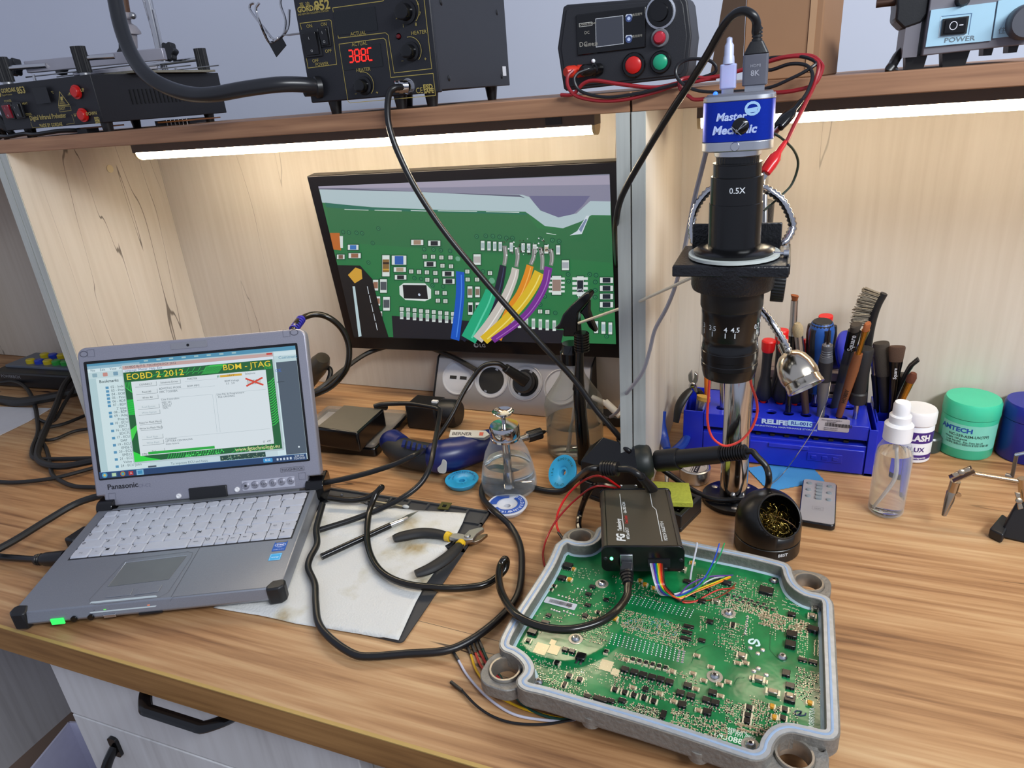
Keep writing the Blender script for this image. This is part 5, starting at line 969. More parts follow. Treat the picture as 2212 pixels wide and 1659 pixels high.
MB().lathe(rb + [(0, l)], m_, 22).build('ribbed_neck', BLACKG, bt, world=True)
o = MB().tube([PY(1250, 698, 0.818), PY(1372, 655, 0.75), PY(1500, 597, 0.668)], 0.0017, 8).build('white_straw', mat('cream_plastic', 'd9d2bf', 0.45)); tag(o, 'long thin cream straw from the spray bottle up to the microscope', 'straw')
# ---- desoldering wick spools
def spool(name, lab, M, R_, m, ringcol, txt, txtcol, group=None):
    t = thing(name, lab, 'spool', M.to_translation(), rot=M.to_euler(), group=group)
    MB().lathe([(0.0042, 0.0), (R_ * 0.72, 0.0), (R_ * 0.80, 0.001), (R_ * 0.97, 0.0072), (R_, 0.009), (R_ * 0.985, 0.0098), (R_ * 0.94, 0.0095), (R_ * 0.40, 0.0085), (R_ * 0.32, 0.0068), (0.0042, 0.0066), (0.0042, 0.0)], None, 40).build('spool_body', m, t)
    c = Canvas()
    if ringcol:
        a0 = 0.0; ri, ro = R_ * 0.52, R_ * 0.88
        for s0, s1 in ((-2.35, 1.25), (1.75, 3.45)):
            n = 18; o_ = [(ro * math.cos(s0 + (s1 - s0) * k / n), ro * math.sin(s0 + (s1 - s0) * k / n)) for k in range(n + 1)]; i_ = [(ri * math.cos(s0 + (s1 - s0) * k / n), ri * math.sin(s0 + (s1 - s0) * k / n)) for k in range(n + 1)]
            c.z += c.dz
            for k in range(n): c.add([(*o_[k], c.z), (*o_[k + 1], c.z), (*i_[k + 1], c.z), (*i_[k], c.z)], [(0, 1, 2, 3)], col=L(ringcol))
    for s, a_mid, rr, sz in txt:
        ws = [glyphs(ch, 2, 0.02)[2] * sz + sz * 0.22 for ch in s]; tot = sum(ws) / rr; a_ = a_mid + tot / 2
        for ch, w_ in zip(s, ws):
            a_ -= w_ / rr / 2; c.text(ch, rr * math.cos(a_), rr * math.sin(a_), sz, txtcol, rot=a_ - PI / 2, align='c', bold=0.02); a_ -= w_ / rr / 2
    c.print('print', t, T(0, 0, 0.0099 if ringcol else 0.0099)); return t
CY = mat('cyan_plastic', '2f9fd0', 0.35)
p = P(999, 1047); spool('wick_spool', 'cyan wick spool lying flat in front of the cordless screwdriver', T(p.x, p.y, 0.0, 0.0, 0.0, 0.2), 0.0235, CY, None, [('SOLDER WICK', 0.75, 0.0165, 0.0042), ('NO CLEAN', 2.6, 0.0165, 0.0040), ('CHEMTRONICS', 2.5, 0.0115, 0.003), ('1.5', -1.2, 0.014, 0.004)], '17508a', 'wick spools')
p = P(1226, 1050); spool('wick_spool', 'cyan wick spool leaning on the iron stand behind a cable', T(p.x + 0.000, p.y - 0.002, 0.021, 1.12, 0.0, 0.0) @ T(0, 0, 0, -0.25, -0.45, 0), 0.0235, CY, None, [('GOOT WICK', 1.4, 0.0165, 0.0042), ('1.5 m', 3.3, 0.015, 0.0042), ('CP-1515', -1.5, 0.0165, 0.0038)], '0f5a58', 'wick spools')
p = P(1097, 1102); spool('wick_spool', 'white wick spool with a blue DESOLDERING WIRE ring on the worktop', T(p.x, p.y, 0.0, 0, 0, 0.0), 0.0262, mat('spool_white', 'cdd0d8', 0.4), '1f4ea8', [('DESOLDERING', 0.35, 0.0172, 0.0062), ('WIRE', -1.35, 0.0172, 0.0062)], 'c9d2e8')
# ---- balm tin
p = P(1500, 1034); tn = thing('tin', 'small round silver screw tin beside the microscope pole', 'tin', p)
MB().lathe([(0, 0), (0.0185, 0), (0.0195, 0.001), (0.0195, 0.010), (0.0205, 0.0102), (0.0205, 0.0185), (0.0190, 0.0196), (0.0180, 0.0190), (0, 0.0190)], None, 36).build('tin_body', ALU, tn)
c = Canvas(); c.disc(0, 0, 0.0178, 'c9c4c0', 32); c.line([(0.0168 * math.cos(k), 0.0168 * math.sin(k)) for k in [q_ * PI / 20 for q_ in range(40)]], 0.0008, '26262a', True)
for x, w_ in ((-0.0015, 0.0012), (-0.0035, 0.0006), (0.001, 0.006)): c.rect(x, -0.0155, w_, 0.031, '202024')
for k in range(6): c.text('DRIVER'[k], 0.004, 0.0108 - k * 0.0046, 0.0042, 'd8d4d0', align='c', bold=0.02)
c.text('fix', 0.0085, 0.003, 0.005, '303034'); c.text('MADE', -0.013, 0.003, 0.0026, '404044'); c.text('30 ml', -0.013, -0.002, 0.0026, '404044'); c.print('lid_print', tn, T(0, 0, 0.0191, 0, 0, -0.1))
# ---- iron stand: base, sponge tray, holder
s0, s1, s2 = P(1253, 1069), P(1471, 1151), P(1526, 1112)
u = (s1 - s0).normalized(); v = Vector((-u.y, u.x, 0)); yaw = math.atan2(u.y, u.x); Ls = (s1 - s0).length; SM = T(s0.x, s0.y, 0, 0, 0, yaw)
ir = thing('iron_stand', 'black soldering iron stand with a yellow-green sponge in its tray', 'iron stand', s0, yaw)
DL, DR, xs = 0.0255, 0.052, 0.094
out = [(0, 0), (Ls, 0), (Ls, DR), (xs, DR), (xs, DL), (0, DL)]; cut = [(xs + 0.005, 0.006), (Ls - 0.006, 0.006), (Ls - 0.006, DR - 0.006), (xs + 0.005, DR - 0.006)]
b = MB().prism(out, 0.0, 0.006); plate(b, out, [cut], 0.006, 0.0235); b.build('tray_base', BLACK, ir, bev=0.0012)
tw = [(0.001, 0.003), (0.093, 0.003), (0.093, 0.0245), (0.001, 0.0245)]
MB().add([(x, y, 0.0235) for x, y in tw] + [(0.001, 0.003, 0.050), (0.093, 0.003, 0.058), (0.093, 0.0245, 0.082), (0.022, 0.0245, 0.082), (0.001, 0.0245, 0.062)], [(0, 1, 2, 3), (0, 4, 5, 1), (1, 5, 6, 2), (2, 6, 7, 8, 3), (3, 8, 4, 0), (4, 8, 7), (4, 7, 6, 5)]).build('holder_body', mat('sheet_black', '0b0b0c', 0.25), ir, bev=0.001)
cupA = PY(1375, 1000, 0.735); cupB = PY(1425, 994, 0.742); m_, l = along(cupA, cupB)
MB().lathe([(0.012, 0), (0.021, 0.0), (0.0225, 0.006), (0.0215, 0.014), (0.019, 0.018), (0.0145, 0.020), (0.0142, 0.004), (0.012, 0)], m_, 30).build('cup', mat('cup_dark_green', '1a201e', 0.45), ir, world=True)
dots = MB(); rnd = random.Random(7)
for k in range(26): dots.sphere((xs + 0.008 + (Ls - xs - 0.016) * rnd.random(), 0.008 + 0.022 * rnd.random(), 0.007), 0.0008 + 0.0009 * rnd.random(), seg=6)
dots.build('solder_drops', CHROME, ir, kind='stuff')
sg = MB().prism([(p.x, p.y) for p in (P(1461, 1101, 0.02), P(1497, 1096, 0.024), P(1488, 1050, 0.026), P(1405, 1046, 0.026), P(1412, 1100, 0.02))], 0.0235, 0.031).build('sponge', mat('sponge_green', 'a8ac3c', 0.95, var=0.25, scale=260, bump=0.8), bev=0.001); tag(sg, 'yellow-green cleaning sponge resting on the tray of the iron stand', 'sponge')
# soldering iron
iron = thing('soldering_iron', 'black soldering iron lying in its stand, handle pointing right past the pole', 'soldering iron', cupB)
IA, IB = PY(1418, 996, 0.742), PY(1613, 976, 0.715); m_, l = along(IA, IB)
MB().lathe([(0, 0), (0.0105, 0), (0.0132, 0.002), (0.0136, 0.028), (0.0128, 0.031), (0.0110, 0.0315), (0.0103, l * 0.72), (0.0106, l * 0.74), (0, l * 0.74)], m_, 26).build('handle', mat('iron_black', '121315', 0.38), iron, world=True)
rb = [(0, l * 0.74)]
for k in range(10): z0 = l * (0.74 + 0.026 * k); rb += [(0.0088, z0), (0.0088, z0 + l * 0.013), (0.0072, z0 + l * 0.0135), (0.0072, z0 + l * 0.026)]
MB().lathe(rb + [(0, l)], m_, 22).build('strain_relief', RUBBER, iron, world=True)
ax = (IB - IA).normalized()
MB().tube(smooth([IB - ax * 0.004, IB + ax * 0.006] + Y3([(1635, 986, 0.71), (1655, 1008, 0.705), (1661, 1035, 0.70)]) + [P(1654, 1058, 0.03), P(1628, 1074, 0.018), P(1585, 1080, 0.0125), P(1540, 1078, 0.011), P(1505, 1064, 0.012), P(1470, 1042, 0.018), P(1432, 1015, 0.03), P(1400, 995, 0.05), P(1360, 975, 0.075)] + [PY(1338, 950, 0.757)] + iron_cable_top[::-1], 6), 0.0036, 10).build('cable', RUBBER, iron, world=True)
ca, cb_ = iron_cable_top[0], Vector((G(1180, 645)[0], gy - 0.012, G(1180, 645)[1])); 
c0_ = Vector((G(1255, 645)[0], gy - 0.004, G(1255, 645)[1])); m_, l = along(c0_, c0_ + (cb_ - c0_) * 1.0 + Vector((0, -0.004, 0)))
MB().lathe([(0, 0), (0.0068, 0), (0.0068, l * 0.3), (0.0076, l * 0.32), (0.0076, l * 0.55), (0.0066, l * 0.6), (0.0066, l * 0.8), (0.0056, l * 0.85), (0, l * 0.85)], m_, 22).build('plug_ring', CHROME, iron, world=True)
MB().cyl(m_ @ Vector((0, 0, l * 0.8)), ca, 0.0052, 0.0042, seg=14).build('plug_sleeve', RUBBER, iron, world=True)
# ---- microscope
sp_ = thing('microscope', 'black inspection microscope on a chrome pole with a blue camera on top', 'microscope', P(1584, 1080))
PB = P(1583, 1078)
MB().lathe([(0, 0), (0.0375, 0), (0.038, 0.002), (0.0375, 0.0052), (0.036, 0.006), (0, 0.006)], T(PB.x, PB.y, 0), 48).build('base_flange', mat('flange_black', '141417', 0.3), sp_, world=True)
for a_ in (2.55, -1.45, -0.2, 1.0): MB().lathe([(0, 0.0012), (0.0030, 0.0010), (0.0042, 0)], T(PB.x + 0.0285 * math.cos(a_), PB.y + 0.0285 * math.sin(a_), 0.006), 14).build('screw', STEEL, sp_, world=True)
MB().lathe([(0, 0.006), (0.0165, 0.006), (0.0165, 0.395), (0.0155, 0.397), (0, 0.397)], T(PB.x, PB.y, 0), 36).build('pole', CHROME, sp_, world=True)
MB().sphere((PB.x + 0.0005, PB.y - 0.0165, 0.016), 0.0038, seg=12).build('set_screw', STEEL, sp_, world=True)
AX0, AX1 = PY(1574, 800, 0.603), PY(1599, 215, 0.603); axd = (AX1 - AX0).normalized(); AM = frame(AX0, Vector((1, 0, 0)) - axd * axd.x, Vector((0, 1, 0)))
AM = Matrix.Translation(AX0) @ axd.to_track_quat('Z', 'Y').to_matrix().to_4x4()
# keep local x pointing right
xr_ = AM.to_3x3() @ Vector((1, 0, 0)); AM = AM @ Matrix.Rotation(-math.atan2(xr_.y, xr_.x), 4, 'Z')
def zl(y): return (PY(1585, y, 0.603).z - AX0.z) / axd.z
LB = mat('lens_black', '0a0a0b', 0.22)
def lens(name, rz_pairs, m=LB, seg=48, **k): return MB().lathe([(0, rz_pairs[0][1])] + rz_pairs + [(0, rz_pairs[-1][1])], AM, seg).build(name, m, sp_, world=True, **k)
z0 = zl(800)
lens('objective', [(0.0225, z0 - 0.004), (0.0236, z0 + 0.001), (0.0240, z0 + 0.006), (0.0245, z0 + 0.0065), (0.0245, z0 + 0.010), (0.0240, z0 + 0.0105), (0.0240, z0 + 0.014), (0.0246, z0 + 0.0145), (0.0246, z0 + 0.0215), (0.0241, z0 + 0.022)])
lens('zoom_ring', [(0.0241, z0 + 0.022), (0.0241, z0 + 0.026), (0.0236, z0 + 0.027), (0.0236, z0 + 0.034), (0.0247, z0 + 0.0355), (0.0247, z0 + 0.0555), (0.0250, z0 + 0.0565), (0.0250, z0 + 0.060)])
lens('body_tube', [(0.0252, z0 + 0.060), (0.0262, z0 + 0.0625), (0.0262, z0 + 0.082)], mat('satin_black', '0c0c0d', 0.4))
lens('holder_ring', [(0.0335, z0 + 0.078), (0.0345, z0 + 0.081), (0.0345, z0 + 0.100)], mat('cast_black', '101013', 0.35, bump=0.5, scale=500, var=0.2))
zb = z0 + 0.101
lens('white_gasket', [(0.037, zb + 0.0045), (0.037, zb + 0.007)], mat('gasket_white', 'b9c0bc', 0.5)); lens('flange', [(0.0325, zb + 0.007), (0.033, zb + 0.0095), (0.030, zb + 0.0115), (0.023, zb + 0.0125)])
lens('upper_tube', [(0.0212, zb + 0.012), (0.0212, zl(437)), (0.0206, zl(436)), (0.0206, zl(380)), (0.0202, zl(379))])
lens('adapter_ring', [(0.0188, zl(379)), (0.0188, zl(353)), (0.0192, zl(352)), (0.0192, zl(350))])
kn = [((0.0166 if k % 2 else 0.0162) * math.cos(PI * k / 40), (0.0166 if k % 2 else 0.0162) * math.sin(PI * k / 40)) for k in range(80)]
MB().prism(kn, zl(350), zl(334), AM).build('knurled_ring', LB, sp_, world=True)
lens('mount_ring', [(0.0175, zl(336)), (0.0182, zl(334)), (0.0182, zl(322))], ALU)
# scale figures wrapped round the zoom ring and tube
def wrap(name, txt, zc, r, size, m, ang0=-PI / 2, marks=None, stretch=1.0):
    b = MB()
    for s_, a_ in txt:
        g, fs, w0 = glyphs(s_, 2, 0.01)
        b.add([((r) * math.cos(ang0 + a_ + (x_ - w0 / 2) * size / r), (r) * math.sin(ang0 + a_ + (x_ - w0 / 2) * size / r), zc + y_ * size) for x_, y_ in g], fs)
    for a_ in (marks or []):
        w_ = 0.0004 / r; b.add([(r * math.cos(ang0 + a_ + i * w_), r * math.sin(ang0 + a_ + i * w_), zc + j) for i, j in ((-1, -0.0055), (1, -0.0055), (1, -0.001), (-1, -0.001))], [(0, 1, 2, 3)])
    return b.build(name, m, sp_, world=True, M=AM, raw=True)
INKW = mat('white_ink', 'c9ced2', 0.5)
wrap('zoom_scale', [('3', -1.02), ('3.5', -0.58), ('4', -0.10), ('4.5', 0.22), ('0.7', 1.12)], z0 + 0.0445, 0.02478, 0.0062, INKW, ang0=-PI / 2 - 0.0, marks=[-1.02, -0.58, -0.10, 0.22, 1.12])
wrap('power_mark', [('0.5X', 0.10)], zl(410), 0.0213 - 0.0006, 0.0064, INKW)
wrap('objective_mark', [('X', -1.3)], z0 + 0.006, 0.02465, 0.006, INKW)
# bracket plate with upstands, arm and focus knob
cast = mat('cast_black', '101013', 0.35)
cast2 = mat('painted_cast', '15161a', 0.3, bump=0.6, scale=400)
zp = z0 + 0.1005
b = MB(); b.box((-0.001, 0.004, zp + 0.002), (0.090, 0.074, 0.004)); b.build('holder_plate', cast2, sp_, world=True, M=AM, bev=0.001)
b = MB(); b.box((-0.001, -0.0325, zp - 0.001), (0.0905, 0.003, 0.009)); b.box((-0.001, 0.0405, zp + 0.012), (0.076, 0.003, 0.024)); b.box((0.0435, 0.004, zp + 0.001), (0.003, 0.074, 0.009)); b.build('plate_rim', cast2, sp_, world=True, M=AM, bev=0.001)
MB().box((0.0, 0.10, zp - 0.014), (0.034, 0.125, 0.026)).build('arm', cast2, sp_, world=True, M=AM, bev=0.002)
MB().lathe([(0, 0), (0.024, 0), (0.024, 0.045), (0, 0.045)], T(PB.x, PB.y, 0.325), 30).build('pole_clamp', cast2, sp_, world=True, bev=0.001)
kx = PY(1683, 603, 0.625); kp = [((0.0198 if k % 2 else 0.0192) * math.cos(PI * k / 40), (0.0198 if k % 2 else 0.0192) * math.sin(PI * k / 40)) for k in range(80)]
MB().prism(kp, -0.0055, 0.0055, Matrix.Translation(kx) @ Euler((0, PI / 2 + 0.05, 0)).to_matrix().to_4x4()).build('focus_knob', BLACK, sp_, world=True, bev=0.0006)
MB().cyl((kx.x - 0.016, kx.y, kx.z), (kx.x, kx.y, kx.z), 0.008, seg=18).build('knob_shaft', BLACK, sp_, world=True)
a = PY(1690, 548, 0.60); MB().cyl((a.x - 0.006, a.y, a.z), (a.x + 0.001, a.y, a.z), 0.0016, seg=10).cyl((a.x + 0.001, a.y, a.z), (a.x + 0.005, a.y, a.z), 0.0035, seg=14).build('thumb_screw', ALU, sp_, world=True)
# camera block
cbm = AM @ T(-0.0005, 0.002, 0, 0, 0, 0.02)
zc0, zc1, zc2, zc3 = zl(322), zl(300), zl(217), zl(205)
pl_ = rrect(0.0535, 0.050, 0.014, 6)
sc2 = lambda k: [(x * k, y * k) for x, y in pl_]
MB().prism(pl_, zc0, zc1, cbm).build('camera_base', ALU, sp_, world=True, bev=0.001)
MB().prism(sc2(0.995), zc1, zc2, cbm).build('camera_body', mat('anodised_blue', '1636b4', 0.28, 0.75, var=0.1, scale=700), sp_, world=True, ang=50)
MB().prism(pl_, zc2, zc3, cbm, 0, sc2(0.985)).build('camera_rim', ALU, sp_, world=True, bev=0.0008)
MB().prism(sc2(0.93), zc3, zc3 + 0.0015, cbm, 0, sc2(0.88)).build('camera_top', mat('grey_alu', '84868e', 0.4, 0.7), sp_, world=True)
ff = cbm @ Matrix(((1, 0, 0, 0), (0, 0, -1, -0.0252), (0, 1, 0, 0), (0, 0, 0, 1)))
c = Canvas(); zm = (zc1 + zc2) / 2
c.text('Master', -0.0155, zm + 0.0012, 0.0078, 'aebfe8', bold=0.03, shear=0.2); c.text('Mechanic', -0.018, zm - 0.0085, 0.0085, 'aebfe8', bold=0.04, shear=0.2)
c.line([(0.0105 + 0.0048 * math.cos(k), zm + 0.0085 + 0.0042 * math.sin(k)) for k in [q_ * PI / 7 for q_ in range(14)]], 0.0018, '9cc4e8', True); c.poly([(0.006, zm + 0.0085), (0.0145, zm + 0.0095), (0.0135, zm + 0.0060), (0.007, zm + 0.0055)], '9cc4e8')
c.print('camera_print', sp_, ff, world=True)
dm = MB().lathe([(0, 0.0022), (0.003, 0.002), (0.0055, 0.0008), (0.0062, 0)], ff @ T(0.0025, zm - 0.0035, 0), 24).build('vent_button', BLACKG, sp_, world=True)
b = MB(); 
for a_ in (0.6, 2.4, 0.9): b.box((0, (a_ - 1) * 0.003, 0.0021), (0.010, 0.0005, 0.0008), T(0, 0, 0, 0, 0, a_))
b.build('vent_wires', CHROME, dm, world=True, M=ff @ T(0.0025, zm - 0.0035, 0))
MB().lathe([(0, 0.0008), (0.003, 0.0008), (0.0034, 0)], ff @ T(-0.001, (zc0 + zc1) / 2, 0), 18).build('button', ALU, sp_, world=True)
a = cbm @ Vector((-0.0175, -0.012, zc3 + 0.002)); MB().sphere(a, 0.0018, seg=10).build('status_led', emat('blue_led', '2050ff', 4), sp_, world=True)
# plugs on the camera
def topm(x, y): return cbm @ T(x, y, zc3 + 0.0015)
up = thing('usb_plug', 'translucent white plug standing on top of the blue camera', 'plug', topm(-0.0095, 0.004).to_translation())
MB().prism(rrect(0.0125, 0.007, 0.002), 0.003, 0.021, topm(-0.0095, 0.004)).build('plug_body', mat('lilac_white', 'aab0d8', 0.35, Subsurface_Weight=0.2), up, world=True, bev=0.001)
MB().lathe([(0.0045, 0.021), (0.004, 0.026), (0.0036, 0.027), (0.0034, 0.034), (0.0022, 0.036), (0.0021, 0.039), (0, 0.040)], topm(-0.0095, 0.004), 18).build('plug_boot', mat('lilac_white2', 'b9c0dc', 0.35), up, world=True)
MB().box((0, 0, 0.0012), (0.009, 0.0045, 0.0045)).build('plug_shell', ALU, up, world=True, M=topm(-0.0095, 0.004))
hd_ = thing('video_cable', 'black video cable arching from the grey 8K plug on the camera to the monitor', 'cable', topm(0.0105, 0.003).to_translation())
HM = topm(0.0105, 0.003)
MB().prism(rrect(0.0185, 0.010, 0.002), 0.004, 0.026, HM).build('plug_shell', mat('grey_plug', '6e6f78', 0.35, 0.6), hd_, world=True, bev=0.0008)
MB().prism(rrect(0.0185, 0.010, 0.002), 0.026, 0.035, HM, 0, rrect(0.009, 0.008, 0.002)).build('plug_shoulder', BLACK, hd_, world=True, bev=0.0006)
rb = [(0, 0.035)]
for k in range(4): rb += [(0.0038, 0.035 + k * 0.0025), (0.0038, 0.0365 + k * 0.0025), (0.0030, 0.0367 + k * 0.0025), (0.0030, 0.0375 + k * 0.0025)]
MB().lathe(rb + [(0, 0.045)], HM, 16).build('boot', BLACK, hd_, world=True)
MB().box((0, 0, 0.002), (0.0145, 0.0055, 0.005)).build('plug_tip', ALU, hd_, world=True, M=HM)
c = Canvas(); c.text('8K', 0.0, 0.011, 0.0055, '9a9ba4', align='c', bold=0.02); c.text('HDMI', 0, 0.017, 0.003, '9a9ba4', align='c'); c.print('print', hd_, HM @ Matrix(((1, 0, 0, 0), (0, 0, -1, -0.0052), (0, 1, 0, 0), (0, 0, 0, 1))), world=True)
tp_ = HM @ Vector((0, 0, 0.044))
MB().tube(smooth([tp_] + Y3([(1633, 70, 0.607), (1634, 48, 0.605), (1625, 32, 0.603), (1607, 24, 0.605), (1585, 32, 0.61), (1562, 58, 0.62), (1530, 115, 0.64), (1490, 180, 0.665), (1445, 248, 0.685), (1395, 330, 0.705), (1355, 400, 0.72), (1338, 440, 0.728), (1331, 480, 0.74), (1329, 520, 0.80), (1331, 560, 0.93), (1334, 580, 0.985)]), 6), 0.0033, 10).build('cord', RUBBER, hd_, world=True)
o = MB().tube(smooth(Y3([(1527, 322, 0.63), (1515, 370, 0.645), (1500, 430, 0.66), (1486, 500, 0.675), (1474, 560, 0.685), (1458, 620, 0.695), (1440, 665, 0.70), (1415, 712, 0.71), (1404, 755, 0.715), (1390, 800, 0.72), (1368, 832, 0.73), (1350, 855, 0.75), (1335, 888, 0.82), (1318, 901, 0.86)]), 6), 0.0022, 8).build('white_cable', mat('grey_white_cable', 'a4a3ac', 0.4)); tag(o, 'thin pale cable hanging from the camera down past the divider', 'cable')
# gooseneck lamps
def goose(pts, r, par, name='gooseneck', n=10):
    s_ = smooth(pts, n); L_ = [0]
    for i in range(1, len(s_)): L_.append(L_[-1] + (s_[i] - s_[i - 1]).length)
    step = 0.0021; out = []; rr = []; d = 0; i = 0; k = 0
    while d < L_[-1]:
        while L_[i + 1] < d: i += 1
        t_ = (d - L_[i]) / max(1e-9, L_[i + 1] - L_[i]); out.append(s_[i].lerp(s_[i + 1], t_)); rr.append(r * 1.04 if k % 2 else r * 0.74); d += step; k += 1
    return MB().tube(out, rr, 10).build(name, CHROME, par, world=True, ang=80)
gl_ = thing('gooseneck_lamp', 'silver gooseneck lamp with a cone head hanging right of the microscope', 'lamp', PY(1700, 700, 0.66))
goose(Y3([(1640, 402, 0.655), (1662, 412, 0.66), (1688, 432, 0.66), (1705, 462, 0.66), (1712, 490, 0.66), (1703, 512, 0.655), (1690, 528, 0.65), (1665, 545, 0.655), (1640, 580, 0.665), (1630, 620, 0.67), (1640, 662, 0.665), (1662, 690, 0.655), (1682, 720, 0.65), (1697, 745, 0.645), (1704, 762, 0.64)]), 0.0040, gl_)
HA, HB = PY(1700, 762, 0.642), PY(1742, 838, 0.625); m_, l = along(HA, HB)
MB().lathe([(0, -0.010), (0.0042, -0.010), (0.0052, 0.0), (0.0095, 0.002), (0.0140, l * 0.20), (0.0168, l * 0.42), (0.0176, l * 0.62), (0.0168, l * 0.75), (0.0160, l * 0.76), (0.0165, l * 0.79), (0.0165, l * 0.90), (0.0170, l * 0.92), (0.0170, l), (0.0145, l), (0.0135, l * 0.9), (0, l * 0.9)], m_, 40).build('lamp_head', mat('warm_chrome', 'cfc6b6', 0.18, 1.0), gl_, world=True)
bp_ = PY(1717, 812, 0.619); dirn = (Vector((0, 0, CH)) - bp_).normalized(); m_, _ = along(bp_, bp_ + dirn)
MB().lathe([(0, 0.003), (0.004, 0.003), (0.0045, 0.0022), (0.006, 0.0022), (0.0072, 0)], m_ @ T(0, 0, -0.0015), 24, sx=1.0, sy=1.0).build('switch_button', BLACKG, gl_, world=True)
g2 = thing('gooseneck_lamp', 'second silver gooseneck arching left behind the microscope tube', 'lamp', PY(1500, 500, 0.66))
goose(Y3([(1545, 404, 0.66), (1528, 415, 0.66), (1508, 440, 0.66), (1497, 470, 0.66), (1495, 500, 0.655), (1503, 530, 0.65), (1520, 552, 0.655)]), 0.0040, g2)
MB().tube(Y3([(1652, 420, 0.69), (1651, 510, 0.68)]), 0.0028, 10).build('rod', STEEL, g2, world=True)
o = MB().tube(smooth(Y3([(1533, 815, 0.66), (1530, 860, 0.66), (1528, 905, 0.66), (1535, 938, 0.66), (1550, 956, 0.66), (1570, 963, 0.66), (1598, 953, 0.66), (1622, 928, 0.66), (1635, 895, 0.66), (1634, 865, 0.66), (1624, 835, 0.66), (1620, 815, 0.66)]), 6), 0.0013, 8).build('red_wire', mat('coral_wire', 'd23a30', 0.35)); tag(o, 'red wire hanging in a loop round the microscope pole', 'wire')
# ================================================================= tool rack
rk = thing('tool_rack', 'blue plastic tool rack with two rows of holes, RELIFE RL-001G on its front', 'tool rack', (0.022, 0.92, 0))
RB = mat('rack_blue', '1c2cb8', 0.25)
ry0, ry1 = 0.878, 0.962
# drawer block, back wall, top tray with holes
b = MB(); b.box((0.021, (ry0 + ry1) / 2, 0.021), (0.204, ry1 - ry0, 0.042)); b.box((0.021, ry1 - 0.002, 0.05), (0.204, 0.004, 0.04)); b.build('drawer_block', RB, rk, world=True, bev=0.001)
dr_ = MB().box((0.036, ry0 - 0.0015, 0.0195), (0.170, 0.004, 0.034)).build('drawer', RB, rk, world=True, bev=0.001)
MB().box((0.03, ry0 - 0.0045, 0.034), (0.05, 0.003, 0.006)).build('drawer_lip', RB, dr_, world=True, bev=0.0008)
b = MB().box((0.075, ry0 - 0.004, 0.022), (0.042, 0.0015, 0.012)); 
for k in range(3): b.box((0.062 + k * 0.013, ry0 - 0.0052, 0.022), (0.0065, 0.0015, 0.005))
b.build('drawer_badge', RB, dr_, world=True, bev=0.0004)
hf = [(-0.060 + 0.0217 * k, 0.9) for k in range(8)]; hb = [(-0.049 + 0.0217 * k, 0.933) for k in range(8)]
holes = [ngon(0.0068, 18, 0, x, y) for x, y in hf] + [ngon(0.0065, 18, 0, x, y) for x, y in hb]
b = MB(); plate(b, [(-0.081, ry0), (0.123, ry0), (0.123, ry1), (-0.081, ry1)], holes, 0.066, 0.070); b.box((0.021, ry0 + 0.0015, 0.0585), (0.204, 0.003, 0.017)); b.build('top_tray', RB, rk, world=True, bev=0.0006)
c = Canvas(); fx = VF(ry0 - 0.0001)
def rkp(X, Y): return onp(fx, 1420 + X / 4.424, 780 + Y / 4.424)
a = rkp(995, 590); c.text('RELIFE', a[0], a[1], 0.0092, 'b9cde8', bold=0.05, wd=1.25); a, b_ = rkp(1245, 612), rkp(1485, 575); c.rect(a[0], a[1], b_[0] - a[0], 0.0082, '9fc4e0', 0.002); c.text('RL-001G', a[0] + 0.004, a[1] + 0.0018, 0.0066, '22389a', bold=0.03, wd=1.15)
a = rkp(870, 600); c.text('MULTIFUNCTIONAL MAINTENANCE STORAGE', a[0], a[1] - 0.0015, 0.0030, 'a9bde0', wd=1.35, bold=0.02)
a, b_ = rkp(1530, 650), rkp(1850, 515); c.rect(a[0], a[1] - 0.001, b_[0] - a[0], 0.0185, 'b3aaae', 0.002); xx = a[0] + 0.008
for k in range(26): w_ = 0.0003 + 0.0005 * ((k * 7) % 3); c.rect(xx, a[1] + 0.006, w_, 0.0048, '2c2a30'); xx += w_ + 0.00045
for s_, dy in (('www.reparatii-navigatii.ro', 0.0145), ('1234567890', 0.0118), ('service electronic', 0.0035), ('lipire si masurare', 0.0010)): c.text(s_, a[0] + 0.0155, a[1] + dy, 0.0023, '3a3644', align='c', bold=0.02)
c.print('front_print', rk, fx @ T(0, 0, 0.0006), world=True)
dk = MB().box((0.021, ry0 + 0.012, 0.0462), (0.200, 0.001, 0.0084)).build('slot_shadow_board', mat('slot_shade_blue', '0d1450', 0.5), rk, world=True)  # shade inside the open slot, put into the dark blue of this sheet
ridge = MB()
for k in range(9): ridge.box((-0.045 + k * 0.018, ry0 + 0.008, 0.0445), (0.006, 0.008, 0.003))
ridge.build('bit_holders', BLACK, rk, world=True)
# pockets
def pocket(x0, x1, y0, y1, z1, nm, t_=0.002):
    b = MB(); b.box(((x0 + x1) / 2, (y0 + y1) / 2, 0.002), (x1 - x0, y1 - y0, 0.004))
    for cx_, cy_, sx_, sy_ in (((x0 + x1) / 2, y0 + t_ / 2, x1 - x0, t_), ((x0 + x1) / 2, y1 - t_ / 2, x1 - x0, t_), (x0 + t_ / 2, (y0 + y1) / 2, t_, y1 - y0 - 0.0002), (x1 - t_ / 2, (y0 + y1) / 2, t_, y1 - y0 - 0.0002)): b.box((cx_, cy_, z1 / 2), (sx_, sy_, z1))
    return b.build(nm, RB, rk, world=True, bev=0.0005)
pocket(-0.1085, -0.0815, 0.879, 0.962, 0.0715, 'side_pocket'); pocket(0.1235, 0.1335, 0.876, 0.962, 0.067, 'divider_column'); pocket(0.1345, 0.166, 0.905, 0.985, 0.0665, 'side_pocket')
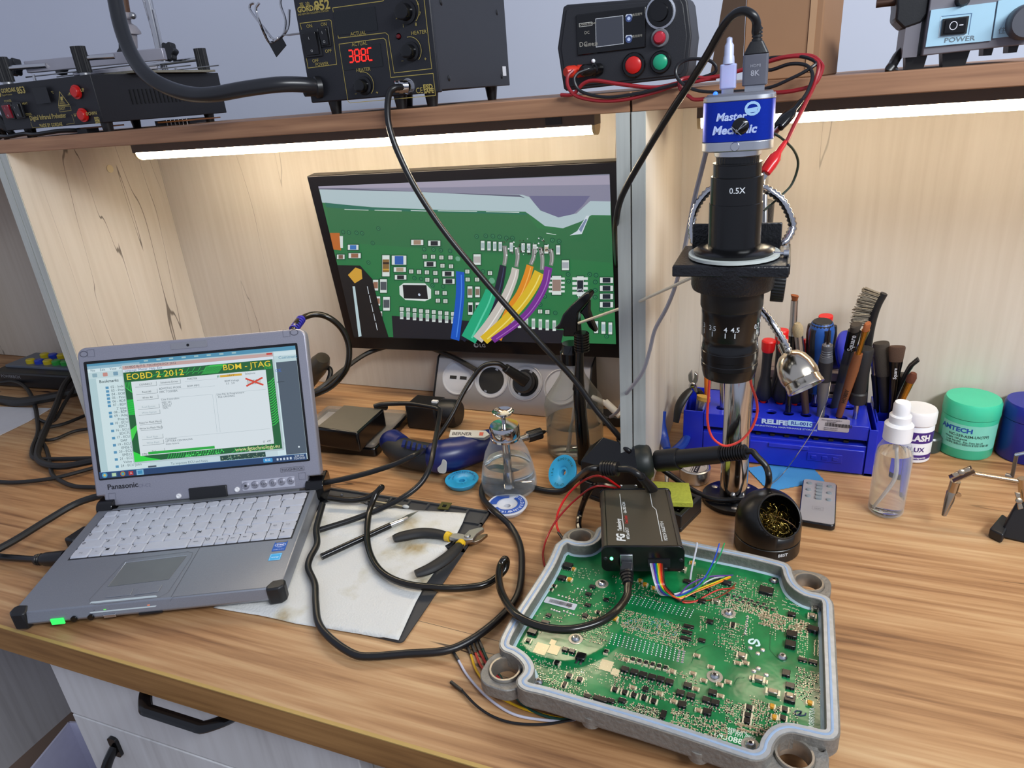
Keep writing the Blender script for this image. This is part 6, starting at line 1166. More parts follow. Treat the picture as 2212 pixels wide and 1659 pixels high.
MB().box((0.118, 0.958, 0.10), (0.006, 0.006, 0.085)).build('corner_post', RB, rk, world=True, bev=0.001)
# ridged grey organiser behind
o = MB()
for k in range(6): o.box((0.058, 0.9935, 0.010 + k * 0.0165), (0.128, 0.024, 0.013))
o.box((0.058, 1.0, 0.051), (0.124, 0.018, 0.100)); o = o.build('ridged_box', mat('ridged_grey', '9a8f90', 0.4, 0.1), bev=0.0012); tag(o, 'grey box with horizontal ridges standing behind the tools in the blue rack', 'box')
# ---- tools: each lies along a line from its foot to its tip
def tool(name, lab, cat, f0, f1, segs, group=None):
    A_, B_ = PY(*f0) if len(f0) == 3 else Vector(f0[:3]), PY(*f1) if len(f1) == 3 else Vector(f1[:3]); m_, l = along(A_, B_)
    # keep the flat side towards the viewer
    xv = m_.to_3x3() @ Vector((1, 0, 0)); yv = m_.to_3x3() @ Vector((0, 1, 0)); m_ = m_ @ Matrix.Rotation(math.atan2(-xv.y, -yv.y) if abs(yv.y) + abs(xv.y) > 1e-6 else 0, 4, 'Z')
    t = thing(name, lab, cat, A_, group=group)
    for nm, mt, prof, *fl in segs:
        fl = fl[0] if fl else 1.0; pr = [(r, z * l) for r, z in prof]
        MB().lathe([(0, pr[0][1])] + pr + [(0, pr[-1][1])], m_, 20, sx=1.0, sy=fl).build(nm, mt, t, world=True)
    return t
BR = mat('bristle_brown', '8a4a22', 0.8, var=0.35, scale=1500, bump=0.5); BRD = mat('bristle_dark', '3a332c', 0.85, var=0.5, scale=1500, bump=0.8); BRG = mat('bristle_grey', '8b8272', 0.85, var=0.5, scale=1500, bump=0.8)
REDC = mat('red_cap', 'd01a1a', 0.35); BGR = mat('driver_grip', '1b1c20', 0.5); SIL = mat('ferrule_silver', 'b5b5ba', 0.22, 1.0); GOL = mat('ferrule_gold', 'b5873a', 0.25, 1.0); DGY = mat('dark_grey_handle', '4a4d54', 0.4)
FY, BY = 0.900, 0.933
def driver(x0, y0, x1, y1, d, lab, nm='screwdriver'):
    return tool(nm, lab, 'screwdriver', (x0, y0, d), (x1, y1, d - 0.004), [('tip_ring', REDC, [(0.004, 0.0), (0.0048, 0.03), (0.004, 0.05)]), ('handle', BGR, [(0.0065, 0.045), (0.0095, 0.09), (0.0105, 0.16), (0.0090, 0.30), (0.0066, 0.42), (0.0064, 0.70), (0.0072, 0.82)]), ('cap', REDC, [(0.0074, 0.82), (0.0088, 0.86), (0.0092, 0.98), (0.0078, 1.0)])], 'red-capped precision screwdrivers')
driver(1648, 868, 1661, 734, BY, 'red-capped black screwdriver leftmost in the blue rack')
driver(1684, 872, 1697, 733, BY, 'red-capped black screwdriver second from left in the rack, behind the lamp neck')
driver(1715, 874, 1724, 733, BY, 'red-capped black screwdriver behind the soft round brush')
driver(1738, 876, 1741, 736, BY + 0.012, 'red-capped black screwdriver between round brush and blue-black handle')
driver(1678, 868, 1690, 712, BY + 0.02, 'red-capped black screwdriver standing a little higher behind the others')
tool('screwdriver', 'steel-shafted tool standing in the rack just left of the microscope pole', 'tool', (1561, 872, FY), (1560, 800, FY), [('shaft', SIL, [(0.0036, -0.2), (0.0036, 1.0)])])
tool('marker', 'orange handled tool behind the microscope lens at the rack left end', 'tool', (1528, 868, 0.915), (1527, 790, 0.915), [('barrel', mat('orange_plastic', 'd8701c', 0.35), [(0.0040, 0.0), (0.0040, 1.0)])])
tool('brush', 'thin brush with brown tuft and long silver ferrule, tallest behind the lamp', 'brush', (1703, 878, FY), (1717, 638, FY - 0.01), [('handle', BLACKG, [(0.0038, -0.05), (0.0042, 0.2), (0.0050, 0.55), (0.0046, 0.66)]), ('ferrule', SIL, [(0.0050, 0.66), (0.0044, 0.70), (0.0050, 0.71), (0.0044, 0.74), (0.0044, 0.96)]), ('bristles', BR, [(0.0042, 0.96), (0.0062, 1.0)], 0.5)])
tool('brush', 'soft round brush with cream tuft beside the red-capped screwdrivers', 'brush', (1740, 882, FY), (1722, 698, FY - 0.012), [('handle', mat('brown_handle', '3c2c24', 0.35), [(0.0045, -0.05), (0.0052, 0.25), (0.0058, 0.55)]), ('ferrule', SIL, [(0.0058, 0.55), (0.0056, 0.86)]), ('bristles', mat('bristle_cream', '9a8a6c', 0.9, bump=0.5, scale=1200, var=0.4), [(0.0056, 0.86), (0.0066, 0.91), (0.0062, 0.96), (0.0035, 1.0)])])
bigm = [('shank', SIL, [(0.003, -0.15), (0.003, 0.05)]), ('handle', mat('handle_blue', '1d4c98', 0.4), [(0.0095, 0.03), (0.0110, 0.1), (0.0120, 0.45), (0.0150, 0.72), (0.0158, 0.88), (0.0130, 0.985), (0.0110, 1.0)])]
bg = tool('screwdriver', 'thick blue and black screwdriver handle standing behind the lamp head', 'screwdriver', (1762, 850, BY), (1777, 694, BY - 0.01), bigm)
A_, B_ = PY(1762, 850, BY), PY(1777, 694, BY - 0.01); m_, l = along(A_, B_)
b = MB()
for a_ in (-2.2, -0.95, 0.4, 1.6, 2.9): b.tube([m_ @ Vector((r * math.cos(a_), r * math.sin(a_), z * l)) for r, z in ((0.0108, 0.05), (0.0118, 0.3), (0.0135, 0.6), (0.0152, 0.8), (0.0140, 0.93))], 0.0042, 8)
b.lathe([(0.0140, 0.92 * l), (0.0135, 0.975 * l), (0.0112, 1.003 * l), (0, 1.004 * l)], m_, 20); b.build('rubber_grip', BGR, bg, world=True)
t = tool('screwdriver', 'red cap of a screwdriver showing above the blue and black handle', 'screwdriver', (1776, 860, BY + 0.03), (1784, 682, BY + 0.02), [('handle', BGR, [(0.0062, 0.1), (0.0062, 0.86)]), ('cap', REDC, [(0.0070, 0.85), (0.0092, 0.99), (0.0088, 1.0)])])
tool('precision_knife', 'grey hobby knife with knurled collar standing before the blue handle', 'knife', (1773, 890, FY), (1788, 742, FY - 0.012), [('lower_grip', mat('knife_grey', '6c6b6c', 0.35, 0.4), [(0.0050, -0.05), (0.0050, 0.12), (0.0070, 0.28), (0.0078, 0.48)]), ('black_grip', BGR, [(0.0084, 0.48), (0.0086, 0.76)]), ('collar', DGY, [(0.0082, 0.76), (0.0076, 0.82), (0.0070, 0.825), (0.0072, 0.84), (0.0062, 0.85), (0.0068, 0.87), (0.0060, 0.88), (0.0066, 0.90), (0.0060, 0.91), (0.0066, 0.93), (0.0064, 0.98)]), ('chuck', SIL, [(0.0045, 0.98), (0.0035, 1.0)]), ('needle', BLACKG, [(0.0018, 1.0), (0.0006, 1.22)])])
# solder spool with the solder running out to the bench
so = thing('solder_spool', 'blue flanged spool of silver solder standing behind the rack', 'solder spool', (0.082, 0.975, 0.10))
S0, S1 = PY(1792, 765, 0.965), PY(1828, 762, 0.955); m_, l = along(S0, S1)
MB().lathe([(0, 0), (0.0215, 0), (0.0215, l), (0, l)], m_, 30).build('solder', mat('solder_wound', '8e8a86', 0.3, 0.9, var=0.3, scale=400), so, world=True)
for z, r in ((l, 0.030),): MB().lathe([(0, z), (r, z), (r, z + 0.003), (0, z + 0.003)], m_, 36).build('flange', RB, so, world=True)
MB().cyl((0.092, 0.972, 0.071), (0.092, 0.972, S0.z - 0.02), 0.004, seg=10).build('spindle_post', RB, so, world=True)
MB().tube(smooth(Y3([(1800, 780, 0.95), (1790, 850, 0.905), (1778, 885, 0.893), (1765, 915, 0.874), (1745, 948, 0.862), (1720, 985, 0.85)]) + [P(1698, 1015, 0.01), P(1683, 1032, 0.006), P(1668, 1045, 0.004)], 6), 0.0006, 6).build('solder_strand', STEEL, so, world=True)
def lab(t, s_, f0, f1, ta, size, col, off, r):
    A_, B_ = PY(*f0), PY(*f1); u_ = (B_ - A_).normalized(); p_ = A_.lerp(B_, ta); n_ = (Vector((0, 0, CH)) - p_).normalized(); n_ = (n_ - u_ * n_.dot(u_)).normalized(); w_ = n_.cross(u_)
    m_ = Matrix((u_, -w_ * -1, n_)).transposed().to_4x4(); m_ = frame(p_ + n_ * r, u_, n_.cross(u_)); c_ = Canvas(); c_.text(s_, 0, -size * 0.36, size, col, align='c', bold=0.02); c_.print('lettering', t, m_, world=True)
f0, f1 = (1805, 872, BY), (1850, 700, BY - 0.02)
t = tool('brush', 'grey-bodied brush with black tuft and white lettering, leaning right in the rack', 'brush', f0, f1, [('handle', DGY, [(0.0056, -0.05), (0.0062, 0.29), (0.0058, 0.30), (0.0062, 0.31), (0.0064, 0.52), (0.0060, 0.53), (0.0064, 0.54), (0.0064, 0.70)]), ('sleeve', BLACKG, [(0.0070, 0.70), (0.0080, 0.92)]), ('bristles', BRD, [(0.0078, 0.92), (0.0098, 0.985), (0.0085, 1.0)], 0.6)]); lab(t, 'Square', f0, f1, 0.81, 0.0085, 'c8c8cc', 0, 0.0088)
f0, f1 = (1815, 890, FY), (1875, 698, FY - 0.025)
t = tool('paint_brush', 'wooden paint brush with gold ferrule and orange tuft leaning right in the rack', 'brush', f0, f1, [('handle', mat('brush_wood', '7c4a2c', 0.45, var=0.2), [(0.0040, -0.05), (0.0046, 0.1), (0.0062, 0.50), (0.0050, 0.68)]), ('ferrule', GOL, [(0.0052, 0.68), (0.0050, 0.82), (0.0072, 0.93)], 0.6), ('bristles', BR, [(0.0068, 0.93), (0.0070, 0.985), (0.0055, 1.0)], 0.5)]); lab(t, 'HOBBY', f0, f1, 0.22, 0.0065, '1c1410', 0, 0.0062)
t = tool('screwdriver', 'stout black cylindrical handle with steel shaft at the rack right end', 'screwdriver', (1849, 888, FY), (1868, 752, FY - 0.004), [('shaft', SIL, [(0.0030, -0.12), (0.0030, 0.18)]), ('collar', BGR, [(0.0095, 0.14), (0.0105, 0.17), (0.0105, 0.30), (0.0088, 0.32)]), ('handle', BGR, [(0.0086, 0.32), (0.0092, 0.6), (0.0108, 0.97), (0.0100, 1.0)])])
# curved wire brush
cw = thing('wire_brush', 'large curved black brush with grey bristles rising highest at the rack', 'brush', PY(1872, 770, 0.955))
cps = smooth(Y3([(1862, 880, 0.955), (1868, 800, 0.955), (1874, 740, 0.955), (1883, 695, 0.953), (1895, 660, 0.95), (1910, 634, 0.948)]), 6)
MB().tube(cps, [0.0062] * 12 + [0.0062 - 0.0001 * k for k in range(len(cps) - 12)], 10).build('handle', BLACK, cw, world=True)
rnd = random.Random(11); b = MB(); n_ = len(cps)
for i in range(150):
    f = 0.55 + 0.43 * rnd.random(); k = f * (n_ - 1); p = cps[int(k)].lerp(cps[min(int(k) + 1, n_ - 1)], k - int(k)); d = (cps[min(int(k) + 1, n_ - 1)] - cps[int(k) - 1]).normalized(); out_ = Vector((-d.z, 0, d.x)); s_ = Vector((0, (rnd.random() - 0.5) * 0.007, 0))
    q_ = p + out_ * 0.004 + s_; b.tube([q_, q_ + (out_ + Vector((rnd.random() - .5, rnd.random() - .5, rnd.random() - .5)) * 0.18) * (0.018 + 0.003 * rnd.random())], 0.00055, 4, caps=False)
b.build('bristles', BRG, cw, world=True, kind='stuff')
# tools in the right pocket
f0, f1 = (1915, 905, 0.935), (1903, 740, 0.935)
t = tool('wire_brush', 'straight black brush with a block of dark bristles in the right pocket', 'brush', f0, f1, [('handle', BLACK, [(0.0070, 0.1), (0.0080, 0.6)], 0.6), ('bristles', BRD, [(0.0085, 0.58), (0.0098, 0.62), (0.0098, 0.98), (0.0090, 1.0)], 0.8)])
tool('brush', 'blue handled brush with a brown tuft between the dark brushes', 'brush', (1925, 905, 0.95), (1921, 758, 0.95), [('handle', mat('navy_handle', '1c2c48', 0.35), [(0.0045, 0.1), (0.0055, 0.70)]), ('ferrule', mat('blue_grey_ferrule', '5c7080', 0.25, 0.9), [(0.0056, 0.70), (0.0062, 0.86)]), ('bristles', BR, [(0.0060, 0.86), (0.0072, 0.98), (0.006, 1.0)], 0.5)])
f0, f1 = (1925, 905, 0.925), (1938, 748, 0.925); t = tool('brush', 'flat dark brush with a square brown tuft and white lettering', 'brush', f0, f1, [('handle', BLACKG, [(0.0040, 0.1), (0.0060, 0.62), (0.0082, 0.80)], 0.6), ('bristles', mat('bristle_umber', '4a3426', 0.85, var=0.4, scale=1500, bump=0.6), [(0.0080, 0.80), (0.0098, 0.98), (0.0090, 1.0)], 0.5)]); lab(t, 'Square', f0, f1, 0.66, 0.0055, 'c8c8cc', 0, 0.0072)
f0, f1 = (1928, 905, 0.915), (1974, 806, 0.905); tool('brush', 'small brush with gold ferrule leaning furthest right in the pocket', 'brush', f0, f1, [('handle', mat('brush_wood2', '8a5228', 0.4), [(0.0040, 0.0), (0.0045, 0.35)]), ('ferrule', GOL, [(0.0044, 0.35), (0.0050, 0.82)]), ('bristles', mat('bristle_umber2', '5a2c18', 0.8, bump=0.5, scale=1200), [(0.0052, 0.82), (0.0056, 0.92), (0.0035, 1.0)])])
o = thing('tweezers', 'black curved tweezers leaning right above the pocket tools', 'tweezers', PY(1922, 900, 0.93)); 
for dy in (-0.003, 0.003): MB().tube(smooth([p + Vector((0, dy, 0)) for p in Y3([(1918, 905, 0.93), (1938, 850, 0.928), (1955, 812, 0.925), (1968, 790, 0.922), (1984, 776, 0.92)])], 5), [0.0040] * 8 + [0.0045] * 8 + [0.0035] * 5, 8, flat=(1, 0.4)).build('arm', BLACK, o, world=True)
f0, f1 = (1925, 905, 0.94), (1951, 806, 0.94); tool('round_brush', 'black rounded brush head behind the curved tweezers', 'brush', f0, f1, [('body', mat('charcoal', '2a2624', 0.5), [(0.0070, 0.2), (0.0090, 0.5), (0.0105, 0.8), (0.0080, 0.96), (0.004, 1.0)])])
tool('brush', 'slim black brush with white tip rising at the rack corner post', 'brush', (1895, 905, 0.945), (1886, 748, 0.945), [('handle', BLACK, [(0.003, 0.1), (0.0045, 0.62)]), ('ferrule', SIL, [(0.0038, 0.62), (0.0034, 0.88)]), ('tip', WHITEP, [(0.0040, 0.88), (0.0036, 0.96), (0.001, 1.0)])])
# side pocket: diagonal cutter and a small brush
def pliers(t, pts_a, pts_b, r, m, world=True):
    for pts, nm in ((pts_a, 'handle'), (pts_b, 'handle')):
        s_ = smooth(pts, 6); n_ = len(s_); MB().tube(s_, [r * (0.72 + 0.33 * math.sin(PI * (k / (n_ - 1)) ** 0.8)) for k in range(n_)], 12, flat=(1.15, 0.75)).build(nm, m, t, world=True)
t = thing('side_cutters', 'side cutters with black handles hung over the left pocket of the rack', 'pliers', PY(1500, 830, 0.895))
pliers(t, Y3([(1492, 842, 0.893), (1478, 858, 0.885), (1466, 880, 0.876), (1460, 912, 0.870)]), Y3([(1508, 842, 0.90), (1516, 860, 0.905), (1520, 885, 0.905)]), 0.0058, mat('cutter_black', '121214', 0.4))
q_ = VF(0.895); zc = lambda X, Y: onp(q_, 1380 + X / 3.456, 600 + Y / 3.456)
MB().prism([zc(*p) for p in ((368, 835), (385, 785), (372, 760), (370, 720), (395, 690), (400, 745), (398, 780), (415, 740), (415, 700), (440, 720), (442, 760), (425, 800), (440, 850), (420, 850), (398, 815), (385, 845))], -0.004, 0.003, q_).build('jaws', STEEL, t, world=True, bev=0.0006)
a = zc(400, 798); MB().lathe([(0, 0.003), (0.0035, 0.0025), (0.0048, 0)], q_ @ T(a[0], a[1], 0.003), 18).build('rivet', CHROME, t, world=True)
tool('brush', 'stub of a grey brush with yellow tuft in the left pocket', 'brush', (1513, 885, 0.892), (1520, 856, 0.892), [('ferrule', STEEL, [(0.0065, -0.3), (0.0085, 0.75)]), ('bristles', mat('bristle_yellow', 'b08a3c', 0.9, bump=0.5, scale=900), [(0.0085, 0.75), (0.0095, 1.0)], 0.6)])
# blue pliers standing behind the iron stand
t = thing('blue_pliers', 'blue handled pliers lying between the divider and the rack', 'pliers', P(1430, 1040))
HB_ = mat('handle_blue2', '1c3c94', 0.35); pliers(t, [P(1441, 970, 0.03), PY(1434, 948, 0.865), PY(1428, 915, 0.875), PY(1432, 888, 0.88)], [P(1450, 978, 0.03), P(1472, 962, 0.028), P(1486, 940, 0.03)], 0.0060, HB_)
MB().tube([P(1440, 1050, 0.008), P(1441, 1010, 0.018), P(1442, 975, 0.028)], [0.002, 0.004, 0.0045], 10).build('jaws', STEEL, t, world=True)
# ---- blue cloth and remote
q_ = [P(*p) for p in ((1614, 1012), (1660, 1006), (1757, 1014), (1781, 1040), (1727, 1049), (1662, 1062))]; zz = []
for i in range(len(q_)):
    a, b_ = q_[i], q_[(i + 1) % len(q_)]; n_ = int((b_ - a).length / 0.0032); d = (b_ - a).normalized(); nn = Vector((-d.y, d.x, 0))
    for k in range(n_): zz.append(((a + (b_ - a) * k / n_ + nn * (0.0009 if k % 2 else 0)).x, (a + (b_ - a) * k / n_ + nn * (0.0009 if k % 2 else 0)).y))
o = MB().prism(zz, 0.0, 0.0009).build('cleaning_cloth', mat('cloth_blue', '3c86c0', 0.9, bump=0.3, scale=800)); tag(o, 'blue zigzag-edged cleaning cloth lying in front of the rack', 'cloth')
rm = thing('remote_control', 'small silver-faced remote control lying on the worktop', 'remote control', (0.0665, 0.789, 0), -0.066)
MB().prism(rrect(0.040, 0.098, 0.005, 4), 0.0, 0.0075).build('case', BLACKG, rm, bev=0.0015); MB().prism(rrect(0.0375, 0.0945, 0.0045, 4), 0.0075, 0.0083).build('face', mat('remote_face', 'a7a4a6', 0.4, 0.3), rm)
KG = mat('remote_key', '7f878c', 0.3)
for x, y in ((-0.012, 0.037), (0.0115, 0.036), (-0.012, 0.021), (0.0115, 0.020), (-0.012, 0.006), (0.0115, 0.004)): MB().lathe([(0, 0.0022), (0.0026, 0.002), (0.0035, 0)], T(x, y, 0.0083), 14, sy=0.75).build('button', KG, rm)
for k in range(5): MB().prism(rrect(0.0072, 0.0058, 0.001, 2, 0, 0.0355 - k * 0.0078), 0.0083, 0.0105).build('button', KG, rm)
c = Canvas(); c.line([(-0.006, -0.022), (0.006, -0.022), (0.006, -0.015), (-0.006, -0.015)], 0.0003, '7c7a7c', True); c.text('HDMI', 0, -0.020, 0.003, '6c6a6e', align='c'); c.print('print', rm, T(0, 0, 0.0085))
# ---- brass wool tip cleaner
tc_p = Vector((0.0100, 0.694, 0)); tcl = thing('tip_cleaner', 'black dome tip cleaner with brass wool in its round mouth', 'tip cleaner', tc_p)
tb = mat('cleaner_black', '141312', 0.32)
R_ = 0.0352
MB().lathe([(0, 0), (R_ * 0.97, 0), (R_, 0.001), (R_ * 1.0, 0.0165), (R_ * 0.985, 0.017), (0, 0.017)], None, 56).build('base', tb, tcl)
# dome with a mouth: drop the faces inside the mouth circle and lip it
import itertools
Cn = Vector((0, 0, 0.034)); nd = Vector((0.42, -0.62, 0.66)).normalized(); bm = bmesh.new(); prof = [(R_ * 0.985, 0.018), (R_, 0.019), (R_ * 1.0, 0.034)] + [(R_ * math.cos(a_), 0.034 + R_ * math.sin(a_)) for a_ in [PI / 2 * k / 22 for k in range(1, 22)]] + [(0.0003, 0.034 + R_)]
tmp = MB().lathe(prof, None, 112); cosm = 0.735
keep = [f for f in tmp.f if (sum((Vector(tmp.v[i]) for i in f), Vector()) / len(f) - Cn).normalized().dot(nd) < cosm]
tmp.mi = tmp.mi[:len(keep)]; tmp.c = tmp.c[:len(keep)]; tmp.f = keep
o = tmp.build('dome', tb, tcl); m = o.modifiers.new('wall', 'SOLIDIFY'); m.thickness = 0.0012; m.offset = -1
rim_r = R_ * math.sqrt(1 - cosm ** 2) * 1.0; fm = nd.to_track_quat('Z', 'Y').to_matrix().to_4x4(); fm.translation = Cn + nd * R_ * cosm
MB().tube([fm @ Vector((rim_r * math.cos(k * PI / 28), rim_r * math.sin(k * PI / 28), 0)) for k in range(57)], 0.0011, 8, caps=False).build('mouth_rim', tb, tcl)
b = MB(); rnd = random.Random(5)
for k in range(380):
    c0 = Cn + Vector((rnd.gauss(0, 1), rnd.gauss(0, 1), rnd.gauss(0, 1))).normalized() * R_ * 0.62 * rnd.random() ** 0.4 + nd * 0.006 + Vector((0, 0, -0.005)); ax1 = Vector((rnd.gauss(0, 1), rnd.gauss(0, 1), rnd.gauss(0, 1))).normalized(); ax2 = ax1.cross(Vector((rnd.gauss(0, 1), rnd.gauss(0, 1), rnd.gauss(0, 1)))).normalized(); r_ = 0.0025 + 0.004 * rnd.random(); a1 = rnd.random() * 6; a2 = a1 + 1.5 + 3.5 * rnd.random()
    b.tube([c0 + ax1 * r_ * math.cos(a1 + (a2 - a1) * j / 8) + ax2 * r_ * math.sin(a1 + (a2 - a1) * j / 8) for j in range(9)], 0.00026, 3, caps=False)
b.build('brass_wool', mat('brass', 'a08a48', 0.25, 1.0), tcl, kind='stuff', ang=80)
lettering('BEST', tcl, T(0.0175, -0.0318, 0.0105, PI / 2, 0, 0.5), 0.0052, mat('white_ink', 'c9ced2', 0.5), off=0.03)
# ---- small clear spray bottle
bo = thing('mist_bottle', 'small clear mist bottle with white pump standing right of the remote', 'spray bottle', P(1912, 1104)); bo.scale = (0.97, 0.97, 0.93)
MB().lathe([(0, 0.001), (0.0175, 0.001), (0.0198, 0.004), (0.0202, 0.08), (0.0190, 0.092), (0.0150, 0.101), (0.0125, 0.105), (0.0122, 0.112)], None, 36).build('bottle', GL, bo, ang=60)
MB().lathe([(0, 0.003), (0.0168, 0.003), (0.0188, 0.0055), (0.0192, 0.080), (0.0183, 0.088), (0, 0.088)], None, 36).build('liquid', WATER, bo, ang=60)
MB().tube(smooth([(0, 0, 0.112), (0.002, 0, 0.085), (0.003, -0.002, 0.055), (-0.004, -0.004, 0.03), (-0.013, -0.006, 0.008)], 6), 0.0018, 8).build('dip_tube', clearfilm('dip_tube_w', 'e8e8e8', 0.5), bo)
MB().lathe([(0.0125, 0.106), (0.0155, 0.106), (0.0155, 0.126), (0.0128, 0.129), (0.0118, 0.129), (0.0118, 0.138), (0.0105, 0.1395), (0, 0.1395)], None, 32).build('collar', WHITEP, bo)
MB().lathe([(0.0092, 0.139), (0.0092, 0.152), (0.0078, 0.1555), (0, 0.156)], None, 28).build('pump_head', WHITEP, bo)
# ---- white jar
j = thing('white_jar', 'small white screw jar with purple lettering behind the mist bottle', 'jar', (0.187, 0.944, 0))
MB().lathe([(0, 0), (0.0195, 0), (0.0215, 0.002), (0.0215, 0.050), (0.0195, 0.053), (0, 0.053)], None, 36).build('jar_body', WHITEP, j); MB().lathe([(0, 0.053), (0.0205, 0.053), (0.0222, 0.055), (0.0222, 0.070), (0.0205, 0.073), (0, 0.0735)], None, 36).build('lid', WHITEP, j)
def band(par, r, z0, z1, a0, a1, m, nm='label', n=20, M=None):
    b = MB(); b.add([(r * math.cos(a0 + (a1 - a0) * k / n), r * math.sin(a0 + (a1 - a0) * k / n), z) for k in range(n + 1) for z in (z0, z1)], [(2 * k, 2 * k + 2, 2 * k + 3, 2 * k + 1) for k in range(n)]); return b.build(nm, m, par, M=M)
def wraptext(par, s_, r, z, size, a_mid, m, nm='label_text', bold=0.02, wd=1.0):
    g, fs, w0 = glyphs(s_, 2, bold); b = MB().add([(r * math.cos(a_mid + (x_ - w0 / 2) * size * wd / r), r * math.sin(a_mid + (x_ - w0 / 2) * size * wd / r), z + y_ * size) for x_, y_ in g], fs); return b.build(nm, m, par, raw=True)
PUR = mat('purple_print', '43257a', 0.4)
fa = math.atan2(-0.944, -0.187)       # towards the viewer
band(j, 0.0217, 0.030, 0.046, fa - 1.4, fa + 1.4, PUR); band(j, 0.0217, 0.006, 0.013, fa - 1.4, fa + 1.4, PUR); wraptext(j, 'FLASH', 0.0219, 0.034, 0.012, fa + 0.25, WHITEP, bold=0.05, wd=0.9); wraptext(j, 'FLUX', 0.0219, 0.018, 0.009, fa + 0.2, PUR); wraptext(j, 'pasta decapanta', 0.0219, 0.0075, 0.0045, fa + 0.2, WHITEP)
# ---- green and blue flux jars
def jar(name, lab, x, y, col, R_, H_, group=None):
    t = thing(name, lab, 'jar', (x, y, 0)); m = mat('jar_' + col, col, 0.32)
    MB().lathe([(0, 0), (R_ * 0.93, 0), (R_ * 0.97, 0.002), (R_ * 0.975, H_ * 0.72), (0, H_ * 0.72)], None, 48).build('jar_body', m, t)
    MB().lathe([(R_ * 0.9, H_ * 0.73), (R_ * 0.99, H_ * 0.73), (R_, H_ * 0.75), (R_ * 0.985, H_ * 0.95), (R_ * 0.93, H_), (0, H_ * 1.005)], None, 48).build('lid', m, t); return t
jx, jy, jR = 0.2545, 0.9795, 0.0335
gj = jar('green_jar', 'mint green flux jar with an AMTECH label against the back panel', jx, jy, '40c49c', jR, 0.078)
fa = math.atan2(-jy, -jx); band(gj, jR * 0.98, 0.014, 0.050, fa - 1.0, fa + 1.35, mat('mint_label', '7ccfbc', 0.4))
BLP = mat('blue_ink', '1550a0', 0.4); DKI = mat('dark_ink', '20403c', 0.4)
wraptext(gj, 'AMTECH', jR * 0.984, 0.0395, 0.0088, fa - 0.42, BLP, bold=0.04, wd=1.15); wraptext(gj, 'NC-559-ASM-UV(TPF)', jR * 0.984, 0.0325, 0.0052, fa + 0.12, DKI); wraptext(gj, 'Weight: 100 grams', jR * 0.984, 0.0285, 0.0036, fa - 0.35, DKI); wraptext(gj, 'Lot# 206-025   Exp. Date: Jan-25', jR * 0.984, 0.0245, 0.0033, fa - 0.02, DKI)
b = MB(); rnd = random.Random(3); a_ = fa - 0.7
while a_ < fa + 0.9:
    w_ = 0.008 + 0.012 * rnd.random(); b.add([(jR * 0.984 * math.cos(a_ + i * w_), jR * 0.984 * math.sin(a_ + i * w_), z) for i in (0, 1) for z in (0.0205, 0.0235)], [(0, 2, 3, 1)]); a_ += w_ + 0.01 + 0.02 * rnd.random()
b.build('barcode', DKI, gj, raw=True)
bj = jar('blue_jar', 'deep blue flux jar cut by the right edge of the view', 0.3235, 0.9795, '1a2690', 0.0335, 0.078); MB().lathe([(0, 0.0006), (0.016, 0.0006), (0.0162, 0)], T(0.004, -0.004, 0.0785), 30).build('lid_sticker', WHITEP, bj); lettering('FLUX', bj, T(0.004, -0.006, 0.0792), 0.006, PUR)
o = MB().lathe([(0, 0), (0.0145, 0), (0.0155, 0.001), (0.0155, 0.020), (0.0135, 0.0225), (0, 0.0225)], T(0.210, 0.970, 0), 30).build('dark_jar', mat('smoky_jar', '37413c', 0.25)); tag(o, 'small dark glass jar half hidden behind the white jar', 'jar')
# ---- helping hand
hh = thing('helping_hand', 'nickel helping hand with crocodile clip on a black cast base at the right edge', 'helping hand', P(2190, 1140))
NK = mat('nickel', 'b8a892', 0.25, 1.0)
b0 = [P(*p, 0.0) for p in ((2133, 1160), (2163, 1175), (2182, 1142), (2160, 1128))]
MB().prism([(p.x, p.y) for p in b0], 0.0, 0.012).build('foot', BLACK, hh, world=True, bev=0.002)
b = MB(); c0 = P(2185, 1160); b.prism([(c0.x - 0.014, c0.y - 0.004), (c0.x + 0.06, c0.y - 0.02), (c0.x + 0.06, c0.y + 0.02), (c0.x - 0.004, c0.y + 0.022)], 0.0, 0.042, None, 0, [(c0.x - 0.002, c0.y + 0.004), (c0.x + 0.05, c0.y - 0.004), (c0.x + 0.05, c0.y + 0.014), (c0.x + 0.002, c0.y + 0.014)]); b.build('base', BLACK, hh, world=True, bev=0.002)
hy = 0.785
def h3(X, Y, y=hy): return PY(2000 + X / 3.967, 960 + Y / 3.967, y)
MB().cyl(h3(405, 250), h3(890, 330), 0.0026, seg=14).build('arm', NK, hh, world=True)
MB().cyl(h3(825, 290), h3(850, 600), 0.0045, seg=14).build('post', NK, hh, world=True)
def wing(c, a_, s_=1.0, nm='wing_nut'):
    M_ = Matrix.Translation(c) @ Euler((PI / 2 - 0.4, 0, 0)).to_matrix().to_4x4() @ Matrix.Rotation(a_, 4, 'Z'); b = MB().lathe([(0, 0), (0.003, 0), (0.0034, 0.004), (0, 0.005)], M_, 14)
    for k in (-1, 1): b.prism([(k * 0.002, -0.0018), (k * 0.0085, -0.0028), (k * 0.0095, 0.0022), (k * 0.003, 0.0018)], 0.001, 0.0032, M_)
    return b.build(nm, NK, hh, world=True, bev=0.0004)
wing(h3(300, 235, hy - 0.008), 0.55); wing(h3(790, 480, hy - 0.008), PI / 2 + 0.25)
m_, l = along(h3(215, 300), h3(405, 215)); MB().prism(rrect(0.008, 0.0016, 0.0005), 0, l, m_ @ T(0, 0.003, 0)).prism(rrect(0.008, 0.0016, 0.0005), 0, l, m_ @ T(0, -0.003, 0)).build('clamp_plates', NK, hh, world=True)
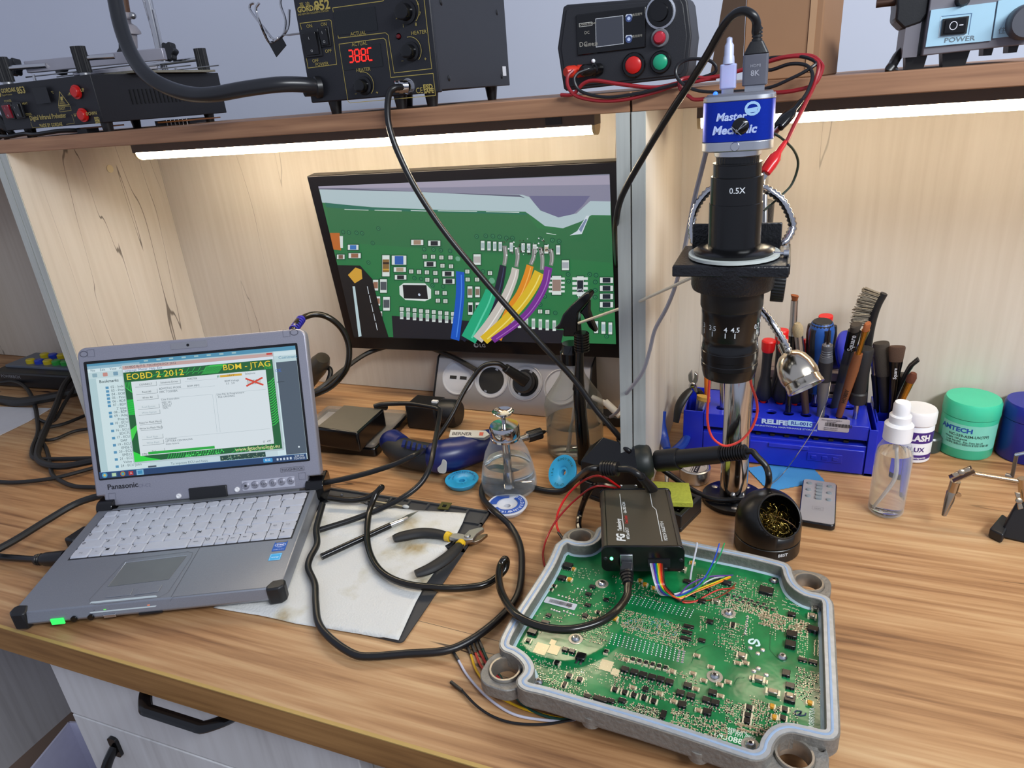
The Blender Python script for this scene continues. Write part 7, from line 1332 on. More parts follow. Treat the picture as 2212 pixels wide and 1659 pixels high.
m_, l = along(h3(245, 330), h3(225, 395)); MB().cyl(h3(255, 315), h3(228, 400), 0.0052, seg=18).build('ball_sleeve', NK, hh, world=True)
m_, l = along(h3(228, 385), h3(148, 612, hy - 0.01)); MB().lathe([(0.0042, 0), (0.0050, l * 0.1), (0.0046, l * 0.4), (0.0018, l)], m_, 16, sx=1.0, sy=0.7).build('clip_upper', NK, hh, world=True); m_, l = along(h3(240, 400), h3(165, 612, hy - 0.008)); MB().lathe([(0.0030, 0), (0.0046, l * 0.35), (0.0016, l)], m_, 14, sx=0.8, sy=0.7).build('clip_lower', STEEL, hh, world=True)
MB().lathe([(0, 0), (0.0045, 0), (0.0045, 0.0012), (0, 0.0012)], Matrix.Translation(h3(268, 425)) @ Euler((PI / 2, 0.4, 0)).to_matrix().to_4x4(), 14, sy=0.6).build('thumb_tab', NK, hh, world=True)
t = thing('tape_holder', 'grey bracket stand just behind the helping hand at the right edge', 'bracket', P(2200, 1030)); q0, q1 = P(2185, 1028, 0), PY(2193, 980, 0.86)
b = MB(); b.tube([P(2186, 1030, 0.004), PY(2196, 982, 0.865), PY(2216, 978, 0.868), PY(2230, 980, 0.868)], 0.0022, 8); b.box((P(2213, 1000).x + 0.006, 0.875, 0.022), (0.03, 0.004, 0.035)); b.build('bracket', mat('grey_bracket', '5f6874', 0.4, 0.5), t, world=True); MB().cyl(P(2172, 1026, 0.006), P(2186, 1030, 0.006), 0.003, seg=10).build('peg', STEEL, t, world=True)
# ================================================================= opened control unit
EO = Vector((-0.1988, 0.4123, 0)); ERZ = -0.0642; EM = T(EO.x, EO.y, 0, 0, 0, ERZ); EW, EH = 0.2367, 0.2029
ecu = thing('control_unit', 'opened engine control unit with green circuit board in a cast metal frame', 'control unit', EO, ERZ)
ZR_, ZP = 0.038, 0.0255      # rim height, board surface
def eq(X, Y, z=ZR_): return onp(EM, 1000 + X / 2.633, 1100 + Y / 2.633, z)
# rim centre line, from the photograph's first corner clockwise (seen from above)
path = [eq(*p) for p in ((552, 205), (500, 320), (400, 480), (300, 635), (243, 745), (250, 785), (290, 800), (345, 840), (378, 890), (372, 935), (340, 975), (365, 1005), (470, 1030), (700, 1098), (1000, 1185), (1300, 1280), (1560, 1368), (1660, 1395), (1712, 1372), (1728, 1320), (1775, 1262), (1850, 1238), (1960, 1258), (2050, 1278), (2095, 1268), (2100, 1200), (2088, 900), (2075, 600), (2068, 525), (2030, 498), (1950, 478), (1880, 430), (1850, 375), (1835, 330), (1790, 308), (1600, 262), (1400, 222), (1250, 190), (1000, 135), (840, 110), (790, 112), (762, 165), (715, 195), (640, 195), (590, 180))]
pc3 = smooth([(x, y, 0) for x, y in path + path[:1]], 3)[:-1]; cl_ = [(p.x, p.y) for p in pc3]
def offset(pts, d):
    n = len(pts); out = []; area_ = sum(pts[i][0] * pts[(i + 1) % n][1] - pts[(i + 1) % n][0] * pts[i][1] for i in range(n)); s_ = 1 if area_ > 0 else -1
    for i in range(n):
        a, b_ = Vector(pts[i - 2]), Vector(pts[(i + 2) % n]); t_ = (b_ - a).normalized(); out.append((pts[i][0] + s_ * t_.y * d, pts[i][1] - s_ * t_.x * d))
    return out
cast_ = mat('cast_aluminium', '88857f', 0.5, 0.5, var=0.28, scale=260, bump=0.9); mach = mat('machined_rim', 'b0b6bc', 0.4, 0.6, var=0.25, scale=160)
outer, inner = offset(cl_, 0.0056), offset(cl_, -0.0042)
cnr = [(0, 0), (EW, 0), (EW, EH), (0, EH)]
b = MB(); plate(b, outer, [inner], 0.0215, ZR_ - 0.0004); b.prism(offset(cl_, 0.0040), 0.0185, 0.022)
b.build('housing', cast_, ecu, bev=0.0009)
b = MB(); plate(b, offset(cl_, 0.0042), [offset(cl_, -0.0038)], ZR_ - 0.0004, ZR_ + 0.0002); b.build('rim', mach, ecu)
MB().tube([(x, y, ZR_) for x, y in cl_ + cl_[:1]], 0.0012, 8, caps=False, flat=(1, 0.55)).build('sealant_bead', mat('sealant_blue', '8ba1bd', 0.4, var=0.15, scale=90), ecu)
for i, (x, y) in enumerate(cnr):
    sx, sy = (-1, 1)[x > 0], (-1, 1)[y > 0]; r = 0.0235 if i == 1 else 0.0205
    lug = [(x + r * math.cos(a_), y + r * math.sin(a_)) for a_ in [2 * PI * k / 40 for k in range(40)]]
    if i in (0, 1, 2): lug = rrect(2 * r, 2 * r, r * 0.75, 8, x, y)
    b = MB(); plate(b, lug, [ngon(0.0140, 36, 0, x, y)] + ([ngon(0.0022, 12, 0, x + 0.018, y + 0.013)] if i == 1 else []), 0.0165, 0.029); b.build('mounting_lug', cast_, ecu, bev=0.001)
    MB().lathe([(0.0118, 0.016), (0.0118, 0.031), (0.0122, 0.0318), (0.0138, 0.0318), (0.0142, 0.031), (0.0142, 0.016), (0.0118, 0.016)], T(x, y, 0), 40).build('bushing', mat('bushing_steel', 'a8a298', 0.35, 0.8, var=0.2, scale=200), ecu)
for X, Y in ((730, 1190), (1340, 1385)):
    a = eq(X, Y, 0.02); MB().lathe([(0, 0.0165), (0.0085, 0.0165), (0.0085, 0.027), (0, 0.029)], T(a[0], a[1] + 0.001, 0), 20).build('casting_boss', cast_, ecu)
MB().box((EW * 0.5, EH * 0.30, 0.0095), (EW * 0.62, 0.045, 0.0188)).build('connector_block', BLACK, ecu, bev=0.002); MB().box((EW * 0.5, EH * 0.74, 0.0095), (EW * 0.62, 0.045, 0.0188)).build('connector_block', BLACK, ecu, bev=0.002)
# board
m, t_, bs = newmat('pcb_green'); N = t_.nodes; K = t_.links.new
co = N.new('ShaderNodeTexCoord'); nz = N.new('ShaderNodeTexNoise'); nz.inputs['Scale'].default_value = 45; nz.inputs['Detail'].default_value = 5; K(co.outputs['Object'], nz.inputs['Vector'])
ra = N.new('ShaderNodeValToRGB'); K(nz.outputs[0], ra.inputs[0]); ra.color_ramp.elements[0].position = 0.35; ra.color_ramp.elements[0].color = L('0f6034'); ra.color_ramp.elements[1].position = 0.7; ra.color_ramp.elements[1].color = L('1b8048'); K(ra.outputs[0], bs.inputs['Base Color'])
n2 = N.new('ShaderNodeTexNoise'); n2.inputs['Scale'].default_value = 70; n2.inputs['Detail'].default_value = 2; K(co.outputs['Object'], n2.inputs['Vector']); bp = N.new('ShaderNodeBump'); bp.inputs['Strength'].default_value = 0.10; bp.inputs['Distance'].default_value = 0.002; K(n2.outputs[0], bp.inputs['Height']); K(bp.outputs[0], bs.inputs['Normal']); bs.inputs['Roughness'].default_value = 0.16
brd = MB().prism(offset(cl_, -0.0044), ZP - 0.0016, ZP).build('circuit_board', m, ecu)
MB().tube([(x, y, ZP + 0.0002) for x, y in offset(cl_, -0.0052) + offset(cl_, -0.0052)[:1]], 0.0018, 6, caps=False, flat=(1, 0.6)).build('gasket_edge', mat('sealant_pale', 'a4bcc4', 0.35), ecu)
def bq(X, Y): return eq(X, Y, ZP)
SOLD = mat('solder_cream', 'e0d8bc', 0.3, 0.35, var=0.2, scale=900); CHIP = mat('chip_black', '0e0e10', 0.22); LEAD = mat('lead_silver', 'c4c8cc', 0.22, 1.0); TAN = mat('ceramic_tan', '9a8468', 0.35); ORG = mat('tantalum_orange', 'c48a20', 0.35); CANS = mat('crystal_can', '9b9284', 0.3, 0.8); PADM = mat('bare_pad', 'd0c6a4', 0.35, 0.4)
def comp(nm, M_s, X, Y, w_, h_, z_, rot=0.0, pins=None, pad=0.0008):
    """one soldered component: body, and its leads or end caps as a sub-part"""
    a = bq(X, Y); Mx_ = T(a[0], a[1], ZP, 0, 0, rot)
    b = MB()
    if pins:
        side, n, ln = pins
        for k in range(n):
            for s_ in ((-1, 1) if side == 2 else (-1,)):
                x_ = (k - (n - 1) / 2) * (w_ * 0.92 / max(1, n)); b.box((x_, s_ * (h_ / 2 + ln / 2), 0.0006), (w_ * 0.42 / n, ln, 0.0012))
        if side == 1: b.box((0, h_ / 2 + 0.0007, 0.0004), (w_ * 0.95, 0.0016, 0.0009))
    else:
        for s_ in (-1, 1): b.box((s_ * (w_ / 2), 0, z_ * 0.35), (w_ * 0.16 + pad, h_ + pad, z_ * 0.7))
    o = MB().box((0, 0, z_ / 2 + 0.0002), (w_ * (0.86 if not pins else 1), h_, z_)).build(nm, M_s, brd, M=Mx_, bev=min(w_, h_, z_) * 0.14, bseg=1)
    b.build('leads' if pins else 'end_caps', LEAD if pins else SOLD, o)
    return o
# (X, Y on the look at the board; width, depth, height in mm)
for X, Y, w_, h_, z_, ro, pn in ((598, 330, 10, 8, 3.5, 0, (1, 5, 2.5)), (565, 398, 8, 6, 3, 0, (1, 2, 1.5)), (397, 703, 9, 7, 3, 0, (1, 2, 1.2)), (372, 752, 5, 4, 2, 0, None), (582, 805, 5.5, 4.5, 2.5, 0, (1, 2, 1.2)), (622, 815, 5.5, 4.5, 2.5, 0, (1, 2, 1.2)), (672, 848, 8.5, 8, 3.5, 0, (1, 2, 4)), (922, 918, 6.5, 5.5, 2.5, 0, (1, 2, 2.5)), (975, 933, 6.5, 5.5, 2.5, 0, (1, 2, 2.5)), (1025, 948, 6.5, 5.5, 2.5, 0, (1, 2, 2.5)), (1075, 962, 6.5, 5.5, 2.5, 0, (1, 2, 2.5)), (1125, 974, 6.5, 5.5, 2.5, 0, (1, 2, 2.5)), (1175, 990, 6.5, 5.5, 2.5, 0, (1, 2, 2.5)),
    (1278, 1010, 6.5, 5.5, 2.5, 0, (1, 2, 1)), (1237, 1052, 6.5, 5.5, 2.5, 0, (1, 2, 2.5)), (1297, 1070, 6.5, 5.5, 2.5, 0, (1, 2, 2.5)), (1420, 1050, 6.5, 5.5, 2.5, 0, (1, 2, 1)), (1385, 1092, 6.5, 5.5, 2.5, 0, (1, 2, 2.5)), (1435, 1108, 6.5, 5.5, 2.5, 0, (1, 2, 2.5)), (1248, 1118, 6.5, 6, 2.5, 0.1, (1, 2, 2)), (1390, 1160, 6.5, 6, 2.5, 0.1, (1, 2, 2)),
    (1285, 672, 9.5, 3.6, 2, 0, (2, 10, 1)), (1275, 705, 9.5, 3.6, 2, 0, (2, 10, 1)), (1268, 740, 9.5, 3.6, 2, 0, (2, 10, 1)), (1725, 470, 13, 10, 3, -0.05, (2, 11, 1.4)), (1500, 425, 9, 6, 2.5, 0, (2, 8, 1)), (1870, 722, 9, 8, 3.5, 0, (2, 5, 1.4)), (1862, 778, 9, 8, 3.5, 0, (2, 5, 1.4)), (1990, 692, 9, 7, 3.5, -0.1, (1, 2, 1.6)), (1870, 605, 7, 5, 2.5, 0, (1, 2, 1)), (1932, 862, 7, 4, 2, 0, (1, 2, 1)), (1990, 875, 7, 4, 2, 0, (1, 2, 1)), (1838, 940, 6.5, 7, 2.5, 0, (1, 2, 1)), (1860, 1012, 7, 6, 2.5, 0, (1, 2, 1)), (1858, 1085, 8.5, 8, 3, 0, (2, 7, 1)), (1300, 490, 8, 4, 2.5, 0, (2, 4, 1)), (1360, 528, 7, 5, 2.5, 0, (1, 2, 1)), (1140, 1175, 4.5, 8, 2, 0, (2, 2, 1)), (782, 1085, 12, 4.5, 2, 0.0, (2, 7, 1)), (842, 1098, 6, 4, 2.2, 0, (1, 2, 0.8)), (905, 1095, 6, 4, 2.2, 0, (1, 2, 0.8)), (708, 1070, 5, 4, 2.2, 0, (1, 2, 0.8)),
    (1628, 1135, 5.5, 5, 2.2, 0, None), (1620, 1178, 5.5, 5, 2.2, 0, None), (1615, 1212, 5.5, 5, 2.2, 0, None), (1830, 1145, 5, 5, 2.2, 0, None), (1820, 1195, 5, 5, 2.2, 0, None), (865, 1032, 5, 4.5, 2.2, 0, None), (920, 1048, 5, 4.5, 2.2, 0, None), (972, 1065, 5, 4.5, 2.2, 0, None), (1030, 1080, 5, 4.5, 2.2, 0, None), (1085, 1098, 5, 4.5, 2.2, 0, None), (605, 955, 5, 4.5, 2.4, 0, None), (665, 975, 5, 4.5, 2.4, 0, None), (578, 1005, 3.5, 6, 2.4, 0, None), (535, 880, 5, 4.5, 2.4, 0, None), (1040, 1030, 4.5, 4.5, 2, 0, (2, 4, 0.8)), (715, 488, 6, 4, 2, 0, (2, 3, 0.8)), (738, 445, 6, 4, 2, 0, (2, 3, 0.8)), (712, 550, 6, 4, 2, 0, (2, 4, 0.8)), (695, 610, 5, 5, 2, 0, (2, 3, 0.8)), (488, 608, 5, 4, 2, 0, (2, 4, 0.8)), (470, 650, 8, 4, 2.5, 0, (1, 2, 1)), (1405, 645, 6, 5, 2, 0, (2, 4, 0.8)), (1535, 665, 4, 6, 2.4, 0, None), (1360, 752, 6, 4, 2, 0, (2, 4, 0.8)), (520, 440, 4, 3, 2, 0, None), (503, 462, 3, 3, 2, 0, None), (770, 590, 4, 3.5, 2, 0, None), (1275, 415, 7, 5, 2, 0, (2, 5, 0.8)), (1385, 455, 8, 4, 2.5, 0, (2, 5, 0.8)), (815, 520, 5, 4, 2, 0, (2, 3, 0.8))):
    comp('chip', CHIP, X, Y, w_ / 1000, h_ / 1000, z_ / 1000, ro, pn and (pn[0], pn[1], pn[2] / 1000))
for k in range(6): comp('diode', CHIP, 968 + k * 37, 862 + k * 9.6, 0.0044, 0.0030, 0.0026, PI / 2)
comp('diode', CHIP, 815, 818, 0.0046, 0.0034, 0.0026, PI / 2)
for k in range(14): comp('transistor', CHIP, 1508 + 34 * (k % 7) + (k // 7) * 50, 490 + 9 * (k % 7) + (k // 7) * 32, 0.0028, 0.0016, 0.0014, 0, (1, 2, 0.0009))
for X, Y, w_, h_ in ((630, 347, 3.5, 3.5), (607, 407, 5, 4), (865, 628, 5, 5), (1035, 435, 4.5, 4), (1008, 412, 4, 3), (1305, 312, 5, 3.5), (1972, 1110, 4.5, 3.5), (1757, 1130, 4, 4), (1770, 1192, 4, 4), (1085, 455, 4, 3)): comp('tantalum_capacitor', ORG, X, Y, w_ / 1000, h_ / 1000, 0.003)
for X, Y, w_, h_ in ((1585, 845, 7, 5.5), (1682, 978, 8, 5.5), (1762, 1053, 9, 5), (1858, 1075, 6.5, 5), (1985, 618, 6, 5), (2003, 577, 5, 4), (1440, 535, 6, 4), (1250, 350, 6, 6)): comp('crystal_can', CANS, X, Y, w_ / 1000, h_ / 1000, 0.0042)
for X, Y in ((928, 860), (1190, 930), (1370, 980), (1460, 1003), (1508, 988), (1411, 903), (1330, 838), (1308, 940), (1563, 880), (1608, 880), (1650, 968), (1712, 985), (1018 + 100, 1055), (1200, 1100), (1325, 1028), (1465, 1068), (1340, 1150), (968, 1020)): comp('ceramic_capacitor', TAN, X, Y, 0.0045, 0.0030, 0.0022)
# screws with pads
def tscrew(X, Y, pad, r=0.0042):
    a = bq(X, Y); s_ = thing_part('screw', MB().lathe([(0, 0.0018), (0.0011, 0.0018), (0.0013, 0.0030), (0.0026, 0.0028), (r * 0.9, 0.0014), (r, 0.0006), (r, 0)], None, 28), LEAD, T(a[0], a[1], ZP + 0.0002))
    if pad: MB().lathe([(0, 0.0002), (0.0066, 0.0002), (0.0068, 0)], None, 32).build('pad_ring', mat('pad_grey', 'a8a49a', 0.35, 0.6), s_)
    MB().prism([((0.0013 if k % 2 else 0.0008) * math.cos(PI * k / 6), (0.0013 if k % 2 else 0.0008) * math.sin(PI * k / 6)) for k in range(12)], 0.0019, 0.00315).build('recess', CHIP, s_)
def thing_part(nm, mb, m, M): return mb.build(nm, m, brd, M=M)
for X, Y, pd in ((790, 425, 1), (641, 738, 1), (1510, 592, 1), (1432, 952, 1), (1817, 843, 0), (1768, 410, 0), (430, 985, 0), (1635, 1342, 1), (1768, 410, 0)): tscrew(X, Y, pd)
# fields of tiny parts, pads and pin ends
rnd = random.Random(21); bits = [MB() for _ in range(5)]; ms_ = [SOLD, CHIP, TAN, LEAD, mat('film_blue', '2f7f9c', 0.35)]
def field(x0, y0, x1, y1, x2, y2, nx, ny, fill, pal, s=0.0011, h=0.0007):
    """grid between three corners (first, along, down)"""
    A_, B_, C_ = Vector(bq(x0, y0)), Vector(bq(x1, y1)), Vector(bq(x2, y2))
    for i in range(nx):
        for j in range(ny):
            if rnd.random() > fill: continue
            p = A_ + (B_ - A_) * ((i + 0.3 * rnd.random()) / max(1, nx - 1)) + (C_ - A_) * ((j + 0.3 * rnd.random()) / max(1, ny - 1)); k = rnd.choice(pal); hz_ = rnd.random() < 0.5; w_, d_ = (s * 1.6, s * 0.9) if hz_ else (s * 0.9, s * 1.6)
            if k in (1, 2, 4):
                bits[k].box((p.x, p.y, ZP + h * 0.6), (w_ * 0.7, d_ * 0.7, h)); 
                for q in (-1, 1): bits[0].box((p.x + (q * w_ * 0.5 if hz_ else 0), p.y + (0 if hz_ else q * d_ * 0.5), ZP + h * 0.4), (w_ * 0.35 if hz_ else d_ * 0.55, d_ * 0.55 if not hz_ and 0 else (d_ * 0.75 if hz_ else d_ * 0.3), h * 0.8))
            else: bits[k].box((p.x, p.y, ZP + 0.0002), (w_ * 0.6, d_ * 0.6, 0.0005))
F = field
F(905, 570, 1240, 660, 880, 650, 44, 8, .75, [0, 0, 1, 2, 2, 4]); F(900, 640, 1240, 745, 905, 690, 40, 5, .8, [0, 0, 2]); F(1180, 650, 1330, 690, 1170, 745, 14, 7, .6, [0, 2, 1])
F(1330, 370, 1560, 420, 1310, 560, 26, 14, .6, [0, 0, 1, 2]); F(1560, 380, 1790, 440, 1540, 560, 26, 14, .5, [0, 0, 1, 2]); F(1700, 575, 1960, 650, 1690, 650, 22, 7, .85, [2, 2, 0], .0016, .0013); F(1500, 510, 1700, 560, 1490, 555, 18, 5, .8, [0, 2], .0015, .0011)
F(1820, 500, 1910, 530, 1815, 560, 14, 4, .8, [0]); F(1430, 620, 1590, 660, 1430, 770, 16, 10, .6, [0, 1, 2]); F(1500, 760, 1600, 790, 1490, 860, 10, 8, .5, [0]); F(850, 380, 1090, 440, 900, 470, 26, 6, .6, [0, 1, 2, 0])
F(640, 330, 780, 350, 620, 380, 18, 5, .4, [0]); F(620, 430, 870, 480, 580, 600, 24, 14, .38, [0, 0, 1, 2]); F(690, 600, 840, 640, 660, 730, 18, 12, .5, [0, 0, 2, 1]); F(420, 590, 560, 620, 400, 690, 14, 7, .4, [0, 1])
F(330, 740, 480, 780, 320, 850, 14, 8, .35, [0]); F(400, 850, 700, 920, 390, 960, 34, 12, .5, [0, 0, 0, 3]); F(470, 960, 760, 1050, 470, 1010, 30, 6, .5, [0, 0, 1]); F(720, 850, 900, 900, 700, 960, 18, 9, .45, [0]); F(860, 940, 1200, 1020, 850, 1010, 30, 7, .5, [0, 1, 2])
F(700, 1040, 1150, 1160, 680, 1080, 36, 4, .5, [0, 1]); F(930, 1090, 1130, 1150, 930, 1140, 22, 5, .7, [0, 1, 2]); F(1190, 1140, 1500, 1220, 1180, 1270, 34, 13, .62, [0, 1, 2, 2]); F(1490, 1080, 1620, 1120, 1500, 1200, 14, 10, .7, [0, 1, 2]); F(1640, 1080, 1800, 1130, 1640, 1220, 18, 12, .62, [0, 1, 2, 2]); F(1560, 1225, 1720, 1260, 1560, 1250, 14, 2, .95, [2], .0016, .0014)
F(1900, 900, 2030, 940, 1890, 1070, 14, 15, .62, [0, 1, 2]); F(1910, 700, 1960, 710, 1900, 840, 5, 14, .7, [0]); F(2000, 745, 2020, 748, 1995, 830, 2, 18, 1, [0]); F(1350, 600, 1380, 605, 1350, 690, 3, 10, .8, [2, 0]); F(1610, 610, 1650, 620, 1600, 710, 4, 12, .6, [0]); F(1750, 660, 1780, 670, 1740, 740, 3, 8, .6, [0]); F(1190, 1060, 1500, 1120, 1190, 1100, 30, 4, .35, [0, 1, 2]); F(1620, 1060, 1640, 1065, 1800, 1090, 3, 2, .5, [0]); F(1860, 1110, 1900, 1120, 1860, 1220, 5, 8, .5, [0, 1]); F(870, 820, 1120, 880, 865, 850, 24, 3, .6, [0, 2]); F(1160, 900, 1320, 950, 1160, 940, 14, 4, .5, [0, 2])
for k, nm in enumerate(('solder_joints', 'tiny_chips', 'tiny_ceramics', 'tiny_pads', 'tiny_blue_parts')): bits[k].build(nm, ms_[k], brd, kind='stuff')
pins_ = MB()
for x0, y0, x1, y1, x2, y2, nx, ny in ((965, 490, 1310, 572, 940, 530, 15, 5), (850, 705, 1258, 808, 832, 762, 18, 6)):
    A_, B_, C_ = Vector(bq(x0, y0)), Vector(bq(x1, y1)), Vector(bq(x2, y2))
    for i in range(nx):
        for j in range(ny): p = A_ + (B_ - A_) * (i / (nx - 1)) + (C_ - A_) * (j / (ny - 1)); r = 0.0008 if i < nx - 2 or ny == 5 else 0.0013; pins_.lathe([(0, 0.0006), (r * 0.5, 0.0005), (r, 0.0001)], T(p.x, p.y, ZP), 8)
for X, Y in ((1635, 788), (1678, 820), (1705, 800), (1655, 920), (1680, 905), (1726, 942)): a = bq(X, Y); pins_.lathe([(0, 0.0008), (0.0018, 0.0006), (0.0023, 0)], T(a[0], a[1], ZP), 12)
for x0, y0, x1, y1, n in ((545, 490, 650, 520, 6), (505, 570, 550, 585, 4), (575, 580, 630, 600, 4), (1620, 610, 1605, 710, 8), (655, 452, 700, 462, 3)):
    for k in range(n): a = bq(x0 + (x1 - x0) * k / (n - 1), y0 + (y1 - y0) * k / (n - 1)); pins_.lathe([(0, 0.0009), (0.0010, 0.0007), (0.0014, 0)], T(a[0], a[1], ZP), 8)
pins_.build('pin_ends', LEAD, brd, kind='stuff')
for X, Y, w_ in ((445, 795, 11), (518, 800, 9), (815, 890, 10), (512, 758, 5), (866, 928, 6)):
    a = bq(X, Y); MB().box((0, 0, 0.0002), (w_ / 1000 * 1.1, w_ / 1000 * 1.2, 0.0004)).build('bare_pad', PADM, brd, M=T(a[0], a[1], ZP))
c = Canvas(0.00003); a = bq(555, 537); lbm = T(a[0], a[1], ZP + 0.0005, 0, 0, -0.03)
c.rect(-0.0165, -0.0045, 0.033, 0.009, 'b9bec8', 0.001); xx = -0.012
while xx < 0.012: w_ = 0.0002 + 0.0005 * rnd.random(); c.rect(xx, -0.0025, w_, 0.005, '3a3c44'); xx += w_ + 0.0004
c.print('barcode_label', brd, lbm)
c = Canvas(0.00003)
def et(s_, X, Y, z_, rot=0.0, col='c9d8c8'): a = bq(X, Y); c.text(s_, a[0], a[1], z_, col, rot=rot, bold=0.02)
et('69308870A', 1425, 1292, 0.0072); et('AMECEMC', 1505, 1252, 0.0034); et('247-023  040G', 1505, 1265, 0.0034); et('20 .11111', 1505, 1278, 0.0034); et('6308870A', 1995, 1270, 0.0058, PI / 2)
def scrib(pts, col, wd): s_ = smooth([(*bq(*p), 0) for p in pts], 5); c.line([(p.x, p.y) for p in s_], wd, col)
scrib([(1655, 740), (1632, 745), (1628, 760), (1650, 765), (1668, 745), (1680, 755), (1685, 775), (1665, 778)], 'c4dede', 0.0019); scrib([(1925, 1150), (1895, 1148), (1888, 1165), (1905, 1172), (1925, 1155), (1915, 1175), (1945, 1172), (1950, 1160)], '14244c', 0.0010)
for pts in (((1300, 870), (1330, 800), (1400, 770)), ((1600, 700), (1590, 760), (1640, 840)), ((1750, 700), (1745, 800), (1790, 850)), ((1540, 1000), (1560, 960), (1600, 960)), ((1180, 620), (1300, 650))): c.line([bq(*p) for p in pts], 0.0004, '0e5a34')
c.print('silkscreen', brd, T(0, 0, ZP + 0.00015))
# ================================================================= interface box
GO = Vector((-0.1447, 0.5549, 0.070)); GM = T(GO.x, GO.y, GO.z, 0, 0, 0.2581) @ T(0, 0, 0, -0.0792, 0, 0); GWd, GD = 0.0787, 0.1190
ga = thing('interface_box', 'black aluminium interface box with white lettering resting on the control unit', 'interface box', GO, rot=GM.to_euler())
MB().prism(rrect(GWd + 0.002, 0.0272, 0.006, 5, GWd / 2, -0.0136), -GD, -0.0, Matrix(((1, 0, 0, 0), (0, 0, -1, 0), (0, 1, 0, 0), (0, 0, 0, 1))) @ T(0, 0, 0)).build('case', mat('gunmetal', '4b463c', 0.42, 0.4, var=0.1, scale=800), ga, bev=0.0005)
for y in (-0.0015, GD + 0.0015): MB().prism(rrect(GWd + 0.0035, 0.0290, 0.0065, 5, GWd / 2, -0.0138), -0.0015, 0.0015, Matrix(((1, 0, 0, 0), (0, 0, -1, y), (0, 1, 0, 0), (0, 0, 0, 1)))).build('end_panel', BLACKG, ga, bev=0.0006)
b = MB(); b.box((0.0045, GD / 2, 0.0001), (0.0007, GD - 0.002, 0.0006)); b.box((GWd - 0.0045, GD / 2, 0.0001), (0.0007, GD - 0.002, 0.0006)); b.build('grooves', BLACKG, ga)
def gq(X, Y): return onp(GM, 1160 + X / 4.88, 960 + Y / 4.88)
c = Canvas(); WL = 'cdd2d4'
c.line([gq(872, 522), gq(918, 925)], 0.0007, WL); c.line([gq(*p) for p in ((1192, 522), (1215, 652), (1255, 690), (1320, 1022))], 0.0007, WL)
a = gq(905, 915); c.text('Technology', a[0] - 0.001, a[1], 0.0058, WL, rot=PI / 2 + 0.03, bold=0.04, shear=0.2, wd=0.9); a = gq(930, 1022); c.text('FG', a[0], a[1], 0.0115, WL, rot=PI / 2 + 0.03, bold=0.05, shear=0.2)
for s_, X, Y, col in (('MPC5xx-EDC17', 980, 1000, WL), ('Check Serial', 962, 838, 'b02a28'), ('-Safe-OBD II-CAN', 945, 730, WL)): a = gq(X, Y); c.text(s_, a[0], a[1], 0.0046, col, rot=PI / 2 + 0.03, bold=0.02, wd=0.72)
a = gq(1378, 1015); c.text('FGTECH GALLETTO 4', a[0], a[1], 0.0046, WL, rot=PI / 2 + 0.03, bold=0.02, wd=0.83)
c.print('top_print', ga, T(0, 0, 0.0002))
GFm = GM @ Matrix(((1, 0, 0, 0), (0, 0, -1, -0.003), (0, 1, 0, 0), (0, 0, 0, 1)))
def gf(X, Y): return onp(GFm, 1160 + X / 4.88, 960 + Y / 4.88)
GI = GM.inverted()
a = gf(786, 1202); MB().sphere((a[0], a[1], 0.0003), 0.0017, seg=12).build('status_led', emat('green_led', '50ff90', 6), ga, M=GI @ GFm)
for X, Y in ((722, 1205), (1520, 1222)): a = gf(X, Y); MB().lathe([(0, 0.0004), (0.0012, 0.0006), (0.0022, 0)], T(a[0], a[1], 0), 12).build('screw', BLACK, ga, M=GI @ GFm)
a = gf(942, 1195); MB().box((a[0], a[1] - 0.002, 0.0005), (0.0125, 0.012, 0.0014)).build('usb_port', ALU, ga, M=GI @ GFm, bev=0.0004)
a1_ = gf(1285, 1245); MB().box((a1_[0], a1_[1], 0.0008), (0.022, 0.0085, 0.002)).build('header_socket', BLACK, ga, M=GI @ GFm)
yb = GD + 0.004; a = gq(925, 430); MB().prism(rrect(0.022, 0.010, 0.002), 0, 0.020, Matrix(((1, 0, 0, 0.033), (0, 0, 1, yb - 0.001), (0, -1, 0, -0.010), (0, 0, 0, 1)))).build('rear_connector', BLACK, ga, bev=0.001)
for s_ in (-1, 1): MB().sphere((0.033 + s_ * 0.0085, yb + 0.014, -0.0045), 0.0018, seg=10).build('connector_screw', LEAD, ga)
# usb cable: printer plug on the front, long cable round to the laptop
uc = thing('usb_cable', 'thick black data cable plugged into the interface box front, looping to the laptop', 'cable', P(1357, 1250, 0.04))
a = gf(950, 1260); p0 = GFm @ Vector((a[0], a[1], 0.002)); p1 = P(1353, 1238, 0.048); p2 = P(1357, 1262, 0.045)
m_, l = along(p0, p1); MB().box((0, 0, l * 0.45), (0.0125, 0.0115, l * 1.1), m_).build('plug_body', mat('plug_grey_black', '2a2a2c', 0.35), uc, world=True, bev=0.0015)
m_, l = along(p1, p2); pr = [(0, -0.002)]
for k in range(4): pr += [(0.0072 - k * 0.0006, l * k / 4), (0.0072 - k * 0.0006, l * (k + .7) / 4), (0.0056 - k * 0.0005, l * (k + .75) / 4), (0.0056 - k * 0.0005, l * (k + 1) / 4)]
MB().lathe(pr + [(0, l)], m_, 18).build('boot', RUBBER, uc, world=True)
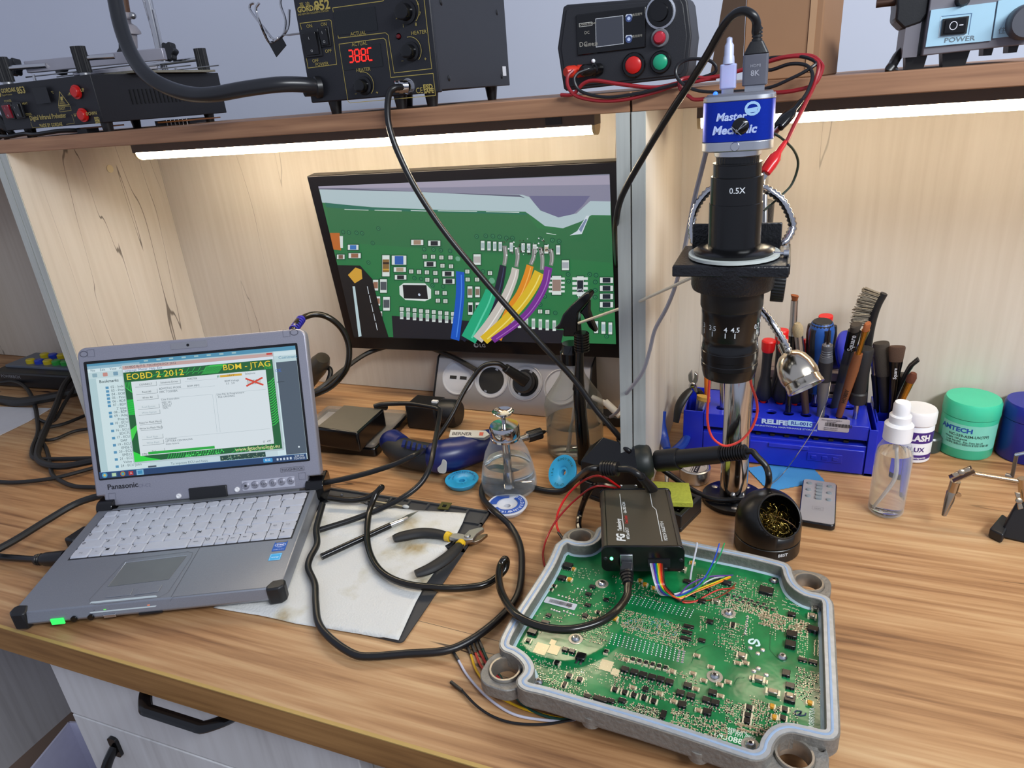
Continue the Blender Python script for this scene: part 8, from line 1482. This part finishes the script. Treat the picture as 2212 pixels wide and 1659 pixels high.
MB().tube(smooth([p2, P(1352, 1292, 0.043), P(1325, 1325, 0.044), P(1285, 1348, 0.045), P(1230, 1360, 0.046), P(1170, 1354, 0.046), P(1118, 1330, 0.045), P(1088, 1290, 0.034), P(1078, 1255, 0.022), P(1080, 1225, 0.016), P(1090, 1208, 0.02), P(1094, 1216, 0.014), P(1086, 1236, 0.007), P(1050, 1262, 0.0055), P(1000, 1270, 0.006), P(950, 1270, 0.009), P(880, 1262, 0.012), P(830, 1240, 0.011), P(803, 1205, 0.011), P(793, 1160, 0.012), P(798, 1105, 0.018), P(812, 1068, 0.03), P(824, 1053, 0.038), P(820, 1058, 0.032), P(795, 1075, 0.022), P(755, 1081, 0.019), P(710, 1076, 0.02)], 6), 0.0040, 12).build('cord', mat('cable_brown_black', '17140f', 0.2), uc, world=True)
# supply cable with ferrite
sc_c = thing('supply_cable', 'black cable with a ribbed ferrite core running round the white towel to the laptop', 'cable', P(800, 1418))
fa_, fb_ = PY(1297, 1011, 0.665), PY(1336, 1013, 0.662)
MB().tube(smooth([GM @ Vector((GWd - 0.014, GD + 0.002, -0.012)), GM @ Vector((GWd - 0.016, GD + 0.014, -0.006))] + [PY(1385, 1030, 0.66), PY(1362, 1015, 0.66), fb_, fa_, PY(1270, 1015, 0.665), P(1240, 1040, 0.03), P(1215, 1060, 0.008), P(1170, 1058, 0.005), P(1110, 1040, 0.006), P(1075, 1031, 0.008), P(1052, 1038, 0.008), P(1041, 1055, 0.006), P(1045, 1080, 0.005), P(1075, 1110, 0.014), P(1105, 1140, 0.006), P(1124, 1180, 0.005), P(1127, 1230, 0.005), P(1120, 1280, 0.005), P(1098, 1315, 0.005), P(1060, 1352, 0.005), P(1010, 1387, 0.005), P(960, 1406, 0.005), P(880, 1412, 0.005), P(800, 1418, 0.005), P(762, 1412, 0.006), P(715, 1380, 0.009), P(688, 1345, 0.010), P(682, 1300, 0.011), P(680, 1262, 0.011), P(666, 1228, 0.011), P(670, 1205, 0.012), P(685, 1175, 0.013), P(683, 1145, 0.016), P(690, 1115, 0.018), P(697, 1090, 0.02)], 6), 0.0039, 12).build('cord', RUBBER, sc_c, world=True)
m_, l = along(fa_, fb_); pr = [(0, 0), (0.006, 0.0005), (0.0085, 0.002)]
for k in range(5): pr += [(0.0088, l * (0.15 + k * 0.14)), (0.0088, l * (0.22 + k * 0.14)), (0.0078, l * (0.23 + k * 0.14)), (0.0078, l * (0.28 + k * 0.14))]
MB().lathe(pr + [(0.0085, l * 0.97), (0.005, l), (0, l)], m_, 20).build('ferrite_core', RUBBER, sc_c, world=True)
m_, l = along(PY(1385, 1030, 0.66), GM @ Vector((GWd - 0.015, GD + 0.006, -0.009))); MB().cyl((0, 0, 0), (0, 0, l), 0.0052, 0.0062, seg=14, M=m_).build('boot', RUBBER, sc_c, world=True)
# ribbon of coloured wires
rbn = thing('ribbon_cable', 'rainbow ribbon cable falling from the interface box and fanning to the board', 'ribbon cable', P(1430, 1260, 0.03))
cols = ['c9c9d0', 'a8a8b4', '5a2c8c', '2348b8', '1c9050', 'd8c020', 'e07a1c', 'c8281c', '7a3418', '1a1a1c']
for k, cc_ in enumerate(cols):
    x0 = a1_[0] - 0.0085 + k * 0.0014; s_ = GFm @ Vector((x0, a1_[1], 0.001)); s1_ = GFm @ Vector((x0, a1_[1] - 0.001, 0.005)); e = rnd.random()
    mid = [P(1415 + k * 2.4, 1262, 0.048), P(1428 + k * 3.0, 1285 - k * 0.8 + (k > 6) * 6, 0.036 - 0.001 * abs(4 - k)), P(1462 + k * 1.0, 1282 + k * 1.9, 0.029)]
    if k < 2: end = [P(1505, 1268, 0.032), P(1540, 1250, 0.03), P(1568, 1245, 0.0245)]
    elif k == 2: end = [P(1490, 1262, 0.034), P(1530, 1246, 0.032), P(1578, 1243, 0.026), P(1588, 1242, 0.0232)]
    elif k == 3: end = [P(1500, 1270, 0.034), P(1520, 1250, 0.036), P(1535, 1225, 0.044), P(1546, 1200, 0.054), P(1554, 1174, 0.062)]
    elif k == 4: end = [P(1505, 1272, 0.034), P(1528, 1248, 0.037), P(1543, 1222, 0.044), P(1556, 1198, 0.053), P(1565, 1173, 0.060)]
    elif k == 9: end = [P(1500, 1268, 0.030), P(1540, 1255, 0.028), P(1560, 1248, 0.0245)]
    elif k < 7: end = [P(1500, 1276 + (k - 5) * 4, 0.031), P(1545, 1258 + (k - 5) * 4, 0.030), P(1582, 1243 + (k - 5) * 3, 0.0245)]
    elif k == 7: end = [P(1480, 1302, 0.028), P(1505, 1298, 0.027), P(1550, 1275, 0.030), P(1592, 1270, 0.0245)]
    else: end = [P(1475, 1298, 0.028), P(1530, 1297, 0.026), P(1570, 1280, 0.028), P(1592, 1258, 0.0245)]
    MB().tube(smooth([s_, s1_] + mid + end, 6), 0.00068, 6).build('wire', mat('wire_' + cc_, cc_, 0.35), rbn, world=True)
b = GFm @ Vector((a1_[0], a1_[1] - 0.0035, 0.0055)); MB().box((0, 0, 0), (0.0155, 0.003, 0.003)).build('ribbon_clamp', BLACK, rbn, world=True, M=Matrix.Translation(b) @ GM.to_euler().to_matrix().to_4x4(), bev=0.0004)
o = MB().tube(smooth([P(1490, 1258, 0.024), P(1495, 1225, 0.038), P(1503, 1190, 0.052), P(1506, 1172, 0.060)], 5), 0.0010, 6).build('white_wire', mat('wire_c9c9d0', 'c9c9d0', 0.35)); tag(o, 'single stiff white wire standing up beside the interface box', 'wire')
# supply wires behind the box
def wire_(pts, r, m, lab_, cat='wire', nm='wire'):
    o = MB().tube(smooth(pts, 6), r, 8).build(nm, m); tag(o, lab_, cat); return o
RW = mat('wire_red', 'c01818', 0.3); bk = GM @ Vector((0.026, GD + 0.020, -0.010)); bk2 = GM @ Vector((0.030, GD + 0.020, -0.012))
wr = wire_([bk] + [PY(1300, 1029, 0.675), P(1265, 1036, 0.05), P(1232, 1062, 0.035), P(1208, 1100, 0.02), P(1202, 1130, 0.012), P(1208, 1152, 0.01)], 0.0014, RW, 'thick red wire bowing left from behind the interface box to a black pin sleeve', nm='red_wire')
MB().cyl(P(1206, 1150, 0.010), P(1219, 1168, 0.008), 0.0017, seg=8).build('pin_sleeve', BLACK, wr, world=True)
wire_([bk2] + [PY(1290, 1050, 0.672), P(1245, 1078, 0.035), P(1205, 1120, 0.016), P(1182, 1160, 0.006), P(1173, 1195, 0.004), P(1177, 1224, 0.004)], 0.0012, mat('wire_dark_red', '8c1418', 0.3), 'dark red wire running down the left side of the control unit', nm='red_wire')
wire_([GM @ Vector((0.036, GD + 0.021, -0.014)), PY(1290, 1048, 0.685), P(1268, 1070, 0.04), P(1254, 1105, 0.014), P(1250, 1135, 0.006), P(1258, 1160, 0.003)], 0.0036, BLACKG, 'glossy black printed cable passing through the far left hole of the control unit', 'cable', 'black_cable')
# jumper wires at the lower left
for k, (cc_, pg, pts) in enumerate((('c4c4d4', ((978, 1407), (990, 1426)), [(990, 1426), (1012, 1462), (1055, 1508), (1110, 1543), (1180, 1556), (1230, 1556), (1262, 1548)]), ('d8a818', ((1009, 1394), (1017, 1414)), [(1017, 1414), (1030, 1450), (1065, 1495), (1110, 1522), (1160, 1540), (1220, 1552), (1262, 1545)]), ('c04030', ((1019, 1391), (1027, 1411)), [(1027, 1411), (1040, 1440), (1062, 1462), (1085, 1480), (1130, 1505), (1200, 1530), (1250, 1535)]), ('a82020', ((1028, 1387), (1036, 1407)), [(1036, 1407), (1052, 1436), (1075, 1462), (1110, 1485), (1180, 1520), (1250, 1528)]), ('24483c', ((1034, 1382), (1043, 1402)), [(1043, 1402), (1056, 1430), (1075, 1452), (1100, 1490), (1140, 1530), (1200, 1552), (1262, 1552)]), ('121214', ((974, 1473), (998, 1492)), [(998, 1492), (1030, 1525), (1065, 1548), (1110, 1562), (1170, 1565), (1220, 1558), (1262, 1548)]))):
    nm = ('white', 'yellow', 'orange-red', 'dark red', 'dark green', 'black')[k]
    o = wire_([P(x, y, 0.0016 + 0.0003 * k) for x, y in pts], 0.0012, mat('wire_' + cc_, cc_, 0.35), nm + ' jumper wire ' + ('lying apart, nearest the worktop front edge' if k == 5 else 'fanning out below the control unit left corner'), 'wire', 'jumper_wire'); o['group'] = 'jumper wires'
    a, b_ = P(*pg[0], 0.0022), P(*pg[1], 0.0022); m_, l = along(a, b_); MB().prism(rrect(0.0026, 0.0026, 0.0004), 0, l, m_).build('pin_sleeve', BLACK, o, world=True)
# ================================================================= mat, towel, hand tools
wm_ = thing('silicone_mat', 'dark grey silicone repair mat with small trays under the paper towel', 'mat', (-0.44, 0.557, 0))
MG = mat('mat_grey', '36373a', 0.6); mx0, mx1, my0, my1 = -0.66, -0.3222, 0.4405, 0.6745
MB().prism(rrect(mx1 - mx0, my1 - my0, 0.005, 4, (mx0 + mx1) / 2, (my0 + my1) / 2), 0, 0.0016).build('base_sheet', MG, wm_, world=True)
b = MB(); zc_ = 0.0034
def wall(x0, y0, x1, y1): b.box(((x0 + x1) / 2, (y0 + y1) / 2, zc_ / 2 + 0.0006), (max(x1 - x0, 0.003), max(y1 - y0, 0.003), zc_ + 0.0004))
wall(mx0, 0.6715, mx1, 0.6745); wall(mx0, 0.6445, mx1, 0.6475); wall(-0.50, 0.618, mx1, 0.621); wall(mx1 - 0.003, 0.590, mx1, 0.6745); wall(-0.42, 0.590, mx1, 0.593)
for k in range(6): wall(-0.352 - k * 0.0285 - 0.0015, 0.621, -0.352 - k * 0.0285 + 0.0015, 0.672)
wall(-0.59, 0.6475, -0.587, 0.672)
for k in range(7): wall(-0.330 - k * 0.011 - 0.001, 0.593, -0.330 - k * 0.011 + 0.001, 0.618)
wall(-0.41, 0.6045, mx1, 0.6065); b.build('tray_walls', MG, wm_, world=True)
# paper towel
tpx = [(705, 1093), (740, 1088), (765, 1090), (800, 1100), (830, 1108), (850, 1105), (895, 1110), (950, 1113), (1008, 1117), (1000, 1138), (986, 1165), (975, 1180), (962, 1188), (968, 1196), (958, 1212), (940, 1240), (920, 1268), (900, 1305), (880, 1348), (862, 1388), (820, 1380), (770, 1371), (705, 1360), (640, 1350), (560, 1332), (462, 1316), (560, 1240)]
tp = [P(*p) for p in tpx]; bm = bmesh.new(); vs = [bm.verts.new((p.x, p.y, 0)) for p in tp]; 
for i in range(len(vs)): bm.edges.new((vs[i], vs[(i + 1) % len(vs)]))
bmesh.ops.triangle_fill(bm, edges=bm.edges[:], use_beauty=True)
for _ in range(6):
    le = [e for e in bm.edges if e.calc_length() > 0.008]
    if not le: break
    bmesh.ops.subdivide_edges(bm, edges=le, cuts=1); bmesh.ops.triangulate(bm, faces=bm.faces[:])
from mathutils import noise
for v_ in bm.verts:
    onmat = mx0 < v_.co.x < mx1 and my0 < v_.co.y < my1; tray = v_.co.y > 0.59 and v_.co.x > -0.5; n_ = noise.noise(Vector((v_.co.x * 22, v_.co.y * 22, 3))) + 0.5 * noise.noise(Vector((v_.co.x * 60, v_.co.y * 60, 8)))
    v_.co.z = (0.0050 if v_.co.y > 0.58 else 0.0026 if onmat else 0.0012) + 0.0007 * (n_ + 0.6)
me = bpy.data.meshes.new('paper_towel'); bm.to_mesh(me); bm.free(); o = bpy.data.objects.new('paper_towel', me); COL.objects.link(o)
for p in me.polygons: p.use_smooth = True
sm = o.modifiers.new('thick', 'SOLIDIFY'); sm.thickness = 0.0005; sm.offset = 1
m, t_, bs = newmat('towel_paper'); N = t_.nodes; K = t_.links.new; co = N.new('ShaderNodeTexCoord'); nz = N.new('ShaderNodeTexNoise'); nz.inputs['Scale'].default_value = 14; nz.inputs['Detail'].default_value = 6; K(co.outputs['Object'], nz.inputs['Vector'])
ra = N.new('ShaderNodeValToRGB'); K(nz.outputs[0], ra.inputs[0]); e_ = ra.color_ramp.elements; e_[0].position = 0.30; e_[0].color = L('a08a5c'); e_[1].position = 0.47; e_[1].color = L('d2d2ce'); x_ = e_.new(0.40); x_.color = L('c6c3b6'); K(ra.outputs[0], bs.inputs['Base Color']); bs.inputs['Roughness'].default_value = 0.95
ck = N.new('ShaderNodeTexVoronoi'); ck.inputs['Scale'].default_value = 420; K(co.outputs['Object'], ck.inputs['Vector']); bp = N.new('ShaderNodeBump'); bp.inputs['Strength'].default_value = 0.5; bp.inputs['Distance'].default_value = 0.0006; K(ck.outputs['Distance'], bp.inputs['Height']); K(bp.outputs[0], bs.inputs['Normal']); me.materials.append(m)
tag(o, 'white stained paper towel spread over the grey mat beside the laptop', 'paper towel')
# scalpel
sl = thing('craft_knife', 'black handled craft knife with silver collar lying on the paper towel', 'knife', P(770, 1165))
z_ = 0.0098; MB().cyl(P(694, 1203, z_), P(843, 1135, z_), 0.0040, 0.0038, seg=16).build('handle', BLACKG, sl, world=True); MB().cyl(P(842, 1135.5, z_), P(870, 1124, z_), 0.0036, 0.0030, seg=16).build('collar', ALU, sl, world=True)
MB().cyl(P(869, 1124, z_), P(880, 1118, z_), 0.0030, 0.0020, seg=12).build('chuck', ALU, sl, world=True)
bl = [P(*p, z_) for p in ((872, 1126), (905, 1103), (880, 1112), (868, 1119))]; MB().prism([(p.x, p.y) for p in bl], z_ - 0.0004, z_ + 0.0002).build('blade', STEEL, sl, world=True)
# cutters on the towel
pr_ = thing('side_cutters', 'open side cutters with black handles and yellow collars on the paper towel', 'pliers', P(990, 1165))
GP = mat('handle_matt_black', '161719', 0.6); z_ = 0.0125
pliers(pr_, [P(850, 1164, z_), P(870, 1158, z_), P(910, 1151, z_), P(945, 1153, z_), P(968, 1159, z_)], [P(898, 1240, z_), P(930, 1228, z_), P(962, 1208, z_), P(984, 1188, z_), P(994, 1176, z_)], 0.0066, GP)
YE = mat('collar_yellow', 'd8b020', 0.4); MB().cyl(P(965, 1158, z_), P(973, 1161, z_), 0.0062, 0.0056, seg=14).build('yellow_collar', YE, pr_, world=True); MB().cyl(P(992, 1178, z_), P(998, 1171, z_), 0.0055, 0.005, seg=14).build('yellow_collar', YE, pr_, world=True)
def flat(px_, z0_, z1_, nm, m): q_ = [P(*p, (z0_ + z1_) / 2) for p in px_]; return MB().prism([(p.x, p.y) for p in q_], z0_, z1_).build(nm, m, pr_, world=True, bev=0.0008)
flat(((970, 1156), (990, 1155), (1004, 1158), (1014, 1148), (1043, 1141), (1046, 1146), (1030, 1156), (1022, 1168), (1008, 1170), (985, 1168), (970, 1164)), z_ - 0.002, z_ + 0.003, 'upper_jaw', STEEL)
flat(((996, 1176), (1000, 1168), (1012, 1160), (1030, 1158), (1054, 1156), (1040, 1168), (1026, 1174), (1010, 1173), (1000, 1178)), z_ - 0.005, z_ - 0.0005, 'lower_jaw', mat('jaw_bronze', '8a7c6c', 0.3, 1.0))
a = P(1010, 1163, z_); MB().lathe([(0, 0.005), (0.003, 0.0048), (0.0042, 0.003), (0.0042, 0)], T(a.x, a.y, z_), 18).build('rivet', STEEL, pr_, world=True)
a = P(961, 1094, 0.004); ch = thing('loose_chip', 'small olive square chip lying in a tray of the mat', 'chip', a, 0.1); MB().box((0, 0, 0.0008), (0.0145, 0.0155, 0.0012)).build('substrate', mat('olive_board', '4e4a1c', 0.4), ch); MB().box((0, -0.001, 0.0016), (0.005, 0.005, 0.0008)).build('die', CHIP, ch)
sw_ = thing('cotton_swab', 'cotton swab lying along the tray strip of the mat', 'swab', P(840, 1085)); MB().cyl(P(795, 1080, 0.006), P(876, 1095, 0.006), 0.0011, seg=8).build('stick', mat('swab_stick', 'b8a884', 0.5), sw_, world=True); MB().sphere((0, 0, 0), 0.0028, along(P(872, 1094, 0.006), P(886, 1096, 0.006))[0] @ T(0, 0, 0.003), 12, sc_=(1, 1, 1.8)).build('tip', mat('swab_tip', 'c9c9c4', 0.9), sw_, world=True)
for X, Y, a_, s_ in ((740, 1068, 0.5, 'upright'), (842, 1080, 0.0, 'flat'), (787, 1088, 1.2, 'tilted')):
    p = P(X, Y, 0.003); o = MB().lathe([(0, 0), (0.0009, 0), (0.0009, 0.006), (0.0022, 0.0062), (0.0020, 0.0076), (0, 0.008)], Matrix.Translation((p.x, p.y, 0.0045)) @ Euler((1.35, 0, a_)).to_matrix().to_4x4(), 10).build('loose_screw', STEEL); tag(o, 'tiny loose screw lying %s in the mat tray' % {'upright': 'nearest the laptop hinge', 'flat': 'beside the swab stick', 'tilted': 'by the towel edge'}[s_], 'screw')
# ================================================================= left side clutter
hb = thing('socket_hub', 'black multiport box with yellow, blue and green caps behind the laptop', 'hub', (-1.42, 0.92, 0), 0.06)
HM2 = T(-1.42, 0.92, 0, 0, 0, 0.06)
MB().box((0, 0, 0.017), (0.26, 0.105, 0.034)).build('case', BLACK, hb, bev=0.004); MB().box((0.005, 0.012, 0.036), (0.245, 0.075, 0.006)).build('grey_deck', mat('deck_grey', '5c6470', 0.4), hb, bev=0.001)
CC = {'y': mat('cap_yellow', 'c8b41c', 0.35), 'b': mat('cap_blue', '1c3cb0', 0.35), 'g': mat('cap_green', '2c9c3c', 0.35)}
for j, row in enumerate(('ybyggbby', 'ybyyybyb')):
    for k, ch_ in enumerate(row): MB().lathe([(0, 0.010), (0.0085, 0.010), (0.0105, 0.008), (0.0105, 0)], T(-0.062 + k * 0.0245 , -0.008 + j * 0.034, 0.038), 18, sy=0.8).build('cap', CC[ch_], hb)
c = Canvas(); c.text('POWERBOX', -0.1, -0.0, 0.010, '8a8f98'); c.print('print', hb, T(0.0, -0.0528, 0.022, PI / 2, 0, 0))
def lc(pts, r, lab_, nm='cable'): o = MB().tube(smooth([P(*p) for p in pts], 6), r, 8).build(nm, mat('matt_cable', '1d1c1b', 0.5)); tag(o, lab_, 'cable')
lc([(0, 826, 0.012), (30, 824, 0.014), (55, 836, 0.012), (72, 865, 0.008), (80, 900, 0.007), (82, 935, 0.006), (70, 970, 0.005), (75, 990, 0.006), (120, 992, 0.006), (200, 990, 0.006)], 0.0038, 'dark cable entering at the left edge and bending down behind the laptop')
lc([(170, 800, 0.03), (140, 830, 0.03), (120, 880, 0.022), (100, 925, 0.014), (84, 965, 0.01), (82, 990, 0.008), (100, 1003, 0.008), (140, 1007, 0.01), (205, 995, 0.014)], 0.0055, 'thickest dark cable curving from the multiport box down to the laptop lid')
lc([(165, 830, 0.03), (140, 870, 0.02), (120, 905, 0.01), (100, 912, 0.008), (82, 905, 0.006)], 0.0032, 'short dark cable dropping from under the multiport box')
lc([(200, 925, 0.006), (160, 932, 0.006), (120, 948, 0.006), (95, 950, 0.007), (88, 938, 0.01), (100, 925, 0.012), (140, 915, 0.01), (190, 895, 0.008)], 0.0030, 'thin dark cable folded back beside the laptop lid')
lc([(85, 945, 0.006), (100, 970, 0.006), (108, 1000, 0.005), (112, 1022, 0.004), (125, 1035, 0.004), (160, 1050, 0.004), (210, 1053, 0.004)], 0.0032, 'dark cable dropping under the thick one and running to the hinge')
lc([(-20, 1040, 0.004), (30, 1042, 0.004), (80, 1038, 0.005), (130, 1030, 0.006), (205, 1010, 0.006)], 0.0032, 'dark cable crossing from the left edge to the laptop lid')
lc([(-30, 1200, 0.02), (30, 1168, 0.02), (100, 1125, 0.022), (160, 1090, 0.026), (205, 1074, 0.03), (232, 1070, 0.032)], 0.0048, 'stout black cable rising from the left edge to the laptop hinge')
cn = thing('power_connector', 'black laptop power lead with ribbed plug at the laptop left side', 'plug', P(100, 1210)); MB().tube(smooth([P(-30, 1200, 0.008), P(40, 1206, 0.008), P(85, 1209, 0.011)], 5), 0.0042, 10).build('cord', RUBBER, cn, world=True)
a, b_ = P(78, 1209, 0.011), P(142, 1205, 0.013); m_, l = along(a, b_); MB().lathe([(0, 0), (0.0065, 0), (0.0072, l * 0.08), (0.0062, l * 0.1), (0.0075, l * 0.16), (0.0065, l * 0.18), (0.0085, l * 0.35), (0.0095, l), (0, l)], m_, 16).build('plug_body', RUBBER, cn, world=True)
a = P(172, 1160, 0.012); o = MB().box((a.x, a.y, 0.010), (0.016, 0.03, 0.018)).build('side_plug', BLACK, bev=0.003); tag(o, 'small black plug at the laptop left side above the power lead', 'plug')
lc([(-10, 862, 0.008), (40, 868, 0.012), (90, 862, 0.018), (150, 850, 0.02), (190, 842, 0.02)], 0.009, 'dark sleeved cable bundle in front of the multiport box', 'cable_bundle')
q_ = [P(*p) for p in ((-60, 878), (25, 880), (110, 883), (60, 912), (-70, 975))]; o = MB().prism([(p.x, p.y) for p in q_], 0, 0.0012).build('paper_sheet', mat('paper_white', 'c4c2c4', 0.8)); tag(o, 'white paper sheets at the left edge below the cables', 'paper')
# plug and cables right of the lid
pk = thing('wall_plug', 'dark rounded mains plug standing behind the laptop right edge', 'plug', (-0.70, 0.93, 0)); p0, p1 = PY(650, 858, 0.93), PY(692, 782, 0.93); m_, l = along(p0, p1)
MB().lathe([(0, 0), (0.012, 0), (0.014, l * 0.3), (0.0135, l * 0.32), (0.017, l * 0.55), (0.0165, l * 0.57), (0.021, l * 0.8), (0.0205, l * 1.0), (0.015, l * 1.12), (0, l * 1.16)], m_, 22, sx=1.0, sy=0.8).build('plug_body', mat('plug_brown_grey', '343029', 0.35), pk, world=True)
MB().tube(smooth(Y3([(700, 790, 0.94), (714, 800, 0.935), (708, 825, 0.92), (690, 845, 0.90), (672, 858, 0.88)]), 6), 0.0045, 10).build('cord', RUBBER, pk, world=True)
vc = thing('monitor_cable', 'dark cable with a violet strain relief arching above the laptop right corner', 'cable', (-0.68, 0.86, 0)); MB().tube(smooth(Y3([(630, 725, 0.80), (640, 700, 0.82), (652, 688, 0.84), (680, 679, 0.86), (710, 686, 0.87), (738, 710, 0.88), (753, 745, 0.88), (752, 785, 0.87), (738, 812, 0.865), (715, 835, 0.86), (690, 848, 0.855), (668, 856, 0.85)]), 6), 0.0050, 12).build('cord', mat('cable_brown_black', '17140f', 0.2), vc, world=True)
p0, p1 = PY(634, 712, 0.81), PY(652, 688, 0.84); m_, l = along(p0, p1); pr = [(0, 0)]
for k in range(6): pr += [(0.0072, l * k / 6), (0.0072, l * (k + .55) / 6), (0.0060, l * (k + .6) / 6), (0.0060, l * (k + 1) / 6)]
MB().lathe(pr + [(0, l)], m_, 16).build('strain_relief', mat('violet_plastic', '33309c', 0.35), vc, world=True)
lc([(665, 855, 0.05), (700, 832, 0.062), (740, 800, 0.075), (790, 765, 0.088), (840, 748, 0.094), (885, 742, 0.096), (930, 752, 0.092), (980, 772, 0.084), (1030, 800, 0.072)], 0.0042, 'black cable arching below the monitor to the sockets')
